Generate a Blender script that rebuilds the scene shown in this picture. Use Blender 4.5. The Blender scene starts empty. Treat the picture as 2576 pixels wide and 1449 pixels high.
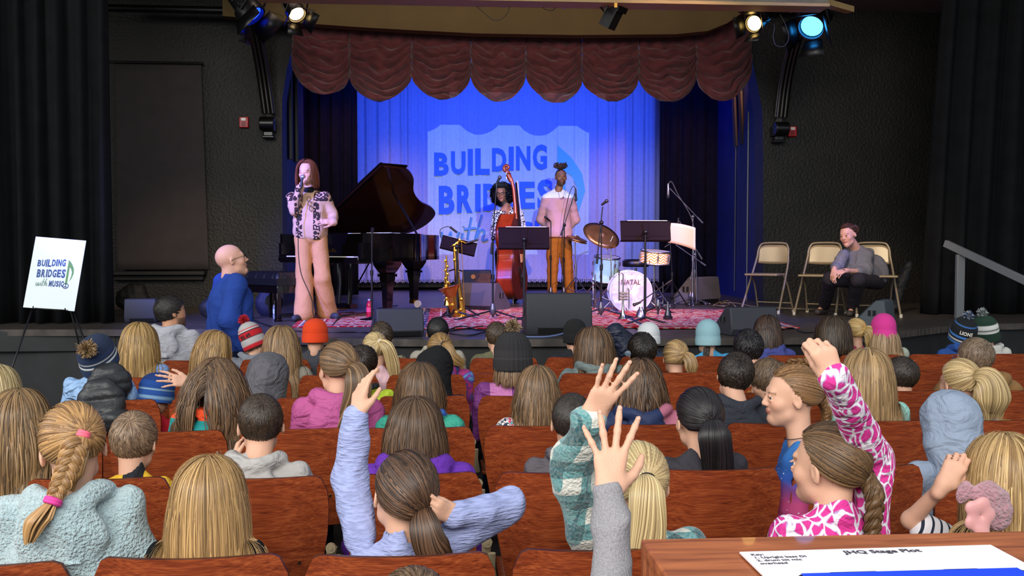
import bpy, bmesh, math, random
import numpy as np
from mathutils import Vector, Matrix
PI = math.pi
R = math.radians
C = bpy.context.scene.collection
SC = bpy.context.scene
# ------------------------------------------------------------------ camera, world, lights, exposure
FPX, CAMZ, YAW, PITCH = 2400.0, 1.62, 4.03, 2.49
cd = bpy.data.cameras.new('camera'); cam = bpy.data.objects.new('camera', cd); C.objects.link(cam)
cam.location = (0, 0, CAMZ); cam.rotation_euler = (R(90 - PITCH), 0, R(-YAW))
cd.sensor_width = 36; cd.lens = FPX / 2576 * 36; cd.clip_start = .05; cd.clip_end = 100
SC.camera = cam
SC.view_settings.view_transform = 'Standard'; SC.view_settings.look = 'None'
SC.view_settings.exposure = 0.32; SC.view_settings.gamma = 1; SC.view_settings.use_curve_mapping = False
w = bpy.data.worlds.new('world'); SC.world = w; w.use_nodes = True
w.node_tree.nodes['Background'].inputs[0].default_value = (.80, .90, 1, 1)
w.node_tree.nodes['Background'].inputs[1].default_value = .50
SC.cycles.max_bounces = 5; SC.cycles.diffuse_bounces = 2; SC.cycles.glossy_bounces = 2
SC.cycles.transmission_bounces = 4; SC.cycles.transparent_max_bounces = 6
SC.cycles.use_adaptive_sampling = True; SC.cycles.adaptive_threshold = .02
SC.cycles.caustics_reflective = False; SC.cycles.caustics_refractive = False

def lamp(kind, name, loc, aim, power, col=(1, 1, 1), **k):
    l = bpy.data.lights.new(name, kind); o = bpy.data.objects.new(name, l); C.objects.link(o)
    o.location = loc; o.rotation_euler = (Vector(aim) - Vector(loc)).to_track_quat('-Z', 'Y').to_euler()
    l.energy = power; l.color = col
    for a, b in k.items(): setattr(l, a, b)
    return o
# daylight from the open rear of the pavilion
lamp('AREA', 'daylight_rear', (-1.5, -4.5, 5.2), (0, 5, .6), 760, (1, .97, .92), shape='RECTANGLE', size=9, size_y=4)
lamp('AREA', 'daylight_side', (-9, 2, 4.5), (0, 4.5, .8), 300, (1, .96, .9), shape='RECTANGLE', size=7, size_y=3)
# stage lighting
WARM = (1, .62, .42)
def spot(name, loc, aim, power, col, ang, blend=.5, rad=.06):
    return lamp('SPOT', name, loc, aim, power, col, spot_size=R(ang), spot_blend=blend, shadow_soft_size=rad)
spot('front_spot_left', (-4.5, 3.5, 5.6), (-1.2, 10.0, 1.7), 480, (1, .60, .44), 17, .5)
spot('front_spot_right', (4.2, 3.5, 5.6), (1.3, 12.2, 1.5), 2100, (1, .60, .46), 24, .5)
spot('front_spot_center', (-.5, 3.0, 5.8), (1.7, 11.4, 1.0), 2000, (1, .52, .55), 24, .6)
spot('front_spot_drums', (2.6, 3.0, 5.4), (2.62, 10.9, 1.1), 900, (1, .80, .70), 12, .7)
spot('front_blue_left', (-5.0, 4.5, 5.4), (-.5, 10.6, 1.0), 5500, (.14, .17, 1), 36, .8)
spot('front_blue_right', (6.0, 6.5, 5.2), (1.5, 11.0, .9), 1700, (.15, .17, 1), 40, .8)
spot('warm_wall_left', (-1.0, 6.0, 4.6), (-3.05, 12.2, 1.2), 620, (1, .72, .42), 22, 1)
spot('warm_wall_right', (2.0, 5.0, 5.0), (4.9, 11.0, 1.2), 620, (1, .70, .45), 22, .8)
for x in (-.9, 1.1, 3.2):
    spot('blue_wash', (x, 13.2, 5.3), (x * .8 + .3, 16.4, 2.6), 620, (.02, .08, 1), 95, 1, .15)
spot('warm_wash', (-1.6, 13.2, 4.4), (-1.5, 16.4, 1.4), 150, (1, .42, .25), 60, 1, .1)
spot('warm_wash', (4.2, 13.2, 4.4), (3.6, 16.4, 1.8), 190, (1, .42, .25), 60, 1, .1)

lamp('AREA', 'valance_fill', (.6, 10.2, 4.55), (.6, 12.2, 3.2), 20, (1, .75, .6), shape='RECTANGLE', size=5, size_y=.3)  # added fill without a fixture, brightens the valance
# ------------------------------------------------------------------ pixels to points
CR = np.array(cam.rotation_euler.to_matrix())
def ray(px, py):
    return CR @ np.array([(px - 1288) / FPX, -(py - 724.5) / FPX, -1.0])
def at(px, py, Y=None, Z=None):
    d = ray(px, py)
    t = Y / d[1] if Y is not None else (Z - CAMZ) / d[2]
    return Vector((d[0] * t, d[1] * t, CAMZ + d[2] * t))
ST = .86     # stage height
def on_stage(px, py): return at(px, py, Z=ST)

# ------------------------------------------------------------------ materials
def c(h, a=1):
    h = h.lstrip('#'); v = [int(h[i:i + 2], 16) / 255 for i in (0, 2, 4)]
    return tuple((x / 12.92 if x <= .04045 else ((x + .055) / 1.055) ** 2.4) for x in v) + (a,)
def N(nt, t, ins=None, **pr):
    n = nt.nodes.new('ShaderNode' + t)
    for k, v in pr.items(): setattr(n, k, v)
    for k, v in (ins or {}).items():
        s = n.inputs[k]
        if isinstance(v, bpy.types.NodeSocket): nt.links.new(v, s)
        else: s.default_value = v
    return n
def col4(x): return c(x) if isinstance(x, str) else (tuple(x) + (1,) if len(x) == 3 else x)
MATS = {}
def ramp(nt, fac, stops, interp='LINEAR'):
    r = N(nt, 'ValToRGB', {0: fac}); e = r.color_ramp; e.interpolation = interp
    while len(e.elements) < len(stops): e.elements.new(.5)
    for el, (p, cc) in zip(e.elements, stops): el.position = p; el.color = col4(cc)
    return r.outputs[0]
def coords(nt, sc=(1, 1, 1), rot=(0, 0, 0), kind='Object'):
    t = N(nt, 'TexCoord'); return N(nt, 'Mapping', {0: t.outputs[kind], 'Scale': sc, 'Rotation': rot}).outputs[0]
def mat(name, colr=None, rough=.6, metal=0, var=0, vsc=6, bump=0, bsc=40, bst=(1, 1, 1), fn=None, emit=None, es=1, spec=.5, coat=0, sheen=0, alpha=1, trans=0, sss=0):
    """plain principled material; var = colour variation by noise, bump = noise bump; fn(nt, bsdf) customises"""
    if name in MATS: return MATS[name]
    m = bpy.data.materials.new(name); MATS[name] = m; m.use_nodes = True
    nt = m.node_tree; b = nt.nodes['Principled BSDF']
    I = b.inputs
    I['Roughness'].default_value = rough; I['Metallic'].default_value = metal
    I['Specular IOR Level'].default_value = spec; I['Coat Weight'].default_value = coat
    I['Sheen Weight'].default_value = sheen; I['Alpha'].default_value = alpha
    I['Transmission Weight'].default_value = trans
    if colr is not None:
        cc = col4(colr); I['Base Color'].default_value = cc; m.diffuse_color = cc
        if var:
            n = N(nt, 'TexNoise', {'Vector': coords(nt, bst), 'Scale': vsc, 'Detail': 4.0})
            lo = tuple(x * (1 - var) for x in cc[:3]); hi = tuple(min(1, x * (1 + var)) for x in cc[:3])
            nt.links.new(ramp(nt, n.outputs[0], [(.3, lo), (.7, hi)]), I['Base Color'])
    if bump:
        n = N(nt, 'TexNoise', {'Vector': coords(nt, bst), 'Scale': bsc, 'Detail': 3.0})
        bp = N(nt, 'Bump', {'Height': n.outputs[0], 'Strength': min(1, bump), 'Distance': .01 * max(1, bump)})
        nt.links.new(bp.outputs[0], I['Normal'])
    if emit: I['Emission Color'].default_value = col4(emit); I['Emission Strength'].default_value = es
    if fn: fn(nt, b)
    return m
def attr_fn(nt, b):
    a = N(nt, 'Attribute', attribute_name='Col'); nt.links.new(a.outputs[0], b.inputs['Base Color'])

# ------------------------------------------------------------------ objects
ORG = {}
def tag(o, label=None, cat=None, group=None, kind=None):
    if label: o['label'] = label
    if cat: o['category'] = cat
    if group: o['group'] = group
    if kind: o['kind'] = kind
    return o
def thing(name, label, cat, loc=(0, 0, 0), group=None, rz=0):
    o = bpy.data.objects.new(name, None); C.objects.link(o); o.empty_display_size = .1
    o.location = loc; o.rotation_euler = (0, 0, rz); ORG[o] = Vector(loc) if not rz else Vector(loc)
    return tag(o, label, cat, group)
def org(o):
    return ORG.get(o, Vector((0, 0, 0)))
def finish(name, me, m, parent=None, loc=None, label=None, cat=None, group=None, kind=None, smooth=40):
    """link a mesh given in world coordinates under its parent or at its own origin"""
    o = bpy.data.objects.new(name, me); C.objects.link(o)
    if parent is not None:
        o.parent = parent; g = org(parent); ORG[o] = g
    else:
        g = Vector(loc) if loc is not None else Vector((0, 0, 0)); o.location = g; ORG[o] = g
    if g.length > 0: me.transform(Matrix.Translation(-g))
    if m is not None:
        for x in (m if isinstance(m, (list, tuple)) else [m]): me.materials.append(x)
    if smooth:
        me.shade_smooth()
        if smooth < 180: me.set_sharp_from_angle(angle=R(smooth))
    return tag(o, label, cat, group, kind)
def M4(loc=(0, 0, 0), rot=(0, 0, 0), sc=None):
    m = Matrix.Translation(loc) @ Matrix.Rotation(rot[2], 4, 'Z') @ Matrix.Rotation(rot[1], 4, 'Y') @ Matrix.Rotation(rot[0], 4, 'X')
    if sc: m = m @ Matrix.Diagonal((*sc, 1))
    return m
def frame_to(a, b, up=(0, 0, 1)):
    """matrix at a, +Z towards b"""
    a = Vector(a); z = (Vector(b) - a).normalized(); u = Vector(up)
    if abs(z.dot(u)) > .98: u = Vector((0, 1, 0))
    x = u.cross(z).normalized(); y = z.cross(x)
    m = Matrix((x, y, z)).transposed().to_4x4(); m.translation = a; return m
def spline(pts, n=8):
    P = np.array([tuple(p) for p in pts], float)
    if len(P) < 3: return [Vector(p) for p in P]
    Q = np.vstack([2 * P[0] - P[1], P, 2 * P[-1] - P[-2]]); out = []
    for i in range(1, len(Q) - 2):
        for k in range(n):
            t = k / n; a, b, cc, d = Q[i - 1], Q[i], Q[i + 1], Q[i + 2]
            out.append(.5 * (2 * b + (cc - a) * t + (2 * a - 5 * b + 4 * cc - d) * t * t + (3 * b - a - 3 * cc + d) * t ** 3))
    out.append(P[-1]); return [Vector(p) for p in out]
class MB:
    def __init__(s, M=None): s.v = []; s.f = []; s.mi = []; s.col = []; s.M = M; s.cm = 0; s.cc = None
    def add(s, vs, fs, M=None):
        o = len(s.v)
        T = s.M if M is None else (M if s.M is None else s.M @ M)
        for p in vs:
            s.v.append(tuple(T @ Vector(p)) if T is not None else tuple(p))
            if s.cc is not None: s.col.append(s.cc)
        for f in fs: s.f.append(tuple(i + o for i in f)); s.mi.append(s.cm)
        return s
    def box(s, ct, sz, rot=(0, 0, 0), M=None):
        x, y, z = sz[0] / 2, sz[1] / 2, sz[2] / 2
        vs = [(i, j, k) for i in (-x, x) for j in (-y, y) for k in (-z, z)]
        T = M4(ct, rot); T = T if M is None else M @ T
        return s.add(vs, [(0, 1, 3, 2), (4, 6, 7, 5), (0, 4, 5, 1), (2, 3, 7, 6), (0, 2, 6, 4), (1, 5, 7, 3)], T)
    def tube(s, pts, r, n=8, M=None, cap=True, closed=False, flat=1.0, up=None):
        P = [Vector(p) for p in pts]; L = len(P)
        rr = r if isinstance(r, (list, tuple)) else [r] * L
        if len(rr) != L: rr = list(np.interp(np.linspace(0, 1, L), np.linspace(0, 1, len(rr)), rr))
        vs = []; x = None
        for i in range(L):
            t = (P[(i + 1) % L] - P[i - 1]) if closed else (P[min(i + 1, L - 1)] - P[max(i - 1, 0)])
            if t.length < 1e-9: t = Vector((0, 0, 1))
            t.normalize()
            if x is None:
                u = Vector(up) if up else (Vector((0, 0, 1)) if abs(t.z) < .9 else Vector((0, 1, 0)))
                x = u.cross(t).normalized()
            else:
                x = (x - t * x.dot(t)); x = x.normalized() if x.length > 1e-6 else t.orthogonal().normalized()
            y = t.cross(x)
            for k in range(n):
                a = 2 * PI * k / n; vs.append(P[i] + x * (math.cos(a) * rr[i]) + y * (math.sin(a) * rr[i] * flat))
        fs = []
        for i in range(L if closed else L - 1):
            for k in range(n):
                j = (i + 1) % L
                fs.append((i * n + k, i * n + (k + 1) % n, j * n + (k + 1) % n, j * n + k))
        if cap and not closed: fs.append(tuple(range(n))[::-1]); fs.append(tuple((L - 1) * n + k for k in range(n)))
        return s.add(vs, fs, M)
    def cyl(s, a, b, r, n=16, r2=None, M=None): return s.tube([a, b], [r, r if r2 is None else r2], n, M)
    def lathe(s, prof, M=None, n=24, fn=None):
        vs = []; fs = []
        for i, (r, z) in enumerate(prof):
            for k in range(n):
                a = 2 * PI * k / n; q = r if fn is None else fn(r, z, a)
                vs.append((q * math.cos(a), q * math.sin(a), z))
        for i in range(len(prof) - 1):
            for k in range(n):
                fs.append((i * n + k, i * n + (k + 1) % n, (i + 1) * n + (k + 1) % n, (i + 1) * n + k))
        if prof[0][0] > 1e-5: fs.append(tuple(range(n))[::-1])
        if prof[-1][0] > 1e-5: fs.append(tuple((len(prof) - 1) * n + k for k in range(n)))
        return s.add(vs, fs, M)
    def prism(s, poly, z0, z1, M=None):
        n = len(poly); vs = [(x, y, z0) for x, y in poly] + [(x, y, z1) for x, y in poly]
        fs = [tuple(range(n))[::-1], tuple(range(n, 2 * n))] + [(i, (i + 1) % n, n + (i + 1) % n, n + i) for i in range(n)]
        return s.add(vs, fs, M)
    def grid(s, fn, nu, nv, M=None, closeu=False, thick=0):
        vs = [fn(i / (nu - (0 if closeu else 1)), j / (nv - 1)) for j in range(nv) for i in range(nu)]
        fs = []
        for j in range(nv - 1):
            for i in range(nu if closeu else nu - 1):
                fs.append((j * nu + i, j * nu + (i + 1) % nu, (j + 1) * nu + (i + 1) % nu, (j + 1) * nu + i))
        return s.add(vs, fs, M)
    def sphere(s, ct, r, n=16, M=None, sc=(1, 1, 1)):
        m = n // 2
        return s.add([(ct[0] + r * sc[0] * math.sin(PI * j / m) * math.cos(2 * PI * i / n), ct[1] + r * sc[1] * math.sin(PI * j / m) * math.sin(2 * PI * i / n), ct[2] + r * sc[2] * math.cos(PI * j / m)) for j in range(m + 1) for i in range(n)],
                     [(j * n + i, (j + 1) * n + i, (j + 1) * n + (i + 1) % n, j * n + (i + 1) % n) for j in range(m) for i in range(n)], M)
    def text(s, txt, size, M, depth=.001, bold=.0, shear=0, align='CENTER', fn=None, space=1.0, sx=1.0):
        cu = bpy.data.curves.new('t', 'FONT'); cu.body = txt; cu.size = size; cu.extrude = depth; cu.offset = bold
        cu.shear = shear; cu.align_x = align; cu.align_y = 'CENTER'; cu.resolution_u = 3; cu.space_character = space
        o = bpy.data.objects.new('t', cu); me = bpy.data.meshes.new_from_object(o)
        vs = [tuple(v.co) for v in me.vertices]; fs = [tuple(p.vertices) for p in me.polygons]
        vs = [(x * sx, y, z) for x, y, z in vs]
        if fn: vs = [fn(*v) for v in vs]
        s.add(vs, fs, M)
        bpy.data.objects.remove(o); bpy.data.curves.remove(cu); bpy.data.meshes.remove(me); return s
    def build(s, name, m, parent=None, bevel=0, smooth=40, solid=0, subsurf=0, **k):
        me = bpy.data.meshes.new(name); me.from_pydata(s.v, [], s.f)
        if s.mi and max(s.mi) > 0: me.polygons.foreach_set('material_index', s.mi)
        if s.col:
            a = me.color_attributes.new('Col', 'FLOAT_COLOR', 'POINT'); a.data.foreach_set('color', np.array(s.col, np.float32).ravel())
        me.update()
        o = finish(name, me, m, parent, smooth=smooth, **k)
        if solid: d = o.modifiers.new('s', 'SOLIDIFY'); d.thickness = solid; d.offset = 0
        if bevel:
            d = o.modifiers.new('b', 'BEVEL'); d.width = bevel; d.segments = 2; d.limit_method = 'ANGLE'; d.angle_limit = R(50)
        if subsurf: d = o.modifiers.new('u', 'SUBSURF'); d.levels = subsurf; d.render_levels = subsurf
        return o
def copy_tree(o, parent=None):
    k = o.copy(); C.objects.link(k); k.parent = parent
    for ch in list(o.children): copy_tree(ch, k)
    return k

# ------------------------------------------------------------------ smooth solids (signed distance -> surface nets)
class Solid:
    def __init__(s, k=.02): s.p = []; s.k = k; s.disp = None; s.dmax = 0
    def cap(s, a, b, ra, rb=None, k=None, sub=False):
        a = np.array(tuple(a), float); b = np.array(tuple(b), float); rb = ra if rb is None else rb
        s.p.append((0, a, b, ra, rb, s.k if k is None else k, sub, (a + b) / 2, np.linalg.norm(a - b) / 2 + max(ra, rb))); return s
    def ell(s, ct, r, M=None, k=None, sub=False):
        ct = np.array(tuple(ct), float); r = np.array(r, float)
        Q = np.eye(3) if M is None else np.array(M.to_3x3())
        s.p.append((1, ct, r, Q, None, s.k if k is None else k, sub, ct, r.max())); return s
    def cut(s, z0, k=.01):
        s.p.append((2, z0, None, None, None, k, True, np.zeros(3), 1e3)); return s
    def chain(s, pts, rs, k=None):
        for i in range(len(pts) - 1): s.cap(pts[i], pts[i + 1], rs[i], rs[i + 1], k)
        return s
    def one(s, q, P):
        if q[0] == 0:
            a, b, ra, rb = q[1:5]; ba = b - a; L = ba @ ba + 1e-12
            h = np.clip(((P - a) @ ba) / L, 0, 1)
            return np.sqrt((((P - a) - h[..., None] * ba) ** 2).sum(-1)) - (ra + (rb - ra) * h)
        if q[0] == 2: return P[..., 2] - q[1]
        ct, r, Q = q[1:4]; X = (P - ct) @ Q
        k0 = np.sqrt(((X / r) ** 2).sum(-1)) + 1e-9; k1 = np.sqrt(((X / r ** 2) ** 2).sum(-1)) + 1e-9
        return k0 * (k0 - 1) / k1
    def comb(s, d, e, q):
        k = q[5] + 1e-6
        if q[6]:
            h = np.clip(.5 - .5 * (d + e) / k, 0, 1); return d * (1 - h) - e * h + k * h * (1 - h)
        h = np.clip(.5 + .5 * (e - d) / k, 0, 1); return e * (1 - h) + d * h - k * h * (1 - h)
    def coarse(s, P):
        d = np.full(P.shape[0], 9.0)
        for q in s.p: d = s.comb(d, s.one(q, P), q)
        return d
    def mesh(s, h, B=6):
        lo = np.min([q[7] - q[8] for q in s.p if not q[6]], 0) - 3 * h - s.dmax; hi = np.max([q[7] + q[8] for q in s.p if not q[6]], 0) + 3 * h + s.dmax
        S = B * h; nb = np.ceil((hi - lo) / S).astype(int)
        I = np.stack(np.meshgrid(*[np.arange(x) for x in nb], indexing='ij'), -1).reshape(-1, 3)
        ct = lo + (I + .5) * S
        keep = np.abs(s.coarse(ct)) < S * 1.0 + s.dmax; I = I[keep]; ct = ct[keep]
        g = np.arange(B + 1); O = np.stack(np.meshgrid(g, g, g, indexing='ij'), -1).reshape(-1, 3)
        P = lo + (I[:, None, :] * B + O[None]) * h
        d = np.full(P.shape[:2], 9.0)
        for q in s.p:
            mk = np.sqrt(((ct - q[7]) ** 2).sum(1)) < q[8] + S + q[5] + 2 * h
            if mk.any(): d[mk] = s.comb(d[mk], s.one(q, P[mk]), q)
        if s.disp is not None: d = d + s.disp(P.reshape(-1, 3)).reshape(d.shape)
        D = d.reshape(-1, B + 1, B + 1, B + 1); G = D < 0
        cs = np.array([(x, y, z) for x in (0, 1) for y in (0, 1) for z in (0, 1)])
        n = sum(G[:, x:x + B, y:y + B, z:z + B].astype(np.int8) for x, y, z in cs)
        a = np.argwhere((n > 0) & (n < 8))
        if not len(a): return np.zeros((0, 3)), np.zeros((0, 4), int)
        vals = np.stack([D[a[:, 0], a[:, 1] + x, a[:, 2] + y, a[:, 3] + z] for x, y, z in cs], 1)
        cell = I[a[:, 0]] * B + a[:, 1:]
        acc = np.zeros((len(a), 3)); cnt = np.zeros(len(a))
        for i in range(8):
            for j in range(i + 1, 8):
                if np.abs(cs[i] - cs[j]).sum() != 1: continue
                x, y = vals[:, i], vals[:, j]; mk = (x < 0) != (y < 0)
                t = np.where(mk, x / (x - y + 1e-20), 0)
                acc += mk[:, None] * (cs[i] + t[:, None] * (cs[j] - cs[i])); cnt += mk
        V = lo + (cell + acc / cnt[:, None]) * h
        dim = nb * B + 2; key = ((cell[:, 0] + 1) * (dim[1] + 2) + cell[:, 1] + 1) * (dim[2] + 2) + cell[:, 2] + 1
        srt = np.argsort(key); ks = key[srt]; st = np.array([(dim[1] + 2) * (dim[2] + 2), dim[2] + 2, 1])
        F = []
        for ax, ci in ((0, 4), (1, 2), (2, 1)):
            b_, c_ = (ax + 1) % 3, (ax + 2) % 3
            s0 = vals[:, 0] < 0; s1 = vals[:, ci] < 0; m = np.where(s0 != s1)[0]
            ks4 = np.stack([key[m], key[m] - st[b_], key[m] - st[b_] - st[c_], key[m] - st[c_]], 1)
            ix = np.searchsorted(ks, ks4).clip(0, len(ks) - 1); ok = (ks[ix] == ks4).all(1)
            q = srt[ix][ok]; fl = s0[m][ok]
            q[~fl] = q[~fl][:, ::-1]; F.append(q)
        return V, np.vstack(F)
    def build(s, name, m, parent=None, h=.01, colfn=None, **k):
        V, F = s.mesh(h)
        return np_mesh(name, V, F, m, parent, colfn(V) if colfn else None, **k)
def np_mesh(name, V, F, m, parent=None, col=None, smooth=180, **k):
    me = bpy.data.meshes.new(name); F = np.asarray(F, np.int32); nf, nv = F.shape if len(F) else (0, 4)
    me.vertices.add(len(V)); me.vertices.foreach_set('co', np.asarray(V, np.float32).ravel())
    me.loops.add(nf * nv); me.loops.foreach_set('vertex_index', F.ravel())
    me.polygons.add(nf); me.polygons.foreach_set('loop_start', np.arange(0, nf * nv, nv, dtype=np.int32))
    me.update(calc_edges=True)
    if col is not None:
        cc = np.ones((len(V), 4), np.float32); cc[:, :3] = col[:, :3]
        a = me.color_attributes.new('Col', 'FLOAT_COLOR', 'POINT'); a.data.foreach_set('color', cc.ravel())
    return finish(name, me, m, parent, smooth=smooth, **k)
def folds(seed, amp, freq=18, n=4):
    rg = np.random.RandomState(seed); D = rg.normal(size=(n, 3)); D[:, 2] *= 1.6
    D /= np.linalg.norm(D, axis=1)[:, None]; ph = rg.uniform(0, 6, n); fr = freq * rg.uniform(.6, 1.7, n)
    W = rg.normal(size=(n, 3)) * 9
    def f(P):
        o = 0
        for i in range(n): o = o + (np.abs(np.sin(P @ D[i] * fr[i] + ph[i] + 1.3 * np.sin(P @ W[i]))) - .5)
        return o * amp / n * 1.6
    return f

# ------------------------------------------------------------------ people
SKIN = mat('skin', rough=.5, spec=.35, bump=.12, bsc=260, fn=attr_fn)
HAIR = mat('hair', rough=.42, spec=.45, fn=attr_fn)
KNIT = mat('knit_wool', rough=.95, bump=.5, bsc=160, bst=(3, 3, 1), fn=attr_fn)
def rot(yaw=0, pitch=0, roll=0):
    """yaw>0 turns to the right seen from behind, pitch>0 looks down, roll>0 tips to the right"""
    return Matrix.Rotation(R(-yaw), 4, 'Z') @ Matrix.Rotation(R(-pitch), 4, 'X') @ Matrix.Rotation(R(roll), 4, 'Y')
def head_solid(S, M, s, nose=1., jaw=1., fine=True, zl=1.):
    q = lambda p: M @ (Vector((p[0], p[1], p[2] * (zl if p[2] < 0 else 1))) * s)
    def e(p, r, **k): S.ell(q(p), [x * s for x in r], M, **k)
    def cp(a, b, ra, rb=None, **k): S.cap(q(a), q(b), ra * s, (ra if rb is None else rb) * s, **k)
    e((0, -.014, .03), (.073, .093, .084), k=.02 * s)
    e((0, .028, -.035), (.056 * jaw, .059, .078), k=.03 * s)
    cp((-.036 * jaw, .02, -.07), (0, .062, -.098), .022, .017, k=.02 * s); cp((.036 * jaw, .02, -.07), (0, .062, -.098), .022, .017, k=.02 * s)
    if fine:
        cp((-.03, .073, .027), (.03, .073, .027), .011, k=.015 * s)
        for x in (-1, 1):
            e((x * .030, .096, .006), (.017, .013, .011), k=.012 * s, sub=True)
            e((x * .036, .054, -.024), (.024, .024, .022), k=.02 * s)
        for x in (-1, 1):
            cp((x * .030 - .011, .0855, .0115), (x * .030 + .011, .0855, .0115), .0042, k=.006 * s); cp((x * .030 - .010, .084, -.0045), (x * .030 + .010, .084, -.0045), .0040, k=.006 * s)
        cp((0, .084, .012), (0, .095 + .010 * nose, -.021), .0065, .0098, k=.012 * s)
        for x in (-1, 1): e((x * .010, .092, -.026), (.007, .008, .006), k=.006 * s)
        e((0, .085, -.050), (.021, .009, .005), k=.005 * s); e((0, .084, -.060), (.018, .009, .006), k=.005 * s)
        e((0, .1, -.0555), (.022, .006, .0014), k=.003 * s, sub=True)
        e((0, .075, -.09), (.018, .014, .013), k=.015 * s)
    for x in (-1, 1):
        ME = M @ Matrix.Translation(Vector((x * .076, -.006, -.004)) * s) @ Matrix.Rotation(x * R(22), 4, 'Z') @ Matrix.Rotation(R(-12), 4, 'X')
        S.ell(ME.translation, [.007 * s, .017 * s, .030 * s], ME, k=.006 * s)
        S.ell(ME @ (Vector((x * .008, .002, .004)) * s), [.006 * s, .010 * s, .018 * s], ME, k=.004 * s, sub=True)
def face_col(M, s, skin, lip, brow=None, stub=None, zl=1.):
    """colours of skin, lips, brows (and beard) by place on the head"""
    sk, lp = np.array(col4(skin)[:3]), np.array(col4(lip)[:3])
    Mi = np.array(M.inverted()); br = None if brow is None else np.array(col4(brow)[:3]); sb = None if stub is None else np.array(col4(stub)[:3])
    def f(V):
        L = (V @ Mi[:3, :3].T + Mi[:3, 3]) / s; L[:, 2] = np.where(L[:, 2] < 0, L[:, 2] / zl, L[:, 2])
        o = np.tile(sk, (len(V), 1)); rg = np.abs(np.sin(V[:, 0] * 31) * np.sin(V[:, 1] * 27 + 1) * np.sin(V[:, 2] * 29))
        o = o * (1 + .10 * (rg[:, None] - .3))
        fr = L[:, 1] > .05
        ck = np.exp(-(((np.abs(L[:, 0]) - .04) / .022) ** 2 + ((L[:, 2] + .025) / .02) ** 2)) * fr
        o = o + ck[:, None] * (np.array([.05, -.05, -.04]) * sk.mean() * 1.2)
        if sb is not None:
            m = np.clip((-.035 - L[:, 2]) / .012, 0, 1) * np.clip((L[:, 1] - .0) / .02, 0, 1) * (L[:, 2] > -.125)
            m = np.maximum(m, (np.abs(L[:, 0]) < .028) * (np.abs(L[:, 2] + .040) < .006) * (L[:, 1] > .08)) * .75
            o = o * (1 - m[:, None]) + sb * m[:, None]
        m = ((L[:, 0] / .023) ** 2 + ((L[:, 2] + .056) / .011) ** 2 < 1) & (L[:, 1] > .078)
        o[m] = lp
        if br is not None:
            t = np.abs(L[:, 0]) - .03
            m = (np.abs(t) < .016) & (np.abs(L[:, 2] - (.0245 - 12 * t * t - .08 * t)) < .0035) & (L[:, 1] > .06)
            o[m] = br * .7 + sk * .3
        return np.clip(o, 0, 1)
    return f
def hand_solid(S, W, side=1, s=1., curl=(20, 22, 24, 28), spread=1., thumb=(35, 20), k=.005):
    """W: matrix at the wrist, +Z to the fingers, -Y back of the hand, thumb on +X*side; curl in degrees per joint"""
    T = lambda p: W @ (Vector((p[0] * side, p[1], p[2])) * s)
    xs = (.028, .010, -.009, -.026); zs = (.086, .090, .085, .076)
    for x, z in zip(xs, zs): S.cap(T((x * .55, 0, .012)), T((x, 0, z - .006)), .0135 * s, .0112 * s, k=.016 * s)
    S.cap(T((0, 0, -.03)), T((0, 0, .01)), .021 * s, .022 * s, k=.02 * s)
    L = ((.041, .025, .021), (.046, .029, .022), (.042, .027, .022), (.033, .020, .019)); tips = []
    rr = (.0088, .0090, .0086, .0076)
    for i in range(4):
        p = Vector((xs[i], 0, zs[i])); a = (13, 3, -6, -16)[i] * spread; b = 0
        for j in range(3):
            b += curl[i] if j else curl[i] * .8
            d = Vector((math.sin(R(a)) * math.cos(R(b)), math.sin(R(b)), math.cos(R(a)) * math.cos(R(b))))
            q = p + d * L[i][j]; r0 = rr[i] * (1 - .09 * j)
            S.cap(T(p), T(q), r0 * s, r0 * .93 * s, k=k * s); S.ell(T(p), [r0 * 1.07 * s] * 3, k=.003 * s); p = q
        tips.append((T(p), d, r0))
    a, b = thumb; p = Vector((.026, .004, .020)); d = Vector((math.sin(R(a)), math.sin(R(b)), math.cos(R(a)))).normalized()
    q = p + d * .040; S.cap(T(p), T(q), .0165 * s, .0115 * s, k=.014 * s)
    d2 = (d + Vector((-.18, .1, .25))).normalized(); q2 = q + d2 * .030; S.cap(T(q), T(q2), .0108 * s, .0095 * s, k=.005 * s)
    d3 = (d2 + Vector((-.12, .08, .2))).normalized(); S.cap(T(q2), T(q2 + d3 * .024), .0098 * s, .008 * s, k=.004 * s)
    return tips
SCC, SCR = np.array([0, -.014, .03]), np.array([.076, .097, .088])
UNDER = [9]
def scalp_dirs(n, rg, low=0.):
    i = np.arange(n * 3); z = 1 - 2 * (i + .5) / len(i); ph = i * 2.399963 + rg.uniform(0, 6)
    u = np.stack([np.sqrt(1 - z * z) * np.cos(ph), np.sqrt(1 - z * z) * np.sin(ph), z], 1) + rg.normal(size=(len(i), 3)) * .02
    u /= np.linalg.norm(u, axis=1)[:, None]
    u = u[u[:, 2] > np.interp(u[:, 1], [-1, -.3, 0, .3, .6, 1], [-.62, -.5, -.28, .2, .6, .75]) + low]
    return u[u[:, 2] < UNDER[0]]
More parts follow.
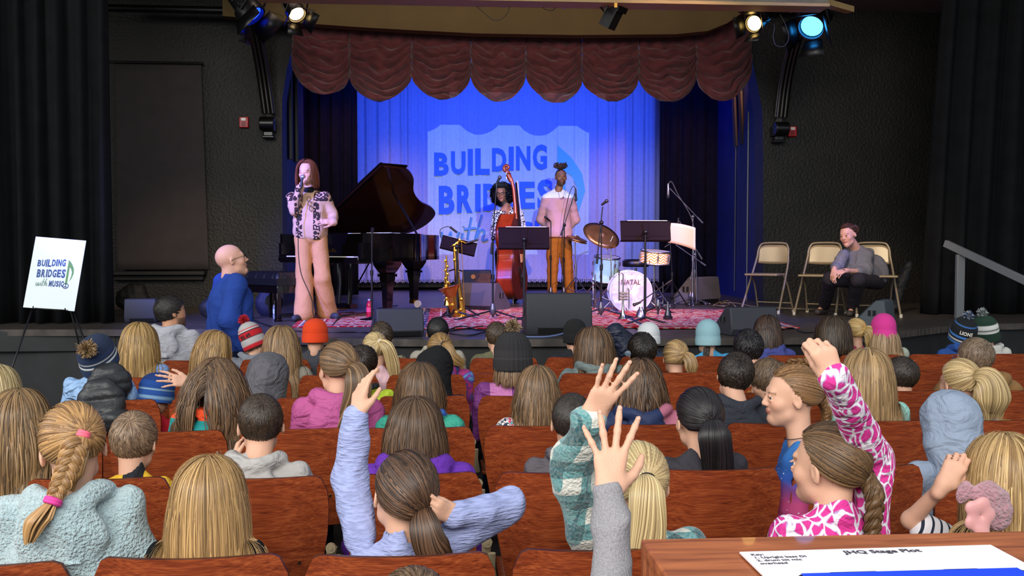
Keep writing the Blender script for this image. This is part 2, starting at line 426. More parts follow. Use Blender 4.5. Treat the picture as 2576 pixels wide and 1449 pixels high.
class Hair:
    def __init__(s, M, hs, c1, c2, seed=0, mix=.5):
        s.M, s.hs = M, hs; s.Q = np.array(M.to_3x3()); s.rg = np.random.RandomState(seed)
        s.c0 = np.array(M @ Vector(SCC * hs)); s.r = SCR * hs; s.V = []; s.F = []; s.K = []; s.n = 0
        s.c1, s.c2, s.mix = np.array(col4(c1)[:3]), np.array(col4(c2)[:3]), mix
    def raw(s, V, F, K): s.V.append(V); s.F.append(np.asarray(F) + s.n); s.K.append(K); s.n += len(V)
    def cols(s, n):
        t = np.clip(s.rg.beta(1.2, 1.2, n) + (s.mix - .5), 0, 1)[:, None]
        return (s.c1 * (1 - t) + s.c2 * t) * s.rg.uniform(.72, 1.15, (n, 1))
    def ribbons(s, P, W, cen=None, col=None, arch=.22, taper=True):
        n, m = P.shape[:2]; T = np.gradient(P, axis=1); T /= np.linalg.norm(T, axis=2)[..., None] + 1e-9
        cen = s.c0 if cen is None else cen
        o = P - cen; o[..., 2] = np.maximum(o[..., 2], 0) * .9; o -= (o * T).sum(-1)[..., None] * T; o /= np.linalg.norm(o, axis=2)[..., None] + 1e-9
        sd = np.cross(T, o); W = np.broadcast_to(np.asarray(W).reshape(-1, 1) if np.ndim(W) < 2 else W, (n, m)).copy()
        if taper: W = W * np.interp(np.linspace(0, 1, m), [0, .1, .75, 1], [.7, 1, 1, .15])
        V = np.stack([P - sd * W[..., None] / 2, P + o * (W * arch)[..., None], P + sd * W[..., None] / 2], 2).reshape(-1, 3)
        i = (np.arange(n)[:, None] * m + np.arange(m - 1)[None]).ravel() * 3
        F = np.concatenate([np.stack([i, i + 1, i + 4, i + 3], 1), np.stack([i + 1, i + 2, i + 5, i + 4], 1)])
        col = s.cols(n) if col is None else col
        s.raw(V, F, np.repeat(col, m * 3, 0))
    def cap(s, off=1.035, low=0., n=34):
        if UNDER[0] < 9: return
        a = np.linspace(0, 2 * PI, n, endpoint=False); b = np.linspace(0, PI, n // 2 + 1); A, B = np.meshgrid(a, b)
        u = np.stack([np.sin(B) * np.cos(A), np.sin(B) * np.sin(A), np.cos(B)], -1).reshape(-1, 3)
        ok = u[:, 2] > np.interp(u[:, 1], [-1, -.3, 0, .3, .6, 1], [-.75, -.62, -.4, .1, .5, .7]) + low
        V = s.c0 + (u * s.r * off) @ s.Q.T; F = []
        for j in range(n // 2):
            for i in range(n):
                q = (j * n + i, (j + 1) * n + i, (j + 1) * n + (i + 1) % n, j * n + (i + 1) % n)
                if all(ok[list(q)]): F.append(q)
        k = s.c1 * .5 + s.c2 * .5
        s.raw(V, np.array(F), np.tile(k * .8, (len(V), 1)))
    def long(s, n, zend, coll=(), wid=.008, ds=.022, wav=.004, part='c', lay=.16, low=0., back=.5, puff=0.):
        u = scalp_dirs(n, s.rg, low); n = len(u); hs = s.hs
        sx = np.sign(u[:, 0] + s.rg.normal(size=n) * .04)
        fr = np.clip(u[:, 1] * 1.6 + .35, 0, 1)
        v = np.stack([sx * .75 * fr + u[:, 0] * .7 * (1 - fr) + u[:, 0] * .3, -back - .1 * np.abs(u[:, 1]), -.25 - .5 * (1 - fr)], 1) if part == 'c' else np.stack([sx * .55 + u[:, 0] * .8, -.35 - .2 * np.abs(u[:, 1]), -.15 + 0 * sx], 1) if part == 's' else np.stack([u[:, 0] * .8, -1 + 0 * sx, 0 * sx - .2], 1)
        v = v @ s.Q.T; v /= np.linalg.norm(v, axis=1)[:, None]
        L = s.rg.uniform(.0, 1, n); off = 1.03 + L * lay
        p = s.c0 + (u * s.r * off[:, None]) @ s.Q.T; g = np.array([0, 0, -1.])
        steps = int((s.c0[2] + .1 - zend) / ds) + 12; out = [p.copy()]; ph = s.rg.uniform(0, 6, n); ze = zend + s.rg.uniform(-.012, .03, n) + (s.rg.uniform(0, 1, n) > .85) * s.rg.uniform(0, .07, n)
        cl = s.rg.randint(0, max(6, n // 14), n); dr = s.rg.normal(size=(cl.max() + 1, 3)); dr[:, 2] = 0; dr = dr[cl]; ph = ph * .2 + cl * 1.7
        done = np.zeros(n, bool)
        for k in range(steps):
            l = (p - s.c0) @ s.Q; rho = np.linalg.norm(l / s.r, axis=1); nr = (l / s.r ** 2) @ s.Q.T; nr /= np.linalg.norm(nr, axis=1)[:, None]
            v = v * (.72 if part == 's' else .62) + g * (.3 if part == 's' else .42) + (dr * (wav * 8 * np.cos(ph + k * .55))[:, None]); dn = (v * nr).sum(1)
            near = rho < off + .12
            v = np.where((near & (dn < 0))[:, None], v - nr * dn[:, None], v)
            v /= np.linalg.norm(v, axis=1)[:, None] + 1e-9
            q = p + v * ds
            l = (q - s.c0) @ s.Q; rho = np.linalg.norm(l / s.r, axis=1); f = np.where(rho < off, off / np.maximum(rho, 1e-3), 1)
            q = s.c0 + (l * f[:, None]) @ s.Q.T
            for a, b, ra, rb in coll:
                ba = b - a; h = np.clip(((q - a) @ ba) / (ba @ ba), 0, 1); w = q - a - h[:, None] * ba; dd = np.linalg.norm(w, axis=1); rr = ra + (rb - ra) * h + .004 + L * .016
                w = w / (dd[:, None] + 1e-9); q = np.where((dd < rr)[:, None], q + w * (rr - dd)[:, None], q)
            q = np.where(done[:, None], p, q); done |= q[:, 2] < ze; p = q; out.append(p.copy())
        P = np.stack(out, 1)
        s.ribbons(P, wid * .8 * s.rg.uniform(.5, 1.3, n)); return s
    def short(s, n, ln=.04, wid=.006, crown=(.12, -.72, .68), lift=.12, rough=.25, low=-.05, curl=0., off0=1.03):
        u = scalp_dirs(n, s.rg, low); n = len(u); cr = np.array(crown) / np.linalg.norm(crown)
        d = u - cr; d -= (d * u).sum(1)[:, None] * u; d /= np.linalg.norm(d, axis=1)[:, None] + 1e-6
        w = np.cross(u, d); d = d + w * (.35 + s.rg.normal(size=(n, 1)) * rough) + s.rg.normal(size=(n, 3)) * rough * .6
        d[:, 2] -= .15; t = np.linspace(0, 1, 6); ll = ln / .09 * s.rg.uniform(.6, 1.2, n) / s.hs; ph = s.rg.uniform(0, 6, n)
        P = u[:, None] + d[:, None] * (ll[:, None] * t[None])[..., None] + curl * np.stack([np.sin(ph[:, None] + t * 5), np.cos(ph[:, None] + t * 5), np.sin(ph[:, None] * 2 + t * 4)], -1) * t[None, :, None]
        P /= np.linalg.norm(P, axis=2)[..., None]; P = P * (off0 + lift * s.rg.uniform(.3, 1, n)[:, None] * np.sin(t * 2.2)[None])[..., None]
        P = s.c0 + (P * s.r) @ s.Q.T; s.ribbons(P, wid * .85 * s.rg.uniform(.6, 1.4, n)); return s
    def pony(s, n, tie, tail, rt=.03, wid=.007, low=0., loose=.05, spread=1.2, drop=.03, frac=1.0):
        """hair gathered at tie (unit direction) and hanging along tail (world points)"""
        u = scalp_dirs(n, s.rg, low); n = len(u); T = np.array(tie, float); T /= np.linalg.norm(T)
        t = np.linspace(0, 1, 11)[None, :, None]; om = np.arccos(np.clip(u @ T, -1, 1))[:, None, None] + 1e-3
        g = (np.sin((1 - t) * om) * u[:, None] + np.sin(t * om) * T) / np.sin(om + 1e-4)
        g /= np.linalg.norm(g, axis=2)[..., None]; rad = 1.04 + s.rg.uniform(0, loose, (n, 1, 1)) * np.sin(t * PI) + .03 * t + s.rg.uniform(0, .05, (n, 1, 1))
        P = s.c0 + (g * s.r * rad) @ s.Q.T
        tl = np.array([tuple(p) for p in spline(tail, 6)]); m = len(tl); dl = np.gradient(tl, axis=0); dl /= np.linalg.norm(dl, axis=1)[:, None]
        x = np.cross(dl, [.3, 1, .2]); x /= np.linalg.norm(x, axis=1)[:, None]; y = np.cross(dl, x)
        a = s.rg.uniform(0, 2 * PI, n); rr = np.sqrt(s.rg.uniform(0, 1, n)); tt = np.linspace(0, 1, m)
        pr = rt * np.interp(tt, [0, .06, .3, .75, 1], [.34, .55, 1, .95 * spread, .6 * spread])
        a2 = a[:, None] + np.sin(tt * 3 + a[:, None] * 3)[:] * .25
        Q = tl[None] + (np.cos(a2) * rr[:, None] * pr)[..., None] * x + (np.sin(a2) * rr[:, None] * pr)[..., None] * y
        Q[:, -1, 2] -= s.rg.uniform(-drop, drop, n) * .6
        keep = s.rg.uniform(0, 1, n) < frac
        s.ribbons(P, wid * s.rg.uniform(.6, 1.3, n), taper=False)
        W = wid * s.rg.uniform(.6, 1.3, n)[:, None] * np.interp(tt, [0, .8, 1], [1, .9, .2])
        if m > 2: s.ribbons(Q[keep], W[keep], cen=tl.mean(0) + np.array([0, .25, 0]), taper=False)
        return s
    def braid(s, path, r=.022, turns=5, sub=9, tuft=.05):
        P = np.array([tuple(p) for p in spline(path, 26)]); m = len(P); D = np.gradient(P, axis=0); D /= np.linalg.norm(D, axis=1)[:, None]
        out = P - s.c0; out[:, 2] = 0; out -= (out * D).sum(1)[:, None] * D; out /= np.linalg.norm(out, axis=1)[:, None] + 1e-9; sd = np.cross(D, out)
        t = np.linspace(0, 1, m) * turns * 2 * PI; tp = np.interp(np.linspace(0, 1, m), [0, .15, .7, 1], [1.1, 1, .8, .55])
        for i in range(3):
            ph = t + i * 2 * PI / 3; cx = np.sin(ph) * r * .62 * tp; cy = np.sin(2 * ph) * r * .36 * tp
            cen = P + sd * cx[:, None] + out * cy[:, None]; d2 = np.gradient(cen, axis=0); d2 /= np.linalg.norm(d2, axis=1)[:, None]
            a1 = np.cross(d2, out); a1 /= np.linalg.norm(a1, axis=1)[:, None]; a2 = np.cross(d2, a1); R_ = r * .52 * tp
            V = []; kk = 9
            for a in range(kk):
                q = 2 * PI * a / kk; V.append(cen + a1 * (np.cos(q) * R_)[:, None] + a2 * (np.sin(q) * R_)[:, None])
            V = np.stack(V, 1).reshape(-1, 3); F = []
            j = np.arange(m - 1)
            for a in range(kk): F.append(np.stack([j * kk + a, j * kk + (a + 1) % kk, (j + 1) * kk + (a + 1) % kk, (j + 1) * kk + a], 1))
            s.raw(V, np.vstack(F), np.tile((s.c1 + s.c2) * .42, (len(V), 1)))
            q = s.rg.uniform(0, 2 * PI, sub * 2); Pq = cen[None] + np.cos(q)[:, None, None] * a1[None] * (R_ * 1.04)[None, :, None] + np.sin(q)[:, None, None] * a2[None] * (R_ * 1.04)[None, :, None]
            s.ribbons(Pq, .0028 * r / .02, cen=P.mean(0) - out.mean(0) * .2, taper=False)
        return s
    def build(s, parent, name='hair', m=None):
        return np_mesh(name, np.vstack(s.V), np.vstack(s.F), m or HAIR, parent, np.vstack(s.K))
def beanie(par, M, s, bands, tilt=(0, 0, 0), ribs=46, pom=None, pomr=.035, height=1., slouch=0, name='beanie', text=None, tcol='#111111', m=None, low=0., pompos=None, n=92, rib=.012, wide=1.0):
    """knitted hat: bands = [(height 0..1, colour)] from the rim up"""
    T = M @ Matrix.Scale(s, 4) @ M4((0, -.014, .0 - low), (R(tilt[0]), R(tilt[1]), R(tilt[2])))
    pf = [(1.02, -.03), (1.09, -.034), (1.115, -.028), (1.125, 0), (1.11, .022), (1.07, .03), (1.08, .042), (1.075, .065), (1.0, .088), (.87, .108), (.68, .124), (.44, .135), (.2, .140), (0, .141)]
    b = MB(); Z0, Z1 = -.034, .141 * height
    rows = []
    for i in range(len(pf) - 1):
        for k in range(3): t = k / 3; rows.append((pf[i][0] * (1 - t) + pf[i + 1][0] * t, (pf[i][1] * (1 - t) + pf[i + 1][1] * t)))
    rows.append(pf[-1]); vs = []; cs = []
    for r_, z in rows:
        z = z * height if z > 0 else z
        t = (z - Z0) / (Z1 - Z0); cc = [cx for tt, cx in bands if t >= tt - 1e-6][-1]; cc = col4(cc)
        for k in range(n):
            a = 2 * PI * k / n; q = r_ * (1 + rib * math.cos(ribs * a)) * wide
            vs.append(T @ Vector((.078 * q * math.cos(a), (.099 * q) * math.sin(a) - slouch * max(0, t - .5), z))); cs.append(cc)
    L = len(rows); fs = [(j * n + k, j * n + (k + 1) % n, (j + 1) * n + (k + 1) % n, (j + 1) * n + k) for j in range(L - 1) for k in range(n)]
    V = np.array([tuple(v) for v in vs]); o = np_mesh(name, V, fs, m or KNIT, par, np.array(cs))
    if text:
        tb = MB(); tz, ang = text[1], text[2]
        def fn(x, y, z):
            a = R(ang) + x / .1; q = 1.105 * wide + z * 8
            return (.078 * q * math.cos(a), .099 * q * math.sin(a), tz + y)
        tb.text(text[0], text[3], T, depth=.0006, bold=.0012, fn=fn, space=1.05, sx=text[4] if len(text) > 4 else 1.0)
        tb.build('lettering', mat('letter_' + tcol, tcol, .8), o)
    if pom:
        pc = T @ Vector(pompos or (0, -slouch * .5, .141 * height + pomr * .55)); pompom(o, pc, pomr * s, pom)
    return o
def pompom(par, pc, r, cols, n=520, seed=3):
    rg = np.random.RandomState(seed); d = rg.normal(size=(n, 3)); d /= np.linalg.norm(d, axis=1)[:, None]
    K = np.array([col4(x)[:3] for x in cols]); k = K[rg.randint(0, len(K), n)] * rg.uniform(.6, 1.15, (n, 1))
    e = d + rg.normal(size=(n, 3)) * .25; t = np.linspace(.3, 1, 4)[None, :, None]; pc = np.array(pc)
    P = pc + r * (d[:, None] * t * rg.uniform(.85, 1.1, (n, 1, 1)) + (e - d)[:, None] * t ** 2 * .6)
    T = P[:, 1:] - P[:, :-1]; sd = np.cross(d, rg.normal(size=(n, 3))); sd /= np.linalg.norm(sd, axis=1)[:, None]
    w = r * .11; V = np.stack([P - sd[:, None] * w * .5, P + sd[:, None] * w * .5], 2).reshape(-1, 3)
    i = (np.arange(n)[:, None] * 4 + np.arange(3)).ravel() * 2; F = np.stack([i, i + 1, i + 3, i + 2], 1)
    o = np_mesh('pompom', V, F, KNIT, par, np.repeat(k, 8, 0))
    return o
def torus(b, ct, r, rt, M=None, n=24, m=8):
    return b.tube([(ct[0] + r * math.cos(2 * PI * i / n), ct[1] + r * math.sin(2 * PI * i / n), ct[2]) for i in range(n)], rt, m, M, closed=True)
def hair_tie(par, p, q, r, col, name='hair_tie', rt=.006):
    b = MB(); F = frame_to(p, q)
    for k in range(2): torus(b, (0, 0, k * rt * 1.2), r, rt, F, 20, 8)
    return b.build(name, mat('tie_' + col, col, .7), par, smooth=180)
def fingernails(par, hands):
    for n, h in hands.items():
        if 'W' not in h: continue
        W = h['W']; X = Solid(); sd, s = h.get('side', 1), h.get('s', 1)
        for p, d, r in hand_solid(X, W, sd, s, h.get('curl', (25, 28, 30, 34)), h.get('spread', .6), h.get('thumb', (35, 20))):
            dz = (W.to_3x3() @ Vector((d.x * sd, d.y, d.z))).normalized(); nx = (W.to_3x3() @ Vector((1, 0, 0))); nx = (nx - dz * nx.dot(dz)).normalized(); ny = dz.cross(nx)
            F = Matrix((nx, ny, dz)).transposed().to_4x4(); F.translation = p - dz * r * s * .15 - ny * r * s * .72
            b = MB(F); b.sphere((0, 0, 0), r * s, 12, sc=(.66, .34, .85)); b.build('fingernail', mat('nail', '#dca48e', .35), par, smooth=180)
def glasses(par, M, s, col='#222222', r=.0016, name='glasses'):
    b = MB(M @ Matrix.Scale(s, 4))
    for x in (-1, 1):
        b.tube([(x * .031 + .021 * math.cos(a), .1 + .003 * math.cos(2 * a), .006 + .016 * math.sin(a)) for a in np.linspace(0, 2 * PI, 17)[:-1]], r / s, 6, closed=True)
        b.tube([(x * .052, .099, .01), (x * .072, .085, .012), (x * .081, .01, .01), (x * .082, -.012, -.004)], r / s, 6)
    b.tube([(-.010, .101, .01), (0, .104, .013), (.010, .101, .01)], r / s, 6)
    return b.build(name, mat('frame_' + col, col, .3), par, smooth=180)
FAIR_ = '#d8a68c'
def eyes(par, M, s, iris='#3a2a1c', closed=False, lid=None):
    for x in (-1, 1):
        if closed:
            b = MB(M @ Matrix.Scale(s, 4)); b.tube([(x * .030 + t, .0895 - abs(t) * .28, -.002 - .25 * (.014 - abs(t)) * .5) for t in np.linspace(-.014, .014, 7)], .0012, 5)
            b.build('eyelashes', mat('lash', '#3a2018', .8), par, smooth=180)
        else:
            b = MB(M @ Matrix.Scale(s, 4)); vs = []; n = 14
            for j in range(9):
                for i in range(n):
                    th = PI * .62 * j / 8 * (1.12 if j < 5 else 1); a = 2 * PI * i / n
                    b.v.append(tuple(b.M @ Vector((x * .029 + .0098 * math.sin(th) * math.cos(a), .0750 + .0098 * math.cos(th), .004 + .0098 * math.sin(th) * math.sin(a)))))
                    b.col.append(col4('#0a0808') if j < 2 else col4(iris) if j < 4 else col4('#c6bfba') if j < 6 else col4(lid or FAIR_))
            b.f = [(j * n + i, j * n + (i + 1) % n, (j + 1) * n + (i + 1) % n, (j + 1) * n + i) for j in range(8) for i in range(n)]; b.mi = [0] * len(b.f)
            b.build('eye', mat('eyeball', rough=.2, fn=attr_fn), par, smooth=180)
            b = MB(M @ Matrix.Scale(s, 4)); b.tube([(x * .030 + t, .0895 - abs(t) ** 2 * 22, .0105 - t * t * 22) for t in np.linspace(-.0125, .0125, 9)], .0011, 5); b.build('eyelashes', mat('lash', '#3a2018', .8), par, smooth=180)
    
# ---- joints: everything in the body frame (x right seen from behind, y forward, z up) around the shoulder centre
def joints(S, yaw, s, hz, seated=True, over=None, lean=0, leg=1.):
    """S shoulder centre, s body scale (1 = adult 1.70 m), hz height of the hips"""
    B = Matrix.Translation(S) @ rot(yaw); J = {'B': B, 's': s, 'S': Vector(S)}
    bk = -lean
    J['pelvis'] = Vector((B @ Vector((0, bk, 0))).xy.to_tuple() + (hz,))
    J['neck'] = Vector(S) + Vector((0, 0, .02 * s))
    Bh = Matrix.Translation(J['pelvis']) @ rot(yaw); J['Bh'] = Bh
    for n, x in (('l', -1), ('r', 1)):
        J['sh' + n] = B @ (Vector((x * .165, 0, -.03)) * s)
        J['el' + n] = B @ (Vector((x * .215, .04, -.28)) * s); J['wr' + n] = B @ (Vector((x * .12, .25, -.34)) * s)
        J['hip' + n] = Bh @ (Vector((x * .085, 0, -.03)) * s)
        if seated:
            J['kn' + n] = Bh @ (Vector((x * .10, .42, .0)) * s * leg); J['an' + n] = Vector(J['kn' + n]) + rot(yaw) @ Vector((0, .02 * s, 0)); J['an' + n].z = .07
        else:
            J['kn' + n] = Bh @ (Vector((x * .09, .02, -.44)) * s); J['an' + n] = Bh @ (Vector((x * .10, 0, -.83)) * s)
    for k, v in (over or {}).items(): J[k] = Vector(v)
    return J
def body_solid(J, M, hs, hands=None, fine=True, thin=.0):
    s = J['s']; X = Solid(.03 * s); B = J['B']; U = lambda p: B @ (Vector(p) * s)
    head_solid(X, M, hs, J.get('nose', 1.), J.get('jaw', 1.), fine, J.get('zl', 1.))
    X.cap(M @ (Vector((0, -.022, -.05)) * hs), J['neck'], .047 * hs * J.get('nk', 1), .055 * s * J.get('nk', 1), k=.02)
    X.cap(U((-.10, -.0, -.06)), U((.10, 0, -.06)), .045 * s)
    X.ell(U((0, 0, -.16)), [.125 * s, .08 * s, .16 * s], B); X.cap(U((0, 0, -.2)), J['pelvis'], .085 * s, .10 * s)
    for n in 'lr':
        X.chain([J['sh' + n], J['el' + n], J['wr' + n]], [.040 * s, .034 * s, .023 * s], k=.02 * s)
        X.chain([J['hip' + n], J['kn' + n], J['an' + n]], [.065 * s, .045 * s, .032 * s], k=.02 * s)
        F = J['B'].to_3x3() @ Vector((0, 1, 0)); a = J['an' + n]
        fw = J.get('foot' + n, F); X.cap(a, a + Vector(fw) * .12 * s + Vector((0, 0, -.035)), .03 * s, .022 * s)
        h = (hands or {}).get(n)
        if h is not None or J.get('hands', True):
            h = h or {}; sd = 1 if n == 'l' else -1
            W = h.get('W') or frame_to(J['wr' + n], J['wr' + n] + (J['wr' + n] - J['el' + n]), h.get('up', (0, 0, 1)))
            hand_solid(X, W, h.get('side', sd), h.get('s', s), h.get('curl', (25, 28, 30, 34)), h.get('spread', .6), h.get('thumb', (35, 20)))
    return X
def top_solid(J, loose=1., sleeve=.045, cuff=.034, folds_=None, length=.0, collar=0, k=.03, wr=.93, arms='lr', hood=False, puff=1., short=False, hem=None, vneck=0):
    s = J['s']; X = Solid(k * s); B = J['B']; U = lambda p: B @ (Vector(p) * s)
    X.cap(U((-.115, 0, -.052)), U((.115, 0, -.052)), .06 * s * puff)
    X.ell(U((0, 0, -.17)), [.172 * s * loose, .112 * s * puff, .19 * s], B)
    for x in (-1, 1): X.cap(U((x * .035, -.012, .022)), U((x * .125, -.006, -.045)), .040 * s, .05 * s, k=.02 * s)
    P = J['pelvis']; X.ell(P + Vector((0, 0, .08 * s)), [.165 * s * loose, .125 * s * puff, .19 * s], J['Bh'])
    X.cap(U((-.05, .0, -.22)), P + (J['Bh'].to_3x3() @ Vector((-.05 * s, 0, .02))), .105 * s * puff, .115 * s * puff); X.cap(U((.05, .0, -.22)), P + (J['Bh'].to_3x3() @ Vector((.05 * s, 0, .02))), .105 * s * puff, .115 * s * puff)
    for n in arms:
        a, b, d = J['sh' + n], J['el' + n], J['wr' + n]; d = b + (d - b) * wr
        if short: X.cap(a, a + (b - a) * .75, .062 * s, .056 * s)
        else: X.chain([a, b, d], [.06 * s * puff, sleeve * s * puff * 1.05, cuff * s * puff], k=.025 * s)
    if collar: X.cap(U((0, -.012, .02)), U((0, -.004, collar + .02)), .068 * s, .062 * s, k=.015 * s); X.cap(U((0, -.002, .07)), U((0, .0, .2)), .05 * s, .056 * s, k=.008, sub=True)
    if hood:
        q = [(-.085, .05, .01), (-.10, -.03, .04), (-.06, -.09, .032), (0, -.108, .02), (.06, -.09, .032), (.10, -.03, .04), (.085, .05, .01)]
        X.chain([U(p) for p in spline(q, 3)], [.029 * s * hood] * 19, k=.022 * s)
        X.ell(U((0, -.104, -.075)), [.125 * s * hood, .048 * s * hood, .10 * s * hood], B, k=.03 * s)
        X.cap(U((-.06, -.145, -.15)), U((.06, -.145, -.15)), .012 * s, k=.012 * s)
    if hem is not None: X.cut(hem)
    if vneck: X.cap(U((0, .125, .06)), U((0, .118, -.12)), .085 * s, .022 * s, k=.008, sub=True)
    if folds_: X.disp = folds(folds_[0], folds_[1], folds_[2] if len(folds_) > 2 else 18); X.dmax = folds_[1]
    return X
def legs_solid(J, r=(.088, .062, .052), top=.10, fold=None, k=.03, hem=.96):
    s = J['s']; X = Solid(k * s)
    X.ell(J['pelvis'] + Vector((0, 0, -.01)), [.15 * s, .115 * s, top * s * 1.1], J['Bh'])
    for n in 'lr':
        a, b, d = J['hip' + n], J['kn' + n], J['an' + n]; X.chain([a, b, b + (d - b) * hem], [r[0] * s, r[1] * s, r[2] * s], k=.02 * s)
    if fold: X.disp = folds(*fold); X.dmax = fold[1]
    return X
def shoes(par, J, col='#222222', sole='#d8d8d8', h=.008):
    s = J['s']; F = J['B'].to_3x3() @ Vector((0, 1, 0))
    for n in 'lr':
        f = Vector(J.get('foot' + n, F)).normalized(); a = J['an' + n]; g = J.get('floor', a.z - .07)
        X = Solid(.02); X.cap(Vector((a.x, a.y, g + .06)) - f * .03 * s, Vector((a.x, a.y, g + .055)), .038 * s, .036 * s)
        X.cap(Vector((a.x, a.y, g + .045)) - f * .035 * s, Vector((a.x, a.y, g + .036)) + f * .15 * s, .036 * s, .034 * s)
        X.build('shoe', mat('shoe_' + col, col, .7), par, h)
UPC = lambda J: [(np.array(tuple(J['B'] @ Vector((x0 * J['s'], 0, -.055 * J['s'])))), np.array(tuple(J['B'] @ Vector((x1 * J['s'], 0, -.055 * J['s'])))), .064 * J['s'], .064 * J['s']) for x0, x1 in ((-.14, .14),)] + \
    [(np.array(tuple(J['B'] @ Vector((x * J['s'], -.0, -.12 * J['s'])))), np.array(tuple(J['B'] @ Vector((x * J['s'], -.01, -.42 * J['s'])))), .115 * J['s'], .125 * J['s']) for x in (-.055, .055)]

# ------------------------------------------------------------------ materials of the hall
def seatwood(nt, b):
    v = coords(nt, (1.2, 5, 9)); n = N(nt, 'TexNoise', {'Vector': v, 'Scale': 3.2, 'Detail': 7.0, 'Roughness': .62, 'Distortion': 1.4})
    f = N(nt, 'TexNoise', {'Vector': coords(nt, (2, 40, 60)), 'Scale': 6., 'Detail': 3.0})
    m = N(nt, 'Math', {0: n.outputs[0], 1: f.outputs[0]}, operation='MULTIPLY_ADD'); m.inputs[2].default_value = .0
    s = N(nt, 'Math', {0: n.outputs[0], 1: f.outputs[0]}, operation='ADD')
    r = ramp(nt, N(nt, 'Math', {0: s.outputs[0], 1: .5}, operation='MULTIPLY').outputs[0], [(.33, c('#54200f')), (.46, c('#84381c')), (.54, c('#9a4824')), (.68, c('#b86236'))])
    nt.links.new(r, b.inputs['Base Color'])
    bp = N(nt, 'Bump', {'Height': f.outputs[0], 'Strength': .08, 'Distance': .004}); nt.links.new(bp.outputs[0], b.inputs['Normal'])
SEAT = mat('red_brown_plywood', rough=.34, spec=.5, coat=.35, fn=seatwood)
SEAT_EDGE = mat('dark_seat_edge', '#4a1a0c', .4, var=.3)
CREAM = mat('cream_cast_iron', '#a89878', .45, metal=.2, var=.15)
BLACKW = mat('black_stucco', '#110f0c', .6, spec=.5, bump=1.0, bsc=30, var=.45, vsc=3)
BLACK = mat('black_paint', '#0b0b0d', .6, var=.2)
BLACKC = mat('black_cloth', '#0a0b0e', .95, var=.25, vsc=8, spec=.1)
DRAPE = mat('black_drape', '#101113', .9, var=.25, vsc=5, spec=.15)
BLUE_LIT = mat('blue_lit_wood', '#121d55', .55, var=.15)  # blue stage light on the arch returns put into the base colour
def planks(nt, b):
    v = coords(nt); br = N(nt, 'TexBrick', {'Vector': v, 'Scale': 1.0, 'Color1': c('#38332f'), 'Color2': c('#4a423c'), 'Mortar': c('#100e0d'), 'Mortar Size': .004, 'Brick Width': 2.4, 'Row Height': .13})
    n = N(nt, 'TexNoise', {'Vector': coords(nt, (1, 9, 1)), 'Scale': 7.0, 'Detail': 5.0})
    m = N(nt, 'Mix', {0: .5, 6: br.outputs[0], 7: ramp(nt, n.outputs[0], [(.35, c('#2a2624')), (.7, c('#6a5f58'))])}, data_type='RGBA'); nt.links.new(m.outputs[2], b.inputs['Base Color'])
STAGEF = mat('stage_planks', rough=.42, fn=planks)
FASCIA = mat('stage_fascia', '#1d1e20', .55, var=.35, vsc=5)
FLOORM = mat('hall_floor', '#2a2420', .8, var=.2)
VELVET = mat('maroon_velvet', '#54262a', .8, var=.3, vsc=9, sheen=.3, spec=.2)
SCRIM = mat('pale_curtain', '#b4b0b4', .85, var=.06, vsc=20)
METAL = mat('chrome', '#c8c8cc', .22, metal=1); STEEL = mat('grey_steel', '#6a6c70', .4, metal=.6)
BMETAL = mat('black_metal', '#0d0d10', .38, metal=.2); BPLAST = mat('black_plastic', '#101114', .5)
# ------------------------------------------------------------------ floor, stage
b = MB(); b.box((0, 3.5, -.05), (24, 17, .1)); b.build('floor', FLOORM, kind='structure')
edge = [(-420, 829), (290, 829), (500, 828), (620, 835), (700, 844), (780, 850), (1100, 854), (1400, 853.5), (1750, 851), (2050, 848), (2200, 841), (2350, 824), (2480, 815), (2950, 808)]
EP = [on_stage(*p) for p in edge]; EP = [(p.x, p.y) for p in spline(EP, 3)]
b = MB(); b.prism(EP + [(9, 17.7), (-9, 17.7)], ST - .06, ST); b.build('floor_stage', STAGEF, kind='structure')
ins = [(x, y + .07) for x, y in EP]
b = MB(); b.prism(ins + [(9, 17.6), (-9, 17.6)], 0, ST - .061); b.build('wall_stage_front', FASCIA, kind='structure')
pl = [on_stage(px, 829) for px in (-420, 285)]
b = MB(); b.box(((pl[0].x + pl[1].x) / 2, pl[0].y - .055, ST - .11), (pl[1].x - pl[0].x, .12, .20)); b.build('trim_stage_left', FASCIA, kind='structure', bevel=.01)
b = MB()
for i, px in enumerate((-160, 0, 163, 300)): p = at(px, 930, Y=pl[0].y - .02); b.box((p.x, pl[0].y - .0, .31), (.012, .03, .6))
b.build('trim_stage_panels', BLACK, kind='structure')
# ------------------------------------------------------------------ proscenium wall and stage house
WY = 12.4
def xz(px, py, Y=WY): p = at(px, py, Y=Y); return (p.x, p.z)
Lc = [xz(712, 760), xz(709, 345), xz(710, 248), xz(721, 177), xz(732, 132), xz(748, 88), xz(758, 40), xz(765, -30)]
Rc = [xz(1920, 762), xz(1920, 400), xz(1918, 280), xz(1906, 217), xz(1890, 140), xz(1881, 106), xz(1874, 60), xz(1868, -30)]
XW = Matrix(((1, 0, 0, 0), (0, 0, 1, 0), (0, 1, 0, 0), (0, 0, 0, 1)))
b = MB(); b.prism([(-9, .8), (Lc[0][0], .8)] + Lc + [(Lc[-1][0], 6.2), (-9, 6.2)], WY, WY + .35, XW); b.build('wall_left', BLACKW, kind='structure', smooth=30)
b = MB(); b.prism([(9, .8), (Rc[0][0], .8)] + Rc + [(Rc[-1][0], 6.2), (9, 6.2)], WY, WY + .35, XW); b.build('wall_right', BLACKW, kind='structure', smooth=30)
b = MB(); b.box((0, WY + .2, 5.6), (7, .3, 1.4)); b.build('wall_over_arch', BLACK, kind='structure')
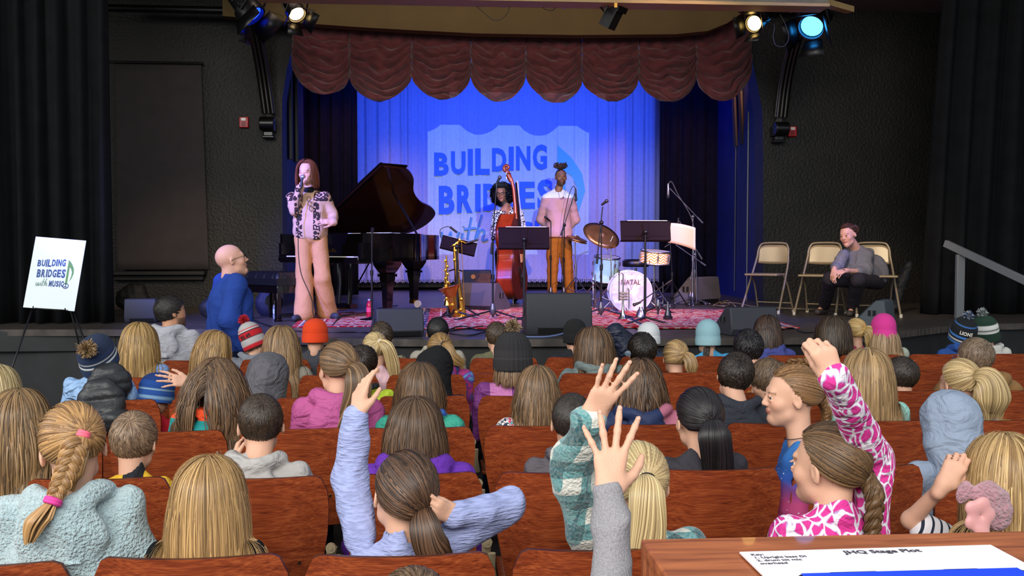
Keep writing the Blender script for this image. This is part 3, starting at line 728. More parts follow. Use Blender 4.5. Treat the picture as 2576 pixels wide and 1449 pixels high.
b = MB(); b.box((0, 17.65, 3.4), (18, .1, 5.2)); b.build('wall_back', BLACK, kind='structure')
for sx, n in ((-1, 'side_left'), (1, 'side_right')):
    b = MB(); b.box((sx * 7.6, 13.0, 3.1), (.1, 9.5, 6.4)); b.build('wall_' + n, BLACK, kind='structure')
b = MB(); b.box((0, 15.2, 6.25), (18, 5.4, .1)); b.build('ceiling_stage_house', BLACK, kind='structure')
zc = at(2250, 30, Y=WY).z
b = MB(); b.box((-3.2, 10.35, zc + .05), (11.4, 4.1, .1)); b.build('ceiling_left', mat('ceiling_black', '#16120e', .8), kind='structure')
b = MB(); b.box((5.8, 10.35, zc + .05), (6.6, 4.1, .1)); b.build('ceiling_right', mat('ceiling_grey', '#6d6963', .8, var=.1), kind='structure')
# returns behind the arch, blue light painted into their colour, with fins
def wallquad(name, a, bb, z0, z1, m, th=.04, **k):
    a = Vector((a[0], a[1], 0)); bb = Vector((bb[0], bb[1], 0)); d = bb - a; mid = (a + bb) / 2
    q = MB(); q.box((mid.x, mid.y, (z0 + z1) / 2), (d.length, th, z1 - z0), (0, 0, math.atan2(d.y, d.x))); return q.build(name, m, **k)
p0 = at(706, 500, Y=12.75); p1 = at(762, 500, Y=14.2)
wallquad('wall_return_left', (p0.x, p0.y), (p1.x, p1.y), ST, 5.8, BLUE_LIT, kind='structure')
p0 = at(1925, 500, Y=12.75); p1 = at(1798, 500, Y=15.6)
wallquad('wall_return_right', (p0.x, p0.y), (p1.x, p1.y), ST, 5.8, BLUE_LIT, kind='structure')
b = MB()
for px, Y in ((727, 13.2), (742, 13.6)): q = at(px, 300, Y=Y); b.box((q.x + .03, q.y - .02, 3.9), (.03, .12, 2.2))
b.build('trim_fins_left', mat('grey_wood', '#4a4a44', .7), kind='structure')
b = MB()
for px, Y in ((1852, 14.2), (1868, 13.9)): q = at(px, 200, Y=Y); b.box((q.x - .05, q.y - .03, 4.0), (.03, .12, 1.75), (0, R(-3), 0))
b.build('trim_fins_right', mat('dark_grey_wood', '#24241f', .8), kind='structure')
b = MB(); q = at(1885, 500, Y=13.2); b.cyl((q.x - .04, q.y - .05, ST), (q.x - .04, q.y - .05, 3.5), .012); q = at(1850, 560, Y=14.2); b.box((q.x - .02, q.y - .04, 2.2), (.012, .02, 2.5))
b.build('trim_door_edge', STEEL, kind='structure')
b = MB(); q = at(1817, 575, Y=15.1); b.box((q.x, q.y - .05, q.z), (.03, .04, .22)); b.box((q.x + .05, q.y - .08, q.z), (.03, .04, .14)); b.box((q.x, q.y - .06, q.z + .45), (.03, .02, .2))
b.build('door_latch', STEEL, label='grey steel latch on blue-lit side door', cat='latch', loc=q)
# soft goods ---------------------------------------------------------
def curtain(name, xa, xb, Y, z0, z1, m, folds_, amp, seed, label, cat='curtain', edge=None, nu=None, nv=14, sub=1.0, **k):
    rg = random.Random(seed); ph = [rg.uniform(0, 6) for _ in range(4)]; nu = nu or folds_ * 12
    def f(u, v):
        X0 = edge(v) if edge else xa; x = X0 + (xb - X0) * u; a = u * folds_ * 2 * PI
        s = math.sin(a + ph[0] + .8 * math.sin(a * .23 + ph[1]) + .12 * math.sin(v * 4 + ph[2]))
        y = amp * (s + .35 * math.sin(2 * a + ph[3] + v) + .3 * math.sin(a * .37 + 2 * v)) * (.55 + .45 * v)
        return (x + amp * .25 * math.cos(a * 1.0 + ph[2]), Y + y, z1 + (z0 - z1) * v)
    b = MB(); b.grid(f, nu, nv); return b.build(name, m, None, solid=.004, smooth=180, label=label, cat=cat, loc=((xa + xb) / 2, Y, z0), **k)
xa = at(-250, 500, Y=9.7).x; xb = at(283, 500, Y=9.7).x
curtain('stage_curtain', xa, xb, 9.7, ST + .01, 4.9, DRAPE, 10, .075, 3, 'tall black drape hanging at the left side of the stage')
xr0 = at(2318, 790, Y=10.3).x; xr1 = at(2385, 0, Y=10.3).x
curtain('stage_curtain', xr0, at(2850, 500, Y=10.3).x, 10.3, ST + .01, 4.9, DRAPE, 9, .075, 8, 'tall black drape hanging at the right side behind the handrail', edge=lambda v: xr1 + (xr0 - xr1) * v ** .7)
q0, q1 = at(760, 500, Y=14.5), at(900, 500, Y=14.9)
curtain('masking_curtain', q0.x - .1, q1.x, 14.9, ST + .01, 5.9, BLACKC, 5, .04, 5, 'black masking curtain left of the blue backdrop')
q0, q1 = at(1664, 500, Y=15.3), at(1800, 500, Y=15.6)
curtain('masking_curtain', q0.x, q1.x + .15, 15.4, ST + .01, 5.9, BLACKC, 5, .04, 6, 'black masking curtain right of the blue backdrop')
BY = 16.5
x0, x1 = at(886, 500, Y=BY).x, at(1673, 500, Y=BY).x; zb = at(1280, 703, Y=BY).z
def bd(u, v):
    x = x0 + (x1 - x0) * u; a = u * 62 * PI; m = .35 + .65 * min(1, abs(u - .5) * 2.6) ** 1.5
    return (x, BY + .017 * m * (math.sin(a + 1.4 * math.sin(a * .19)) + .6 * math.sin(a * 1.73 + 1)), 5.6 + (zb - 5.6) * v)
b = MB(); b.grid(bd, 420, 10); bdo = b.build('backdrop_curtain', SCRIM, None, smooth=180, label='pale pleated backdrop curtain washed in blue light', cat='curtain', loc=(.7, BY, zb))
b = MB(); b.box(((x0 + x1) / 2, BY + .22, (zb + ST) / 2), (x1 - x0, .02, zb - ST - .1)); b.build('wall_under_backdrop', BLACK, kind='structure')
b = MB()
for i in range(220):
    x = x0 + (x1 - x0) * (i + .5) / 220; b.box((x, BY + .02 * math.sin(i * 2.1), zb + .0), (.016, .006, .09 + .02 * math.sin(i * 1.7)))
b.build('fringe', SCRIM, bdo)
# scalloped valance
VY = 12.1
jx = [735, 880, 1036, 1184, 1322, 1463, 1605, 1749, 1889]; jy = [165, 198, 192, 195, 196, 201, 201, 198, 170]; ty = [245, 262, 258, 263, 266, 262, 263, 259]
tx = [.5, .52, .52, .5, .52, .5, .48, .46]; topy = [(700, 52), (745, 57), (900, 68), (1040, 76), (1200, 84), (1450, 88), (1700, 86), (1800, 74), (1850, 48), (1920, 20)]
def vtop(px): return np.interp(px, [a for a, _ in topy], [a for _, a in topy]) - 22
vs = []; rg = random.Random(4); NU, NV = 34, 74
def vn(x, y): return math.sin(x * 3.1 + 1.7 * math.sin(y * 2.3 + x)) * .6 + math.sin(y * 5.3 - x * 2.1 + 1.3 * math.sin(x * 4.3)) * .4
b = MB()
for k in range(8):
    def f(u, v, k=k):
        px = jx[k] + (jx[k + 1] - jx[k]) * u
        w = u ** (math.log(.5) / math.log(tx[k])); s = math.sin(PI * w)
        yb = jy[k] * (1 - u) + jy[k + 1] * u + (ty[k] - (jy[k] + jy[k + 1]) / 2) * s ** .62
        yt = vtop(px); sw = v ** .8
        swag = np.interp(v, [0, .25, .6, 1], [0, .1, .75, 1])
        ym = (jy[k] * (1 - u) + jy[k + 1] * u); y = (yt + (ym - yt) * v) + (yb - ym) * swag
        px2 = px
        if k == 0: px2 += 10 * (1 - u) * (1 - v) ** 2
        if k == 7: px2 -= 16 * u * (1 - v) ** 2
        p = at(px2, y, Y=VY); sd = k * 9.7
        g = max(0, min(1, (v - .22) / .2))
        fo = abs(math.sin(PI * (8.5 * v ** .9 + .55 * vn(u * 2.4 + sd, v * 2.2)))) ** .7
        fo2 = abs(math.sin(PI * (17 * v + .9 * vn(u * 3 + sd + 4, v * 3)))) 
        pin = s ** .5
        dy = -.16 * s * g * v - g * (.085 * fo + .03 * fo2) * (.35 + .65 * pin)
        dy += (1 - g) * .022 * math.sin(2 * PI * u * 4 + sd + v) - .02
        if v < .02: dy = 0
        return (p.x + g * .006 * vn(v * 9 + sd, u * 3), VY + dy, p.z)
    b.grid(f, NU, NV)
b.build('valance', VELVET, None, smooth=180, solid=.006, label='scalloped maroon velvet valance swagged across the top of the stage', cat='valance', loc=(.6, VY, 3.4))
# header board between beam and valance
hp = [(560, 40), (680, 50), (745, 57), (900, 68), (1040, 76), (1200, 84), (1450, 88), (1700, 86), (1780, 78), (1830, 58), (1870, 30), (1905, 18), (2000, 14), (2100, 12)]
poly = [xz(*p, Y=11.75) for p in hp]; poly += [(poly[-1][0], 4.95), (poly[0][0], 4.95)]
b = MB(); b.prism(poly, 11.75, 11.95, XW); b.build('trim_arch_header', mat('olive_header', '#574622', .8, var=.15, vsc=2), kind='structure')
# front beam with pale wood edge
bL, bR = at(640, 2, Y=9.5), at(2085, 15, Y=9.5)
b = MB(); b.box(((bL.x + bR.x) / 2, 9.6, bR.z + .004), (bR.x - bL.x, .26, .035)); b.build('trim_beam_edge', mat('pale_wood', '#a88a5c', .6, var=.15, bst=(1, 8, 8)), kind='structure', bevel=.004)
b = MB(); b.box(((bL.x + bR.x) / 2, 9.62, bR.z + .16), (bR.x - bL.x, .22, .27)); b.build('trim_beam', mat('beam_grey', '#6b6456', .6, var=.2), kind='structure')
b = MB(); q = at(2085, 15, Y=9.5); b.box((q.x + .25, 9.9, q.z + .1), (.5, .1, .06), (0, 0, R(35))); b.build('trim_beam_return', MATS['pale_wood'], kind='structure')
for i, (px, py) in enumerate(((992, 2), (1265, 12), (1417, 15), (1668, 20), (1987, 24))):
    q = at(px, py, Y=9.75); b = MB(); T = frame_to(q + Vector((0, 0, .05)), q + Vector(((.03, -.03, -.08))))
    b.lathe([(.012, -.03), (.014, 0), (.022, .03), (.032, .055), (.03, .075), (.0, .082)], T, 14)
    w_ = ['leftmost, above the piano', 'second from left, above the logo', 'third from left, above the bassist', 'fourth, just right of the black spotlight', 'rightmost, by the warm spotlight'][i]
    b.build('reflector_bulb', mat('white_bulb', '#a6a0b0', .5), label='white lamp bulb under the beam, ' + w_, cat='bulb', loc=q, smooth=180, group='white bulbs under the beam')
for pts, l in (([(1190, 8), (1215, 30), (1240, 50), (1262, 48), (1278, 30), (1282, 14)], 'thin cable looping under the beam near the middle bulb'), ([(1362, 14), (1372, 24), (1390, 26), (1400, 16)], 'short thin cable loop under the beam left of the third bulb'), ([(1948, 70), (1945, 95), (1952, 114), (1972, 116), (1984, 95), (1975, 60), (1962, 36)], 'thin dark cable loop hanging beside the right warm spotlight')):
    b = MB(); b.tube([at(pts[0][0], pts[0][1], Y=9.70) + Vector((0, 0, .05))] + spline([at(x, y, Y=9.70) for x, y in pts], 6), .004, 6); b.build('cable', mat('dark_cable', '#2e2a26', .6), label=l, cat='cable', loc=at(*pts[0], Y=9.8), smooth=180)
# window screen, rod, sill, pipe on the left wall
b = MB(); z0, z1 = at(400, 678, Y=12.3).z, at(400, 160, Y=12.3).z; xa, xb = at(289, 400, Y=12.3).x, at(508, 400, Y=12.3).x
b.grid(lambda u, v: (xa + (xb - xa) * u + (.06 * u * v), 12.33 - .02 * v - .012 * math.sin(u * 9 + v * 3) * v - .02 * max(0, math.sin(u * 3.1 + 1)) * v, z1 + (z0 - z1) * v), 30, 20)
t = thing('window_screen', 'dark grey cloth screen hung from a rod on the left wall', 'screen', ((xa + xb) / 2, 12.3, z0))
b.build('cloth', mat('charcoal_cloth', '#383234', .9, var=.12), t, smooth=180, solid=.004)
b = MB(); b.cyl((xa - .05, 12.3, z1 + .012), (xb + .03, 12.3, z1 + .012), .016); b.build('rod', BMETAL, t)
b = MB(); q = at(400, 687, Y=12.3); b.box((at(395, 687, Y=12.3).x, 12.3, q.z), (1.2, .16, .05)); b.box((at(395, 687, Y=12.3).x, 12.34, q.z - .06), (1.14, .08, .06)); b.build('trim_sill', BLACK, kind='structure', bevel=.008)
b = MB(); a_, b_ = at(260, 20, Y=11.9), at(590, 27, Y=11.9); b.cyl(a_, b_, .045, 14); b.build('pipe', BMETAL, label='black pipe running along the top of the left wall', cat='pipe', loc=a_)
# scroll brackets
for sx, base, top, l in ((-1, (674, 318), [(676, 285), (664, 200), (650, 120), (632, 40), (612, -40)], 'black fluted scroll bracket on the wall left of the arch'), (1, (1962, 330), [(1965, 295), (1974, 220), (1990, 140), (2014, 60), (2040, -20)], 'black fluted scroll bracket on the wall right of the arch')):
    q = at(*base, Y=12.25); t = thing('wall_bracket', l, 'bracket', q)
    b = MB(M4(q)); b.box((0, .05, .0), (.17, .22, .12)); b.cyl((-.09, -.05, .03), (.09, -.05, .03), .085, 20); b.cyl((-.095, -.05, .03), (.095, -.05, .03), .035, 14); b.box((0, .06, -.13), (.15, .16, .03)); b.box((0, .07, -.09), (.12, .14, .06))
    b.build('scroll', mat('gloss_black', '#0c0c0c', .3), t, bevel=.01)
    fl = MB()
    for o in (-.05, 0, .05):
        P = [at(x, y, Y=12.2 - .5 * i * i * .12) + Vector((o, 0, 0)) for i, (x, y) in enumerate(top)]; fl.tube(spline(P, 5), .022, 8)
    P = [at(x, y, Y=12.25 - .5 * i * i * .12) for i, (x, y) in enumerate(top)]; fl.tube(spline(P, 5), .085, 4, flat=.6)
    fl.build('fluted_arm', mat('satin_black', '#13110f', .4), t, smooth=50)
    cone = MB(); cone.lathe([(.08, 0), (.0, .14)], M4(q + Vector((0, 0, .1))), 4); cone.build('pyramid', mat('grey_cap', '#3a3836', .6), t)
for px, py, l in ((614, 308, 'red fire alarm box on the wall left of the stage arch'), (1992, 331, 'red fire alarm box on the wall right of the stage arch')):
    q = at(px, py, Y=12.37); t = thing('fire_alarm', l, 'fire alarm', q)
    b = MB(); b.box(q, (.115, .06, .135)); b.build('housing', mat('alarm_red', '#b01018', .35), t, bevel=.008)
    b = MB(); b.box(q + Vector((0, -.035, .035)), (.06, .02, .04)); b.build('strobe', mat('strobe_clear', '#d8d0c8', .2), t, bevel=.004)
    b = MB(); b.box(q + Vector((0, -.034, -.025)), (.05, .008, .05)); b.build('grille', mat('alarm_dark', '#7a0a10', .4), t)
# handrail
t = thing('handrail', 'grey metal stair handrail in front of the right drape', 'handrail', at(2415, 790, Y=9.6))
b = MB(); a_, b_ = at(2378, 612, Y=9.8), at(2640, 735, Y=8.7); F = frame_to(a_, b_, (0, 0, 1)); b.box((0, 0, (b_ - a_).length / 2), (.05, .075, (b_ - a_).length), M=F); b.build('rail', mat('rail_grey', '#6c6f72', .5), t, bevel=.006)
b = MB(); a_ = at(2416, 640, Y=9.65); b.box((a_.x, a_.y, (a_.z + ST) / 2), (.085, .05, a_.z - ST)); b.build('post', MATS['rail_grey'], t, bevel=.006)
# ------------------------------------------------------------------ lettering helper and the logo
def fit_text(b, txt, x0, y0, x1, y1, M, depth=.001, bold=.03, shear=0, tilt=0):
    tmp = MB(); tmp.text(txt, 1, None, depth / max(1e-4, (y1 - y0)), bold, shear)
    xs = [v[0] for v in tmp.v]; ys = [v[1] for v in tmp.v]; ax, bx, ay, by = min(xs), max(xs), min(ys), max(ys)
    vs = []
    for x, y, z in tmp.v:
        X = x0 + (x - ax) / (bx - ax) * (x1 - x0); Y = y0 + (y - ay) / (by - ay) * (y1 - y0) + tilt * (X - x0)
        vs.append((X, Y, z * max(1e-4, (y1 - y0))))
    b.add(vs, tmp.f, M)
def word(b, s, x0, x1, yb, yt, M, slope=0, jit=.0, widths=None, bold=.045, seed=1, depth=.001):
    rg = random.Random(seed); wd = widths or [.35 if ch == 'I' else 1 for ch in s]; tot = sum(wd) + .16 * (len(s) - 1); x = x0; k = (x1 - x0) / tot
    for ch, w_ in zip(s, wd):
        j = rg.uniform(-jit, jit); fit_text(b, ch, x, yb + slope * (x - x0) + j, x + w_ * k, yt + slope * (x - x0) - j * .5, M, depth, bold); x += (w_ + .16) * k
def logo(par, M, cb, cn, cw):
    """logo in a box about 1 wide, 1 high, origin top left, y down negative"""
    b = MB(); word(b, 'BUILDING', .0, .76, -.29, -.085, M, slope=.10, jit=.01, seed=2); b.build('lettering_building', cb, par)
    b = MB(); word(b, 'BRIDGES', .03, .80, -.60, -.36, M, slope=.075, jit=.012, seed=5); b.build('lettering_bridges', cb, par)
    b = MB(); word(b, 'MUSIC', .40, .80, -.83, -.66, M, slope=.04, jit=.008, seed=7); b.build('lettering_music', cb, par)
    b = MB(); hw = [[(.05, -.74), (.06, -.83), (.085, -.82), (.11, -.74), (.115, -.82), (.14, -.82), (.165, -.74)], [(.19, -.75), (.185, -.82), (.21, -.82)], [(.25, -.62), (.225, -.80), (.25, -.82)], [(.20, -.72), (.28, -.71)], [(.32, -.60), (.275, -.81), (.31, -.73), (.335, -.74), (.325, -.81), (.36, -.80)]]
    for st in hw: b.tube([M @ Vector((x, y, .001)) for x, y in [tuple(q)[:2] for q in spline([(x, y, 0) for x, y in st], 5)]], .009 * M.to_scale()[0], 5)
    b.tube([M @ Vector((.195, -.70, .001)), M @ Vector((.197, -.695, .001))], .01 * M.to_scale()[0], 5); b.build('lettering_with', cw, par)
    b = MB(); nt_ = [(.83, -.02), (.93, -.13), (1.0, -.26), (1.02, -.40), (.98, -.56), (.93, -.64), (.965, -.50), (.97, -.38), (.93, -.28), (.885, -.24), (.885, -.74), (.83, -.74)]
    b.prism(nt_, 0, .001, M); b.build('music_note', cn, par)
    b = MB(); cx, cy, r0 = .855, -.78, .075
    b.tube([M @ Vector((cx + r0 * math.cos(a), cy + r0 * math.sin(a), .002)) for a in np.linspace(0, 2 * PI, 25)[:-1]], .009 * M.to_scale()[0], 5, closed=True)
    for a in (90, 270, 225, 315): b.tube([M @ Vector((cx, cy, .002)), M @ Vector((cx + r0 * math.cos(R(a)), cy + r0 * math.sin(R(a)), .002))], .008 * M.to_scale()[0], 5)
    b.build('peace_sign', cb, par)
# projected picture: letters painted blue for the beam's darker parts (the bright field round it comes from the projector beam)
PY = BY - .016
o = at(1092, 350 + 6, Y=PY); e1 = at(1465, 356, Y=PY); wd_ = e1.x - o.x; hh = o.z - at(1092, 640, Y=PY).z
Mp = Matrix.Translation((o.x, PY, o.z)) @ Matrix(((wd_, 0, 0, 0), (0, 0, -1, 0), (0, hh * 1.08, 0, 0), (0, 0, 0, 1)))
t = thing('painted_proj_logo', 'large blue lettered logo painted in place of projected light on the backdrop curtain', 'painted projection', (o.x, PY, o.z))
logo(t, Mp, mat('painted_proj_blue', '#3a5fbe', .85), mat('painted_proj_teal', '#5d9fc6', .85), mat('painted_proj_slate', '#5c86ac', .85))
PJ = (.86, 1.2, 3.1)
pj = lamp('SPOT', 'projector_beam', PJ, (PJ[0] + .016 * 15, PJ[1] + 15, PJ[2]), 3300, (.42, .74, 1), spot_size=R(22), spot_blend=.05, shadow_soft_size=.006)
pj.rotation_euler = (R(90), 0, R(-0))
l = pj.data; l.use_nodes = True; nt = l.node_tree; em = [n for n in nt.nodes if n.type == 'EMISSION'][0]
g = N(nt, 'TexCoord').outputs['Normal']; sp = N(nt, 'SeparateXYZ', {0: g})
def mth(op, a, b_=0.0):
    n = N(nt, 'Math', {0: a, 1: b_}, operation=op); return n.outputs[0]
sx_ = mth('DIVIDE', sp.outputs[0], mth('ABSOLUTE', sp.outputs[2])); sy_ = mth('DIVIDE', sp.outputs[1], mth('ABSOLUTE', sp.outputs[2]))
def proj_rect(x0, x1, y0, y1):
    return mth('MULTIPLY', mth('MULTIPLY', mth('GREATER_THAN', sx_, x0), mth('LESS_THAN', sx_, x1)), mth('MULTIPLY', mth('GREATER_THAN', sy_, y0), mth('LESS_THAN', sy_, y1)))
def slope(px, py, Y): p = at(px, py, Y=Y); return (p.x - PJ[0]) / (Y - PJ[1]), (p.z - PJ[2]) / (Y - PJ[1])
a_, b_ = slope(1077, 640, BY), slope(1481, 640, BY); tt = slope(1255, 236, VY - .1)
nt.links.new(proj_rect(a_[0], b_[0], a_[1], tt[1]), em.inputs['Strength'])
# ------------------------------------------------------------------ poster on easel
BL, BR, TR, TL = at(58, 773, Y=7.75), at(187, 783, Y=7.75), at(215, 602, Y=7.9), at(90, 595, Y=7.9)
t = thing('poster_board', 'white logo poster standing tilted on a thin easel, left of stage', 'poster', BL)
u, v = BR - BL, TL - BL; n = u.cross(v).normalized(); Mb = Matrix((u, v, n)).transposed().to_4x4(); Mb.translation = BL
b = MB(); b.prism([(0, 0), (1, 0), (1, 1), (0, 1)], -.006, 0, Mb); b.build('board', mat('poster_white', '#dfeaee', .4), t)
# text sits upright in the leaning board
ux = u.normalized(); k = u.length; o = BL + u * .13 + v * .72; Ml = Matrix((ux * k * .72, v.normalized() * k * .72, n * k * .72)).transposed().to_4x4(); Ml.translation = o + n * .001
logo(t, Ml, mat('poster_blue', '#2f4f8c', .6), mat('poster_green', '#5f8f4a', .6), mat('poster_sage', '#7a9a94', .6))
t = thing('easel', 'thin black folding easel carrying the white logo poster', 'easel', (BL.x, BL.y, 0))
for P in ([at(88, 770, Y=7.76), at(72, 800, Y=7.7)], [at(168, 778, Y=7.76), at(171, 800, Y=7.7)]):
    d = P[1] - P[0]; kx = (P[0].z) / -d.z; foot = P[0] + Vector((d.x * kx, -.25, -P[0].z))
    b = MB(); b.cyl(P[0] + Vector((0, .04, .08)), foot, .008, 8, .007); b.build('leg', BMETAL, t, smooth=180)
b = MB(); m_ = (TL + TR) / 2; b.cyl(m_ + Vector((-.03, .05, -.25)), (m_.x + .1, m_.y + .55, .0), .007, 8); b.build('rear_leg', BMETAL, t, smooth=180)
b = MB(); p_ = at(88, 776, Y=7.74); q_ = at(168, 781, Y=7.74); b.cyl(p_, q_, .006, 8)
for p in (p_, q_): b.tube([p + Vector((0, .02, 0)), p + Vector((0, -.03, 0)), p + Vector((0, -.035, .02))], .005, 6)
b.build('ledge', BMETAL, t, smooth=180)
# ------------------------------------------------------------------ theatre seats
def seat_back(w=.49):
    def prof(z):   # half width by height 0..1
        return w / 2 * np.interp(z, [0, .12, .35, .6, .85, 1], [.80, .82, .90, .97, 1.0, .985])
    nu, nv = 25, 22; vs = []
    for side in (0, 1):
        for j in range(nv):
            v = j / (nv - 1)
            for i in range(nu):
                u = i / (nu - 1) * 2 - 1; hw = prof(v); x = u * hw
                cz = .055; zt = .84 - (0 if abs(u) < .80 else cz * (1 - math.sqrt(max(0, 1 - ((abs(u) - .80) / .20) ** 2))))
                z = .40 + (zt - .40) * v
                y = -.045 * (1 - u * u) + .055 * (1 - v) - .01 * v * v + (.014 if side else 0)
                vs.append((x, y, z))
    f = []; K = nu * nv
    for j in range(nv - 1):
        for i in range(nu - 1):
            a = j * nu + i; f.append((a, a + 1, a + nu + 1, a + nu)); f.append((K + a, K + a + nu, K + a + nu + 1, K + a + 1))
    rim = [i for i in range(nu)] + [j * nu + nu - 1 for j in range(1, nv)] + [(nv - 1) * nu + i for i in range(nu - 2, -1, -1)] + [j * nu for j in range(nv - 2, 0, -1)]
    rf = [(rim[(i + 1) % len(rim)], rim[i], K + rim[i], K + rim[(i + 1) % len(rim)]) for i in range(len(rim))]
    return vs, f, rf
def make_seat():
    t = thing('theatre_seat', 'x', 'seat')
    b = MB(); vs, f, rf = seat_back(); b.add(vs, f); b.cm = 1; n0 = len(b.f); b.f += rf; b.mi += [1] * len(rf)
    b.build('backrest', [SEAT, SEAT_EDGE], t, smooth=50)
    b = MB(); b.grid(lambda u, v: ((u - .5) * .44, .07 + v * .38, .405 + .02 * math.cos(u * 2 * PI) * .3 - .02 * math.sin(v * PI) - (.03 * max(0, v - .85) / .15)), 12, 10); b.build('seat_pan', SEAT, t, solid=.018, smooth=60)
    b = MB()
    b.box((.262, .16, .03), (.03, .40, .05)); b.box((.262, .14, .22), (.026, .09, .40)); b.box((.262, .16, .44), (.026, .26, .06)); b.build('standard', mat('cast_standard', '#3c2a22', .5), t, bevel=.008)
    b = MB(); b.tube([(.252, .02, .43), (.255, -.012, .50), (.256, -.03, .575), (.258, -.035, .60)], [.022, .014, .016, .02], 10, flat=.5)
    for z, y in ((.60, -.035), (.50, -.008)): b.cyl((.258, y - .022, z), (.258, y - .008, z), .017, 14); b.cyl((.258, y - .026, z), (.258, y - .02, z), .007, 8)
    b.build('bracket', CREAM, t, smooth=50)
    b = MB(); b.tube([(-.252, .02, .43), (-.255, -.012, .50), (-.256, -.03, .56)], [.02, .012, .014], 10, flat=.5); b.build('bracket', CREAM, t, smooth=50)
    b = MB()
    for x in (-.15, .15): b.cyl((x, -.030, .545), (x, -.0365, .545), .006, 10)
    b.build('bolt', mat('bolt_dark', '#3a2a22', .4, metal=.6), t)
    return t
ROWY = [2.44 + .85 * i for i in range(6)]
SEATX0, SEATP = .15, .53
seat0 = make_seat(); seat0_used = [False]; SEATS = []
def row_range(i):
    lo = {4: -4, 5: -4}.get(i, -9); out = []
    for k in range(lo, 9):
        X = SEATX0 + SEATP * (k + .5); q = np.array([X, ROWY[i], .84]) - np.array([0, 0, CAMZ]); l = CR.T @ q; px = 1288 + FPX * l[0] / -l[2]
        if -130 < px < 2576 + 130: out.append(X)
    return out
for i in range(6):
    for X in row_range(i):
        if i == 0 and X > 1.3: pass
        s_ = seat0 if not SEATS else copy_tree(seat0)
        s_.location = (X, ROWY[i] + .012 * math.sin(X * 7 + i * 3), 0); s_.rotation_euler = (0, 0, R(.8) * math.sin(X * 5 + i)); SEATS.append((s_, i, X))

# ------------------------------------------------------------------ stage furniture and instruments
LACQ = mat('black_lacquer', '#0a0708', .14, spec=.6, coat=.3)
BROWNL = mat('lid_underside', '#2e120a', .16, spec=.6, coat=.5, var=.2, bst=(1, 6, 1))
BRASS = mat('brass', '#c08a38', .2, metal=1); GOLD = mat('gold_lacquer', '#d09a45', .22, metal=1)
def placed(loc, rz=0): return M4((loc[0], loc[1], loc[2] if len(loc) > 2 else ST), (0, 0, rz))
def fixture(loc, aim, s, lens, label, lit, doors=True, square=False):
    t = thing('stage_spotlight', label, 'spotlight', loc); F = frame_to(loc, aim)
    b = MB(F @ Matrix.Scale(s, 4))
    if square: b.box((0, 0, -.28), (.17, .17, .34)); b.box((0, 0, -.02), (.13, .13, .2)); b.box((0, 0, -.50), (.13, .13, .1))
    else: b.lathe([(.07, -.34), (.10, -.30), (.105, -.12), (.13, -.10), (.13, .0), (.115, .0), (.10, -.08), (0, -.085)], None, 24); b.box((0, .0, -.2), (.26, .06, .05))
    b.build('body', BMETAL, t, smooth=40)
    b = MB(F @ Matrix.Scale(s, 4)); b.lathe([(0, -.03), (.10 if not square else .05, -.03), (.10 if not square else .05, -.035), (0, -.035)], None, 20)
    b.build('lens', mat('lens_' + lens, lens, .2, emit=lens if lit else None, es=lit or 1), t, smooth=30)
    b = MB(F @ Matrix.Scale(s, 4)); b.tube([(-.15, 0, -.2), (-.15, -.0, -.05), (-.13, .16, -.1), (0, .2, -.12), (.13, .16, -.1), (.15, 0, -.05), (.15, 0, -.2)], .012, 6); b.build('yoke', BMETAL, t)
    if doors:
        for i in range(4):
            b = MB(F @ Matrix.Scale(s, 4) @ Matrix.Rotation(i * PI / 2, 4, 'Z') @ M4((0, .125, 0), (R(-28), 0, 0)))
            w1, w2 = (.12, .15) if i % 2 else (.08, .12); b.add([(-w1, 0, 0), (w1, 0, 0), (w2, 0, .17), (-w2, 0, .17)], [(0, 1, 2, 3)]); b.build('barn_door', BMETAL, t, solid=.003)
    return t
q = at(636, 42, Y=10.4); fixture(q, q + Vector((.42, 1.2, -1.0)) * 1 + Vector((.3, -1.5, 0)), 1.15, '#1030ff', 'black spotlight with lit blue lens, upper left beside the warm one', 6)
q = at(748, 38, Y=10.2); fixture(q, q + Vector((.45, -.55, -.75)), .8, '#ffd890', 'black spotlight with glowing warm lens hanging above the valance left end', 9)
q = at(1535, 50, Y=9.75); fixture(q, q + Vector((-.35, .3, -.75)), 1.0, '#202024', 'unlit square black spotlight hanging from the middle of the beam', 0, False, True)
q = at(1895, 60, Y=10.2); fixture(q, q + Vector((-.75, -.75, -.42)), .8, '#ffd070', 'black spotlight with glowing warm lens hanging above the valance right end', 9)
q = at(2040, 70, Y=10.4); fixture(q, q + Vector((-.75, -.9, -.95)), 1.2, '#30a0ff', 'black spotlight with bright blue lens, upper right by the bracket', 9)
t = thing('cable_tag', 'small yellow tag on the safety cable of the middle spotlight', 'tag', at(1549, 13, Y=9.45)); b = MB(); b.box(at(1549, 13, Y=9.45), (.03, .005, .045)); b.build('tag', mat('yellow_tag', '#d0a020', .5), t)

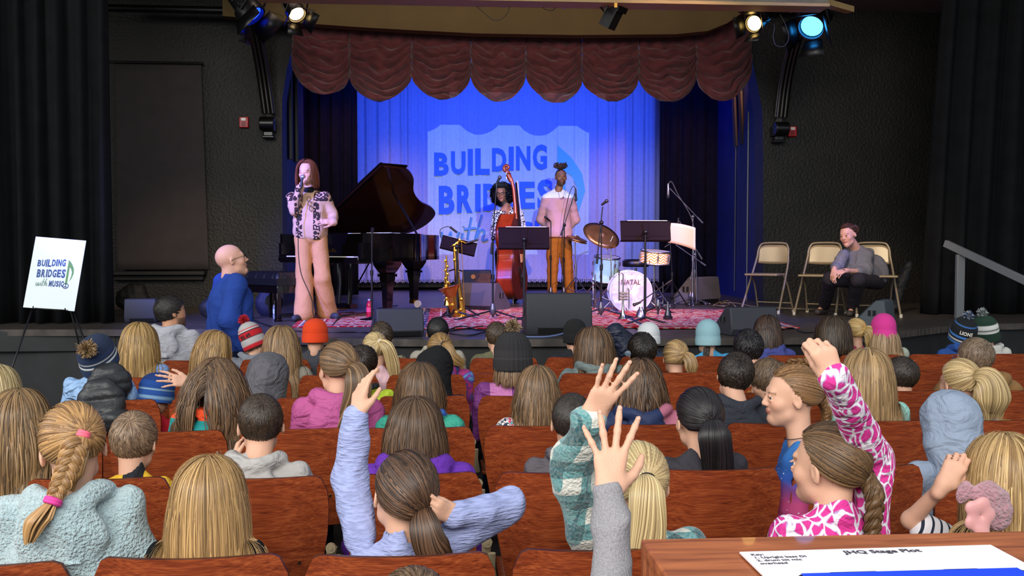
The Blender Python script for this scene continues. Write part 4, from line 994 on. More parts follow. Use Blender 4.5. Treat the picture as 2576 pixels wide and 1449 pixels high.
# rugs -----------------------------------------------------------------
def rugfn(seed, w, h):
    def fn(nt, b):
        v = coords(nt); s = N(nt, 'SeparateXYZ', {0: v}); V = N(nt, 'TexVoronoi', {'Vector': v, 'Scale': 13. + seed}, feature='F1'); n = N(nt, 'TexNoise', {'Vector': v, 'Scale': 24., 'Detail': 4.})
        n2 = N(nt, 'TexNoise', {'Vector': coords(nt, (1, 1.6, 1)), 'Scale': 9. + seed, 'Detail': 2.})
        base = ramp(nt, n2.outputs[0], [(.0, c('#a81c28')), (.45, c('#c22a34')), (.50, c('#20285c')), (.55, c('#d9c2a4')), (.60, c('#a82030')), (1, c('#8c1824'))], 'CONSTANT')
        med = ramp(nt, n.outputs[0], [(.0, c('#b02030')), (.5, c('#d6c0a0')), (.56, c('#1c2450')), (.62, c('#b82838'))], 'CONSTANT')
        mx = N(nt, 'Mix', {0: mthn(nt, 'GREATER_THAN', V.outputs[0], .42), 6: base, 7: med}, data_type='RGBA')
        ax = mthn(nt, 'SUBTRACT', w / 2, mthn(nt, 'ABSOLUTE', s.outputs[0])); ay = mthn(nt, 'SUBTRACT', h / 2, mthn(nt, 'ABSOLUTE', s.outputs[1])); e = mthn(nt, 'MINIMUM', ax, ay)
        be = ramp(nt, mthn(nt, 'MULTIPLY', e, 2.0), [(0, c('#b01822')), (.10, c('#d8c4a8')), (.14, c('#18204a')), (.26, c('#b42430')), (.5, c('#d4b898')), (.54, c('#a81c28'))], 'CONSTANT')
        m2 = N(nt, 'Mix', {0: mthn(nt, 'LESS_THAN', e, .29), 6: mx.outputs[2], 7: be}, data_type='RGBA')
        m3 = N(nt, 'Mix', {0: mthn(nt, 'MULTIPLY', mthn(nt, 'GREATER_THAN', n.outputs[0], .54), .75), 6: m2.outputs[2], 7: c('#c8a890')}, data_type='RGBA')
        nt.links.new(m3.outputs[2], b.inputs['Base Color'])
        bp = N(nt, 'Bump', {'Height': n.outputs[0], 'Strength': .5, 'Distance': .01}); nt.links.new(bp.outputs[0], b.inputs['Normal'])
    return fn
def mthn(nt, op, a, b_=0.0): return N(nt, 'Math', {0: a, 1: b_}, operation=op).outputs[0]
for i, (ct, w_, h_, rz, l) in enumerate(((on_stage(945, 802), 1.55, 2.0, 4, 'red patterned rug under the piano leg and the speaker woman'), (on_stage(1370, 798), 2.75, 2.9, 0, 'large red patterned rug under the bass and music stands'), (on_stage(1735, 802), 1.5, 2.6, -3, 'red patterned rug at the right under the mute and tall mic stands'))):
    b = MB(); b.box((ct.x, ct.y, ST + .006 + .004 * i), (w_, h_, .008)); o = b.build('rug', mat('rug_%d' % i, rough=.95, spec=.1, fn=rugfn(i, w_, h_)), label=l, cat='rug', loc=(ct.x, ct.y, ST), group=None); o.rotation_euler.z = R(rz)

# grand piano ------------------------------------------------------------
al = R(43); leg = on_stage(975, 797); PO = Vector((leg.x - (.6 * math.sin(al) + .45 * math.cos(al)), leg.y - (-.6 * math.cos(al) + .45 * math.sin(al)), ST))
PM = Matrix(((math.sin(al), math.cos(al), 0, PO.x), (-math.cos(al), math.sin(al), 0, PO.y), (0, 0, 1, ST), (0, 0, 0, 1)))
rim = [(-.75, .0), (-.75, 1.72)] + [tuple(p)[:2] for p in spline([(-.75, 1.72, 0), (-.70, 1.92, 0), (-.5, 2.02, 0), (-.25, 1.98, 0), (-.08, 1.8, 0), (.06, 1.5, 0), (.28, 1.22, 0), (.56, 1.0, 0), (.72, .78, 0), (.75, .5, 0)], 5)][1:] + [(.75, .0)]
t = thing('grand_piano', 'black grand piano with raised lid behind the standing woman', 'piano', PO); ORG[t] = PO
inner = [(x * .955, .02 + (y - .02) * .975) for x, y in rim]
b = MB(PM); b.prism([p for p in rim if True], .60, .64); b.build('bottom_board', LACQ, t)
b = MB(PM); n_ = len(rim); vs = [(x, y, z) for z in (.60, .90) for x, y in rim] + [(x, y, z) for z in (.90, .66) for x, y in inner]
fs = []
for i in range(1, n_ - 2 + 1):
    j = i + 1 if i + 1 < n_ else 0
    if j == 0: continue
    for k in range(3): fs.append((k * n_ + i - 0, k * n_ + j, (k + 1) * n_ + j, (k + 1) * n_ + i))
fs = [f for f in fs]
for k in range(3): fs.append((k * n_, k * n_ + 1, (k + 1) * n_ + 1, (k + 1) * n_))
b.add(vs, fs)
for sx in (-1, 1): b.box((sx * .725, .10, .715), (.05, .24, .17)); b.box((sx * .725, .30, .75), (.05, .2, .3))
b.build('rim', LACQ, t, smooth=35)
b = MB(PM); b.prism([p for p in inner if p[1] > .2] + [(inner[0][0], .3)][:0], .78, .79); b.build('soundboard', mat('soundboard_gold', '#7a5220', .4, metal=.4), t)
b = MB(PM); b.box((0, .06, .61), (1.42, .20, .06)); b.box((0, -.035, .62), (1.46, .02, .05)); b.box((0, .36, .77), (1.40, .03, .26)); b.box((0, .28, .72), (1.38, .02, .14), (R(-14), 0, 0)); b.build('keybed', LACQ, t, bevel=.005)
b = MB(PM); b.box((0, .07, .645), (1.23, .16, .022)); b.build('white_keys', mat('ivory', '#e8e4dc', .3), t)
b = MB(PM)
for o_ in range(7):
    for k in (0, 1, 3, 4, 5): b.box((-.60 + (o_ * 7 + k + .95) * .0236, .105, .663), (.012, .09, .016))
b.build('black_keys', LACQ, t)
b = MB(PM); fit_text(b, 'Yamaha', -.27, 0, -.07, .04, M4((0, .262, .70), (R(90), 0, 0)), .001, .02); b.build('gold_lettering', GOLD, t)
hx, ph = -.75, R(28)
LM = PM @ M4((hx, 0, .915), (0, -ph, 0))
main = [(x - hx, y) for x, y in rim if y > .40]; main = [(0, .40)] + main + [(1.5, .40)]
b = MB(LM); b.prism(main, 0, .022); lid = b.build('lid', BROWNL, t, bevel=.003)
b = MB(LM); b.prism([(0, .42), (0, .78), (1.5, .78), (1.5, .42)], .026, .045); b.prism([(0, .40), (0, .43), (1.5, .43), (1.5, .40)], -.004, .05); b.build('folded_flap', LACQ, lid)
b = MB(PM); e = LM @ Vector((.98, .95, 0)); b = MB(); b.cyl(PM @ Vector((.70, .80, .88)), e, .012, 10); b.build('lid_prop', BMETAL, t)
for nm, (x, y) in (('leg', (.6, .45)), ('leg', (-.6, .45)), ('leg', (-.42, 1.72))):
    b = MB(PM @ M4((x, y, 0)))
    b.lathe([(.045, .09), (.055, .12), (.062, .30), (.085, .42), (.075, .46), (.11, .50), (.15, .56), (.16, .61)], M4(rot=(0, 0, R(45))), 4); b.box((0, 0, .45), (.15, .15, .03)); L_ = b.build(nm, LACQ, t, smooth=25)
    b = MB(PM @ M4((x, y, 0))); b.box((0, 0, .075), (.08, .08, .05)); b.build('ferrule', BRASS, L_); b = MB(PM @ M4((x + .07, y, .045), (R(90), 0, R(20)))); b.lathe([(.0, -.015), (.045, -.015), (.045, .015), (0, .015)], None, 20); b.build('caster', mat('caster_white', '#c8c4bc', .4), L_)
b = MB(PM)
for x in (-.10, .10): b.tube([(x * 1.2, .34, .60), (x, .34, .35), (x, .32, .12)], .025, 8)
b.box((0, .32, .10), (.36, .10, .05)); b.tube([(0, .36, .12), (0, .70, .60)], .008, 6)
b.build('lyre', LACQ, t)
b = MB(PM)
for x in (-.08, 0, .08): b.box((x, .22, .07), (.03, .14, .012))
b.build('pedals', BRASS, t, bevel=.004)
b = MB(PM @ M4((.25, .55, .905), (0, 0, R(10)))); b.box((0, 0, 0), (.5, .3, .006)); b.box((.1, .05, .006), (.3, .25, .004), (0, 0, .3)); b.build('sheet_music', mat('paper', '#e6e2e4', .8), None, label='loose white sheets lying on top of the grand piano', cat='sheet music', loc=PM @ Vector((.25, .55, .9)))
# bench
q = on_stage(688, 806); t = thing('piano_bench', 'black tufted leather piano bench beside the standing woman', 'bench', q); T = placed(q + Vector((0, .12, 0)), R(-47))
def tuft(u, v):
    x = (u - .5) * .62; y = (v - .5) * .36; e = min(1, min(u, 1 - u) * 14) ** .5 * min(1, min(v, 1 - v) * 9) ** .5
    return (x, y, .42 + .085 * e - .022 * (math.cos(u * 2 * PI * 4) * math.cos(v * 2 * PI * 2.5) < -.6) - .010 * (1 - abs(math.sin(u * PI * 4)) ** .3) * e)
b = MB(T); b.grid(tuft, 49, 25); b.box((0, 0, .40), (.62, .36, .07)); b.build('cushion', mat('black_leather', '#0e0f12', .35, spec=.6, bump=.15, bsc=60), t, smooth=50)
b = MB(T); b.box((0, 0, .325), (.58, .33, .08)); b.build('apron', LACQ, t, bevel=.004)
for x in (-.26, .26):
    for y in (-.14, .14): b = MB(T); b.box((x, y, .15), (.05, .05, .30)); b.box((x, y, .012), (.06, .06, .024)); b.build('leg', LACQ, t, bevel=.003)
q = on_stage(672, 797); X = Solid(.04); X.ell(q + Vector((0, .12, .14)), (.15, .10, .17)); X.disp = folds(3, .012, 22); X.dmax = .012; X.build('duffel_bag', mat('navy_nylon', '#10142c', .7), None, .01, label='dark navy bag on the floor under the piano bench', cat='bag', loc=q)
def bottle(q, h, r, cbody, ccap, label, liquid=None, name='water_bottle'):
    t = thing(name, label, 'bottle', q); b = MB(M4(q))
    b.lathe([(r * .9, 0), (r, .01), (r, h * .2), (r * .94, h * .25), (r, h * .3), (r, h * .55), (r * .94, h * .6), (r * .98, h * .68), (r * .6, h * .84), (r * .38, h * .88), (r * .38, h * .93)], None, 18); b.build('bottle_body', mat('pet_' + cbody, cbody, .12, trans=.0 if liquid else .6, spec=.6), t, smooth=50)
    b = MB(M4(q)); b.lathe([(r * .45, h * .92), (r * .45, h), (0, h)], None, 14); b.build('cap', mat('cap_' + ccap, ccap, .4), t, smooth=40)
    b = MB(M4(q)); b.lathe([(r * 1.02, h * .30), (r * 1.02, h * .55)], None, 18); b.build('paper_label', mat('bl_' + cbody, '#e04060' if liquid else '#a8c0d8', .5), t, smooth=50)
bottle(on_stage(693, 802), .19, .026, '#b8c8d8', '#e0e4ea', 'clear water bottle standing beneath the piano bench')
bottle(on_stage(929, 799), .20, .032, '#b01830', '#b0a8a8', 'bottle of red drink beside the straight microphone stand', True, 'drink_bottle')
q = on_stage(338, 772); bottle(q, .20, .028, '#8898a8', '#c0c8d0', 'clear water bottle on the floor near the coat-covered chair')

# monitors ------------------------------------------------------------
WEDGE = mat('wedge_paint', '#34353e', .6, bump=.3, bsc=200); GRILLE = mat('wedge_grille', '#1e1f26', .7, bump=.6, bsc=320)
def wedge(q, w_, h_, d_, rz, label, light=None):
    """profile in y,z: grille slopes back; front (towards audience when rz=0) is the low back panel"""
    t = thing('stage_monitor', label, 'speaker', q); T = placed(q, rz)
    side = [(-d_ * .40, .0), (-d_ * .5, h_ * .24), (-d_ * .40, h_), (-d_ * .15, h_), (d_ * .5, h_ * .22), (d_ * .5, 0)]
    YZ = Matrix(((0, 0, 1, 0), (1, 0, 0, 0), (0, 1, 0, 0), (0, 0, 0, 1)))
    m = light or WEDGE
    b = MB(T); b.prism(side, -w_ / 2, w_ / 2, YZ); b.build('cabinet', m, t, bevel=.012)
    b = MB(T @ M4((0, d_ * .18, h_ * .615), (-math.atan2(h_ * .78, d_ * .65), 0, 0))); b.box((0, 0, 0), (w_ * .92, h_ * .85, .012)); b.build('grille', GRILLE, t)
    for sx in (-1, 1):
        b = MB(T); b.box((sx * (w_ / 2 + .001), -d_ * .05, h_ * .55), (.004, d_ * .24, h_ * .2), (0, 0, 0)); hd = b.build('handle_recess', mat('recess', '#050506', .8), t); b = MB(T); b.box((sx * (w_ / 2 + .004), -d_ * .05, h_ * .55), (.012, d_ * .05, h_ * .22)); b.build('grip', m, hd, bevel=.003)
    b = MB(T); b.box((w_ * .05, -d_ * .45 - .003, h_ * .12), (w_ * .75, .006, h_ * .15), (R(22), 0, 0)); jp = b.build('jack_panel', BLACK, t)
    return t
q = on_stage(995, 851); wedge(q + Vector((0, .22, 0)), .40, .24, .36, R(14), 'dark navy floor monitor at the stage edge below the piano')
q = on_stage(1408, 846); t = wedge(q + Vector((0, .26, 0)), .565, .36, .46, R(1), 'largest floor monitor, at the stage edge in the middle, cable plugged in')
b = MB(); p = q + Vector((.06, -.0, .03)); b.tube(spline([p + Vector((-.5, -.08, -.02)), p + Vector((-.2, -.14, -.02)), p + Vector((-.03, -.06, .0)), p], 6), .008, 8); b.build('cable', mat('grey_blue_cable', '#5a6a98', .6), label='grey cable plugged into the middle floor monitor', cat='cable', loc=(p.x, p.y, ST), smooth=180)
q = on_stage(1210, 783); wedge(q + Vector((.05, .2, 0)), .48, .33, .42, R(-32), 'grey floor monitor behind the saxophones', mat('wedge_grey', '#46444a', .7, bump=.3, bsc=150))
q = on_stage(1895, 846); wedge(q + Vector((0, .22, 0)), .44, .24, .36, R(10), 'black floor monitor at the stage edge near the right chairs')
q = on_stage(1762, 766); wedge(q + Vector((0, .2, 0)), .52, .36, .42, R(38), 'scuffed grey floor monitor behind the tall mic stands', mat('wedge_scuffed', '#5a5654', .8, var=.2))
q = on_stage(2215, 826); wedge(q + Vector((0, .12, 0)), .36, .26, .30, R(52), 'grey-sided floor monitor in front of the seated woman', mat('wedge_slate', '#4a5258', .7))
q = on_stage(352, 812); wedge(q + Vector((0, .1, 0)), .30, .24, .3, R(5), 'black floor monitor at the stage edge below the coat-covered chair')
q = on_stage(1200, 745); t = thing('bass_amplifier', 'black bass amplifier with orange badge behind the grey monitor', 'amplifier', q)
b = MB(M4(q)); b.box((0, .12, .2), (.44, .28, .40)); b.build('cabinet', BPLAST, t, bevel=.015)
b = MB(M4(q)); b.box((.08, -.025, .22), (.26, .01, .26)); b.build('grille', mat('amp_grille', '#5a3a1c', .8, var=.6, vsc=60), t)
b = MB(M4(q) @ M4((-.06, -.035, .30), (R(90), 0, 0))); b.lathe([(0, 0), (.035, 0), (.035, .006), (0, .006)], None, 20); b.build('badge', mat('amp_orange', '#e08020', .4), t)

# stands ----------------------------------------------------------------
def tripod(b, q, h, spread=.28, rz=0, hub=.30, r=.009):
    b.cyl((q[0], q[1], q[2] + .06), (q[0], q[1], q[2] + h), r * 1.1, 10)
    for k in range(3):
        a = rz + k * 2 * PI / 3; b.cyl((q[0], q[1], q[2] + .10), (q[0] + spread * math.cos(a), q[1] + spread * math.sin(a), q[2] + .012), r * .9, 8)
def micstand(base, top, label, mic=None, boom=None, rz=.3, round_=False, m=BMETAL, low=.3, micname='microphone', micmat=None):
    """base point on the stage, top of the pole, boom: (tail, head) points, mic: (end a, end b)"""
    base, top = Vector(base), Vector(top); t = thing('microphone_stand', label, 'microphone stand', base)
    b = MB(); h = top.z - base.z
    if round_: b.lathe([(0, 0), (.125, 0), (.13, .012), (.05, .028), (.015, .04)], M4(base), 24); b.build('base', m, t, smooth=40)
    else:
        for k in range(3):
            a = rz + k * 2 * PI / 3; lb = MB(); lb.cyl(base + Vector((0, 0, .10)), base + Vector((low * math.cos(a), low * math.sin(a), .012)), .009, 8); lb.sphere(base + Vector((low * math.cos(a), low * math.sin(a), .014)), .014, 8); lb.build('leg', m, t, smooth=60)
        b.lathe([(.018, .05), (.035, .07), (.03, .12), (.016, .17)], M4(base), 14); b.build('hub', mat('hub_metal', '#5a5c62', .3, metal=.7), t, smooth=50)
    b = MB(); b.cyl(base + Vector((0, 0, .03)), base + Vector((0, 0, h * .52)), .011, 10); b.cyl(base + Vector((0, 0, h * .5)), top, .0075, 10); b.cyl(base + Vector((0, 0, h * .50)), base + Vector((0, 0, h * .56)), .017, 12); b.build('pole', m, t, smooth=60)
    if boom:
        b = MB(); b.cyl(boom[0], boom[1], .0065, 8); b.sphere(top, .024, 12); b.cyl(boom[0], Vector(boom[0]) + (Vector(boom[1]) - Vector(boom[0])) * .16, .013, 10); b.build('boom', m, t, smooth=60)
    if mic:
        a_, b_ = Vector(mic[0]), Vector(mic[1]); F = frame_to(a_, b_); L_ = (b_ - a_).length
        m_ = thing('microphone', label_mic(label), 'microphone', a_); g = MB(F); g.lathe([(.0, 0), (.011, 0), (.013, L_ * .2), (.016, L_ * .7), (.020, L_ * .72)], None, 14); g.build('microphone_body', micmat or BPLAST, m_, smooth=50)
        g = MB(F); g.lathe([(.020, L_ * .72), (.021, L_ * .8), (.019, L_ * .93), (.011, L_), (0, L_ * 1.01)], None, 14); g.build('mesh_head', mat('mic_mesh', '#3c3c42', .4, metal=.6), m_, smooth=60)
    return t
def label_mic(l): return l.replace('stand', 'pickup', 1) if False else 'microphone clipped on the ' + ' '.join(l.split()[:9])
def P3(px, py, q): return at(px, py, Y=q.y)
q = on_stage(936, 806); micstand(q, P3(936, 580, q), 'straight empty microphone stand before the piano', round_=True); b = MB(); b.tube([P3(936, 584, q), P3(938, 574, q) + Vector((0, -.02, 0))], .018, 8); b.build('microphone_clip', BPLAST, label='empty black clip on top of the straight microphone stand', cat='clip', loc=P3(936, 580, q))
q = on_stage(1240, 805); micstand(q, P3(1241, 600, q), 'tall boom microphone stand standing left of the double bass', boom=(P3(1236, 640, q), P3(1250, 456, q)), mic=(P3(1250, 460, q), P3(1254, 443, q) + Vector((.02, -.02, 0))), rz=R(200), low=.42)
q = on_stage(1385, 752); micstand(q, P3(1386, 556, q), 'short straight microphone stand in front of the tan trousers', mic=(P3(1384, 556, q) , P3(1376, 545, q) + Vector((-.04, -.05, 0))), low=.2)
q = on_stage(1418, 752); micstand(q, P3(1420, 566, q), 'boom microphone stand before the man in the two-tone sweater', boom=(P3(1411, 592, q), P3(1446, 486, q)), mic=(P3(1448, 474, q), P3(1449, 506, q)), low=.25, rz=.8)
q = on_stage(1512, 800); micstand(q, P3(1513, 560, q), 'black boom microphone stand in front of the ride cymbal', boom=(P3(1501, 664, q), P3(1516, 520, q)), mic=(P3(1513, 516, q), P3(1521, 506, q) + Vector((.03, -.03, .01))), rz=R(205), low=.40)
q = on_stage(1742, 768); micstand(q, P3(1743, 545, q), 'tall chrome microphone stand with blue-lit boom right of the drums', boom=(P3(1768, 561, q), P3(1685, 474, q)), mic=(P3(1681, 462, q), P3(1681, 500, q)), m=mat('nickel', '#8c8c92', .3, metal=.8), micmat=mat('mic_silver', '#a8a8b0', .3, metal=.6), low=.26)
q = on_stage(1752, 766) + Vector((0, .1, 0)); micstand(q, P3(1744, 610, q), 'lower boom microphone stand reaching over the snare drum', boom=(P3(1766, 652, q), P3(1709, 556, q)), mic=(P3(1707, 548, q), P3(1706, 562, q)), m=MATS['nickel'], low=.24, rz=.9)
q = on_stage(1752, 770) + Vector((0, .3, 0)); micstand(q, P3(1748, 640, q), 'boom microphone stand slanting down behind the speaker', boom=(P3(1775, 668, q), P3(1700, 616, q)), m=MATS['nickel'], low=.2, rz=.2)
q = on_stage(1655, 792); micstand(q, P3(1655, 742, q), 'low microphone stand aimed at the bass drum', boom=(P3(1690, 705, q), P3(1607, 762, q)), mic=(P3(1612, 760, q), P3(1592, 768, q)), low=.2)
# cables from microphones
for pts, Y, l in (([(1681, 462), (1690, 458), (1706, 490), (1738, 545), (1748, 600), (1752, 700), (1752, 764)], on_stage(1742, 768).y - .05, 'grey cable running down the tall chrome boom stand'),
                  ([(1448, 474), (1440, 470), (1428, 505), (1415, 590), (1414, 745)], on_stage(1418, 752).y - .05, 'black cable hanging from the microphone before the sweatered man'),
                  ([(1480, 633), (1462, 640), (1452, 660), (1450, 742)], on_stage(1470, 760).y, 'thin cable drooping from the clip on the mint tom')):
    b = MB(); b.tube(spline([at(x, y, Y=Y) for x, y in pts], 6), .006, 6); b.build('cable', BPLAST if 'black' in l else mat('cable_grey', '#55555c', .5), label=l, cat='cable', loc=at(*pts[-1], Y=Y), smooth=180)
def musicstand(q, c4, label, polex, rz=0, paper=True, tray=BMETAL, tilt=0):
    """c4: left px, right px, top y, bottom y of the tray seen from behind"""
    t = thing('music_stand', label, 'music stand', q); l, r_, tp, bt = c4; A = P3(l, bt, q); B_ = P3(r_, bt, q); H = P3(l, tp, q).z - A.z; W_ = B_.x - A.x
    T = M4((A.x + W_ / 2, q.y, A.z), (R(-14), R(tilt), 0))
    b = MB(T); b.box((0, 0, H / 2), (W_, .006, H)); b.box((0, .03, .0), (W_, .06, .006)); b.box((0, -.004, H - .004), (W_, .012, .008)); b.box((0, -.008, H * .5), (.06, .012, H * .8)); b.box((-W_ * .26, -.005, H * .22), (W_ * .36, .004, .01)); b.box((W_ * .22, -.005, H * .22), (W_ * .36, .004, .01)); b.build('desk', tray, t, bevel=.003)
    p = P3(polex, (tp + bt) / 2, q); b = MB(); b.cyl((p.x, q.y - .03, ST + .05), (p.x, q.y - .03, p.z), .0095, 10); b.cyl((p.x, q.y - .03, ST + .1), (p.x, q.y - .03, ST + .62), .0135, 10); b.sphere((p.x, q.y - .035, p.z - .02), .024, 10); b.build('pole', BMETAL, t, smooth=60)
    for k in range(3):
        a = R(90) + k * 2 * PI / 3 + rz; b = MB(); b.cyl((p.x, q.y - .03, ST + .07), (p.x + .25 * math.cos(a), q.y - .03 + .25 * math.sin(a), ST + .01), .011, 8, .008); b.build('leg', BMETAL, t, smooth=60)
    if paper: b = MB(T @ M4((0, .012, H * .55))); b.box((W_ * (.05), 0, H * .02), (W_ * .8, .004, H * .96)); b.build('sheet_music', mat('paper', '#e6e2e4', .8), label='white sheets standing on the ' + label, cat='sheet music', loc=(A.x + W_ / 2, q.y, A.z))
    return t
TR = mat('stand_black', '#150a12', .85, spec=.15)
musicstand(on_stage(1318, 815), (1254, 1383, 570, 624), 'wide black music stand in front of the double bass', 1318, tray=TR)
musicstand(on_stage(1622, 815), (1562, 1688, 554, 604), 'wide black music stand in front of the snare drum', 1622, tray=TR)
musicstand(on_stage(1160, 800), (1105, 1195, 600, 632), 'small tilted black music stand behind the saxophones', 1150, tray=TR, tilt=14)
q = on_stage(1160, 800); b = MB(); b.tube(spline([P3(1108, 598, q), P3(1108, 578, q), P3(1125, 570, q), P3(1135, 574, q)], 5), .004, 6); b.cyl(P3(1132, 571, q), P3(1150, 585, q), .012, 8); b.build('clip_light', BPLAST, label='small black clip light bent over the tilted music stand', cat='light', loc=P3(1108, 598, q), smooth=60)
q = on_stage(1700, 812) + Vector((0, .3, 0))
b = MB(); A_ = P3(1688, 556, q); b.grid(lambda u, v: (A_.x + .24 * u - .03 * v * (1 - u), q.y + .02 * math.sin(u * 3) - .06 * u * u, A_.z - .02 - .05 * u * u - v * (.20 + .03 * u) ), 12, 8); b.build('score', mat('manila', '#c8a898', .8), label='large peach-coloured folder sticking out beside the right music stand', cat='folder', loc=A_, solid=.003, smooth=180)

# saxophones ---------------------------------------------------------------
q = on_stage(1146, 800)
def sax(label, path, radii, q, bell=True, keys=14, name='saxophone', cross=.02):
    t = thing(name, label, 'saxophone', (P3(*path[-1], q).x, q.y, ST)); pts = spline([P3(x, y, q) for x, y in path], 8)
    b = MB(); b.tube(pts, radii, 16); b.build('tube', GOLD, t, smooth=60)
    kb = MB(); rg = random.Random(5)
    for i in range(keys):
        k = int(len(pts) * (.12 + .78 * i / keys)); p = pts[k]; d = (pts[min(k + 1, len(pts) - 1)] - pts[k - 1]).normalized(); s = d.cross(Vector((0, 1, 0))).normalized() * (1 if i % 2 else -1)
        rr_ = np.interp(k / len(pts), np.linspace(0, 1, len(radii)), radii); c0 = p + Vector((0, -rr_ - .006, 0)) + s * .012
        kb.lathe([(0, 0), (.011 + .5 * rr_ * .5, 0), (.010 + .5 * rr_ * .5, .006), (0, .008)], frame_to(c0, c0 + Vector((0, -.02, 0))), 12)
        kb.cyl(c0 + s * .01, c0 + s * .03 + d * .02, .0025, 6)
    a_, b_ = pts[int(len(pts) * .12)], pts[int(len(pts) * .62)]
    for o_ in (-.018, .018): kb.cyl(a_ + Vector((o_, -.035, 0)), b_ + Vector((o_ * 1.4, -.045, 0)), .003, 6)
    kb.build('keywork', BRASS, t, smooth=50); return t, pts
t, pts = sax('gold tenor saxophone with flared bell on the horn stand', [(1172, 612), (1160, 607), (1147, 612), (1144, 628), (1147, 665), (1153, 720), (1160, 770), (1163, 797), (1152, 803), (1143, 780), (1137, 745), (1131, 722)], [.010, .012, .014, .018, .022, .030, .038, .046, .05, .055, .065, .115], q)
b = MB(); b.cyl(P3(1172, 612, q), P3(1203, 603, q), .013, 10, .010); b.build('mouthpiece', BPLAST, t, smooth=60)
e, d = pts[-1], (pts[-1] - pts[-4]).normalized(); b = MB(frame_to(e - d * .01, e + d * .1)); b.lathe([(.113, .0), (.122, .012), (.124, .018), (.118, .016)], None, 28); b.build('bell_rim', BRASS, t, smooth=60)
sax('slim straight soprano saxophone left of the tenor saxophone', [(1123, 642), (1123, 680), (1124, 720), (1126, 748), (1127, 768)], [.008, .012, .017, .024, .045], q, keys=12, name='soprano_saxophone')
t = thing('saxophone_stand', 'black folding stand holding the two saxophones', 'instrument stand', q); b = MB()
for k in range(3): a = R(250) + k * 2 * PI / 3; b.cyl((q.x + .02, q.y + .05, ST + .16), (q.x + .02 + .24 * math.cos(a), q.y + .05 + .24 * math.sin(a), ST + .012), .010, 8)
b.cyl((q.x, q.y + .06, ST + .1), (q.x - .0, q.y + .09, ST + .55), .010, 8); b.tube([(q.x - .07, q.y - .05, ST + .5), (q.x, q.y + .08, ST + .52), (q.x + .07, q.y - .05, ST + .5)], .008, 8); b.cyl((q.x - .08, q.y, ST + .012), (q.x - .08, q.y, ST + .16), .022, 10, .008); b.build('frame', BMETAL, t, smooth=60)

# double bass ----------------------------------------------------------------
q = on_stage(1291, 764); t = thing('double_bass', 'tall reddish double bass held upright by the seated-height musician', 'double bass', q); tag(t, 'tall reddish double bass held by the woman in the checked coat')
BM = Matrix.Translation(q) @ Matrix.Rotation(R(-3), 4, 'Y') @ Matrix.Rotation(R(68), 4, 'Z')
def bassw(z): return float(np.interp(z, [0, .04, .12, .28, .42, .52, .60, .68, .80, .92, 1.0, 1.08, 1.13], [.05, .20, .30, .345, .30, .235, .21, .22, .255, .25, .19, .09, .035]))
ol = [(bassw(z), z + .06) for z in np.linspace(0, 1.13, 40)]; poly = ol + [(-x, z) for x, z in reversed(ol)]
VARN = mat('bass_varnish', '#8a2c12', .28, coat=.5, var=.4, vsc=5, bst=(1, 1, .3)); 
b = MB(BM); b.prism(poly, -.10, .10, XW); o = b.build('body', VARN, t, smooth=40, bevel=.012)
b = MB(BM)
for y in (-.105, .105): b.prism([(x * 1.03, z + (z - .6) * .01) for x, z in poly], y - .006, y + .006, XW)
b.build('edge_plates', mat('bass_edge', '#5a1c0e', .35, coat=.4), t, smooth=40)
b = MB(BM); b.tube([(0, -.10, 1.12), (0, -.10, 1.30), (0, -.09, 1.52), (0, -.06, 1.66)], [.035, .026, .022, .024], 10); b.tube([(0, -.06, 1.62), (0, -.03, 1.70), (0, -.01, 1.76)], [.030, .034, .026], 10)
P = [(0, -.01 + .045 * (1 - th / 9) * math.cos(th - 1.2), 1.80 + .045 * (1 - th / 9) * math.sin(th - 1.2)) for th in np.linspace(0, 8, 26)]; b.tube(P, [.024, .018, .014], 10); b.build('neck_and_scroll', VARN, t, smooth=60)
b = MB(BM); b.add([(-.022, -.135, 1.60), (.022, -.135, 1.60), (.045, -.165, .78), (-.045, -.165, .78), (-.018, -.118, 1.6), (.018, -.118, 1.6), (.035, -.15, .78), (-.035, -.15, .78)], [(0, 1, 2, 3), (7, 6, 5, 4), (0, 4, 5, 1), (3, 2, 6, 7), (0, 3, 7, 4), (1, 5, 6, 2)]); b.build('fingerboard', mat('ebony', '#0e0a0a', .3), t)
b = MB(BM)
for x in (-.03, -.01, .01, .03): b.cyl((x * .5, -.145, 1.62), (x, -.21, .60), .0016, 5); b.cyl((x, -.21, .60), (x * .7, -.13, .30), .0016, 5)
b.build('string', mat('string_steel', '#c0c0c8', .3, metal=1), t)
b = MB(BM); b.box((0, -.16, .60), (.13, .012, .11)); b.build('bridge', mat('maple', '#c09050', .5), t); b = MB(BM); b.box((0, -.135, .36), (.07, .014, .26), (R(-10), 0, 0)); b.build('tailpiece', MATS['ebony'], t)
b = MB(BM); b.cyl((0, 0, .08), (0, 0, .005), .008, 8); b.build('endpin', METAL, t)
b = MB(BM)
for sx in (-1, 1):
    for z in (1.66, 1.72): b.cyl((0, -.05, z), (sx * .075, -.03, z), .006, 8); b.box((sx * .09, -.03, z), (.02, .006, .03))
b.build('tuning_machines', METAL, t)

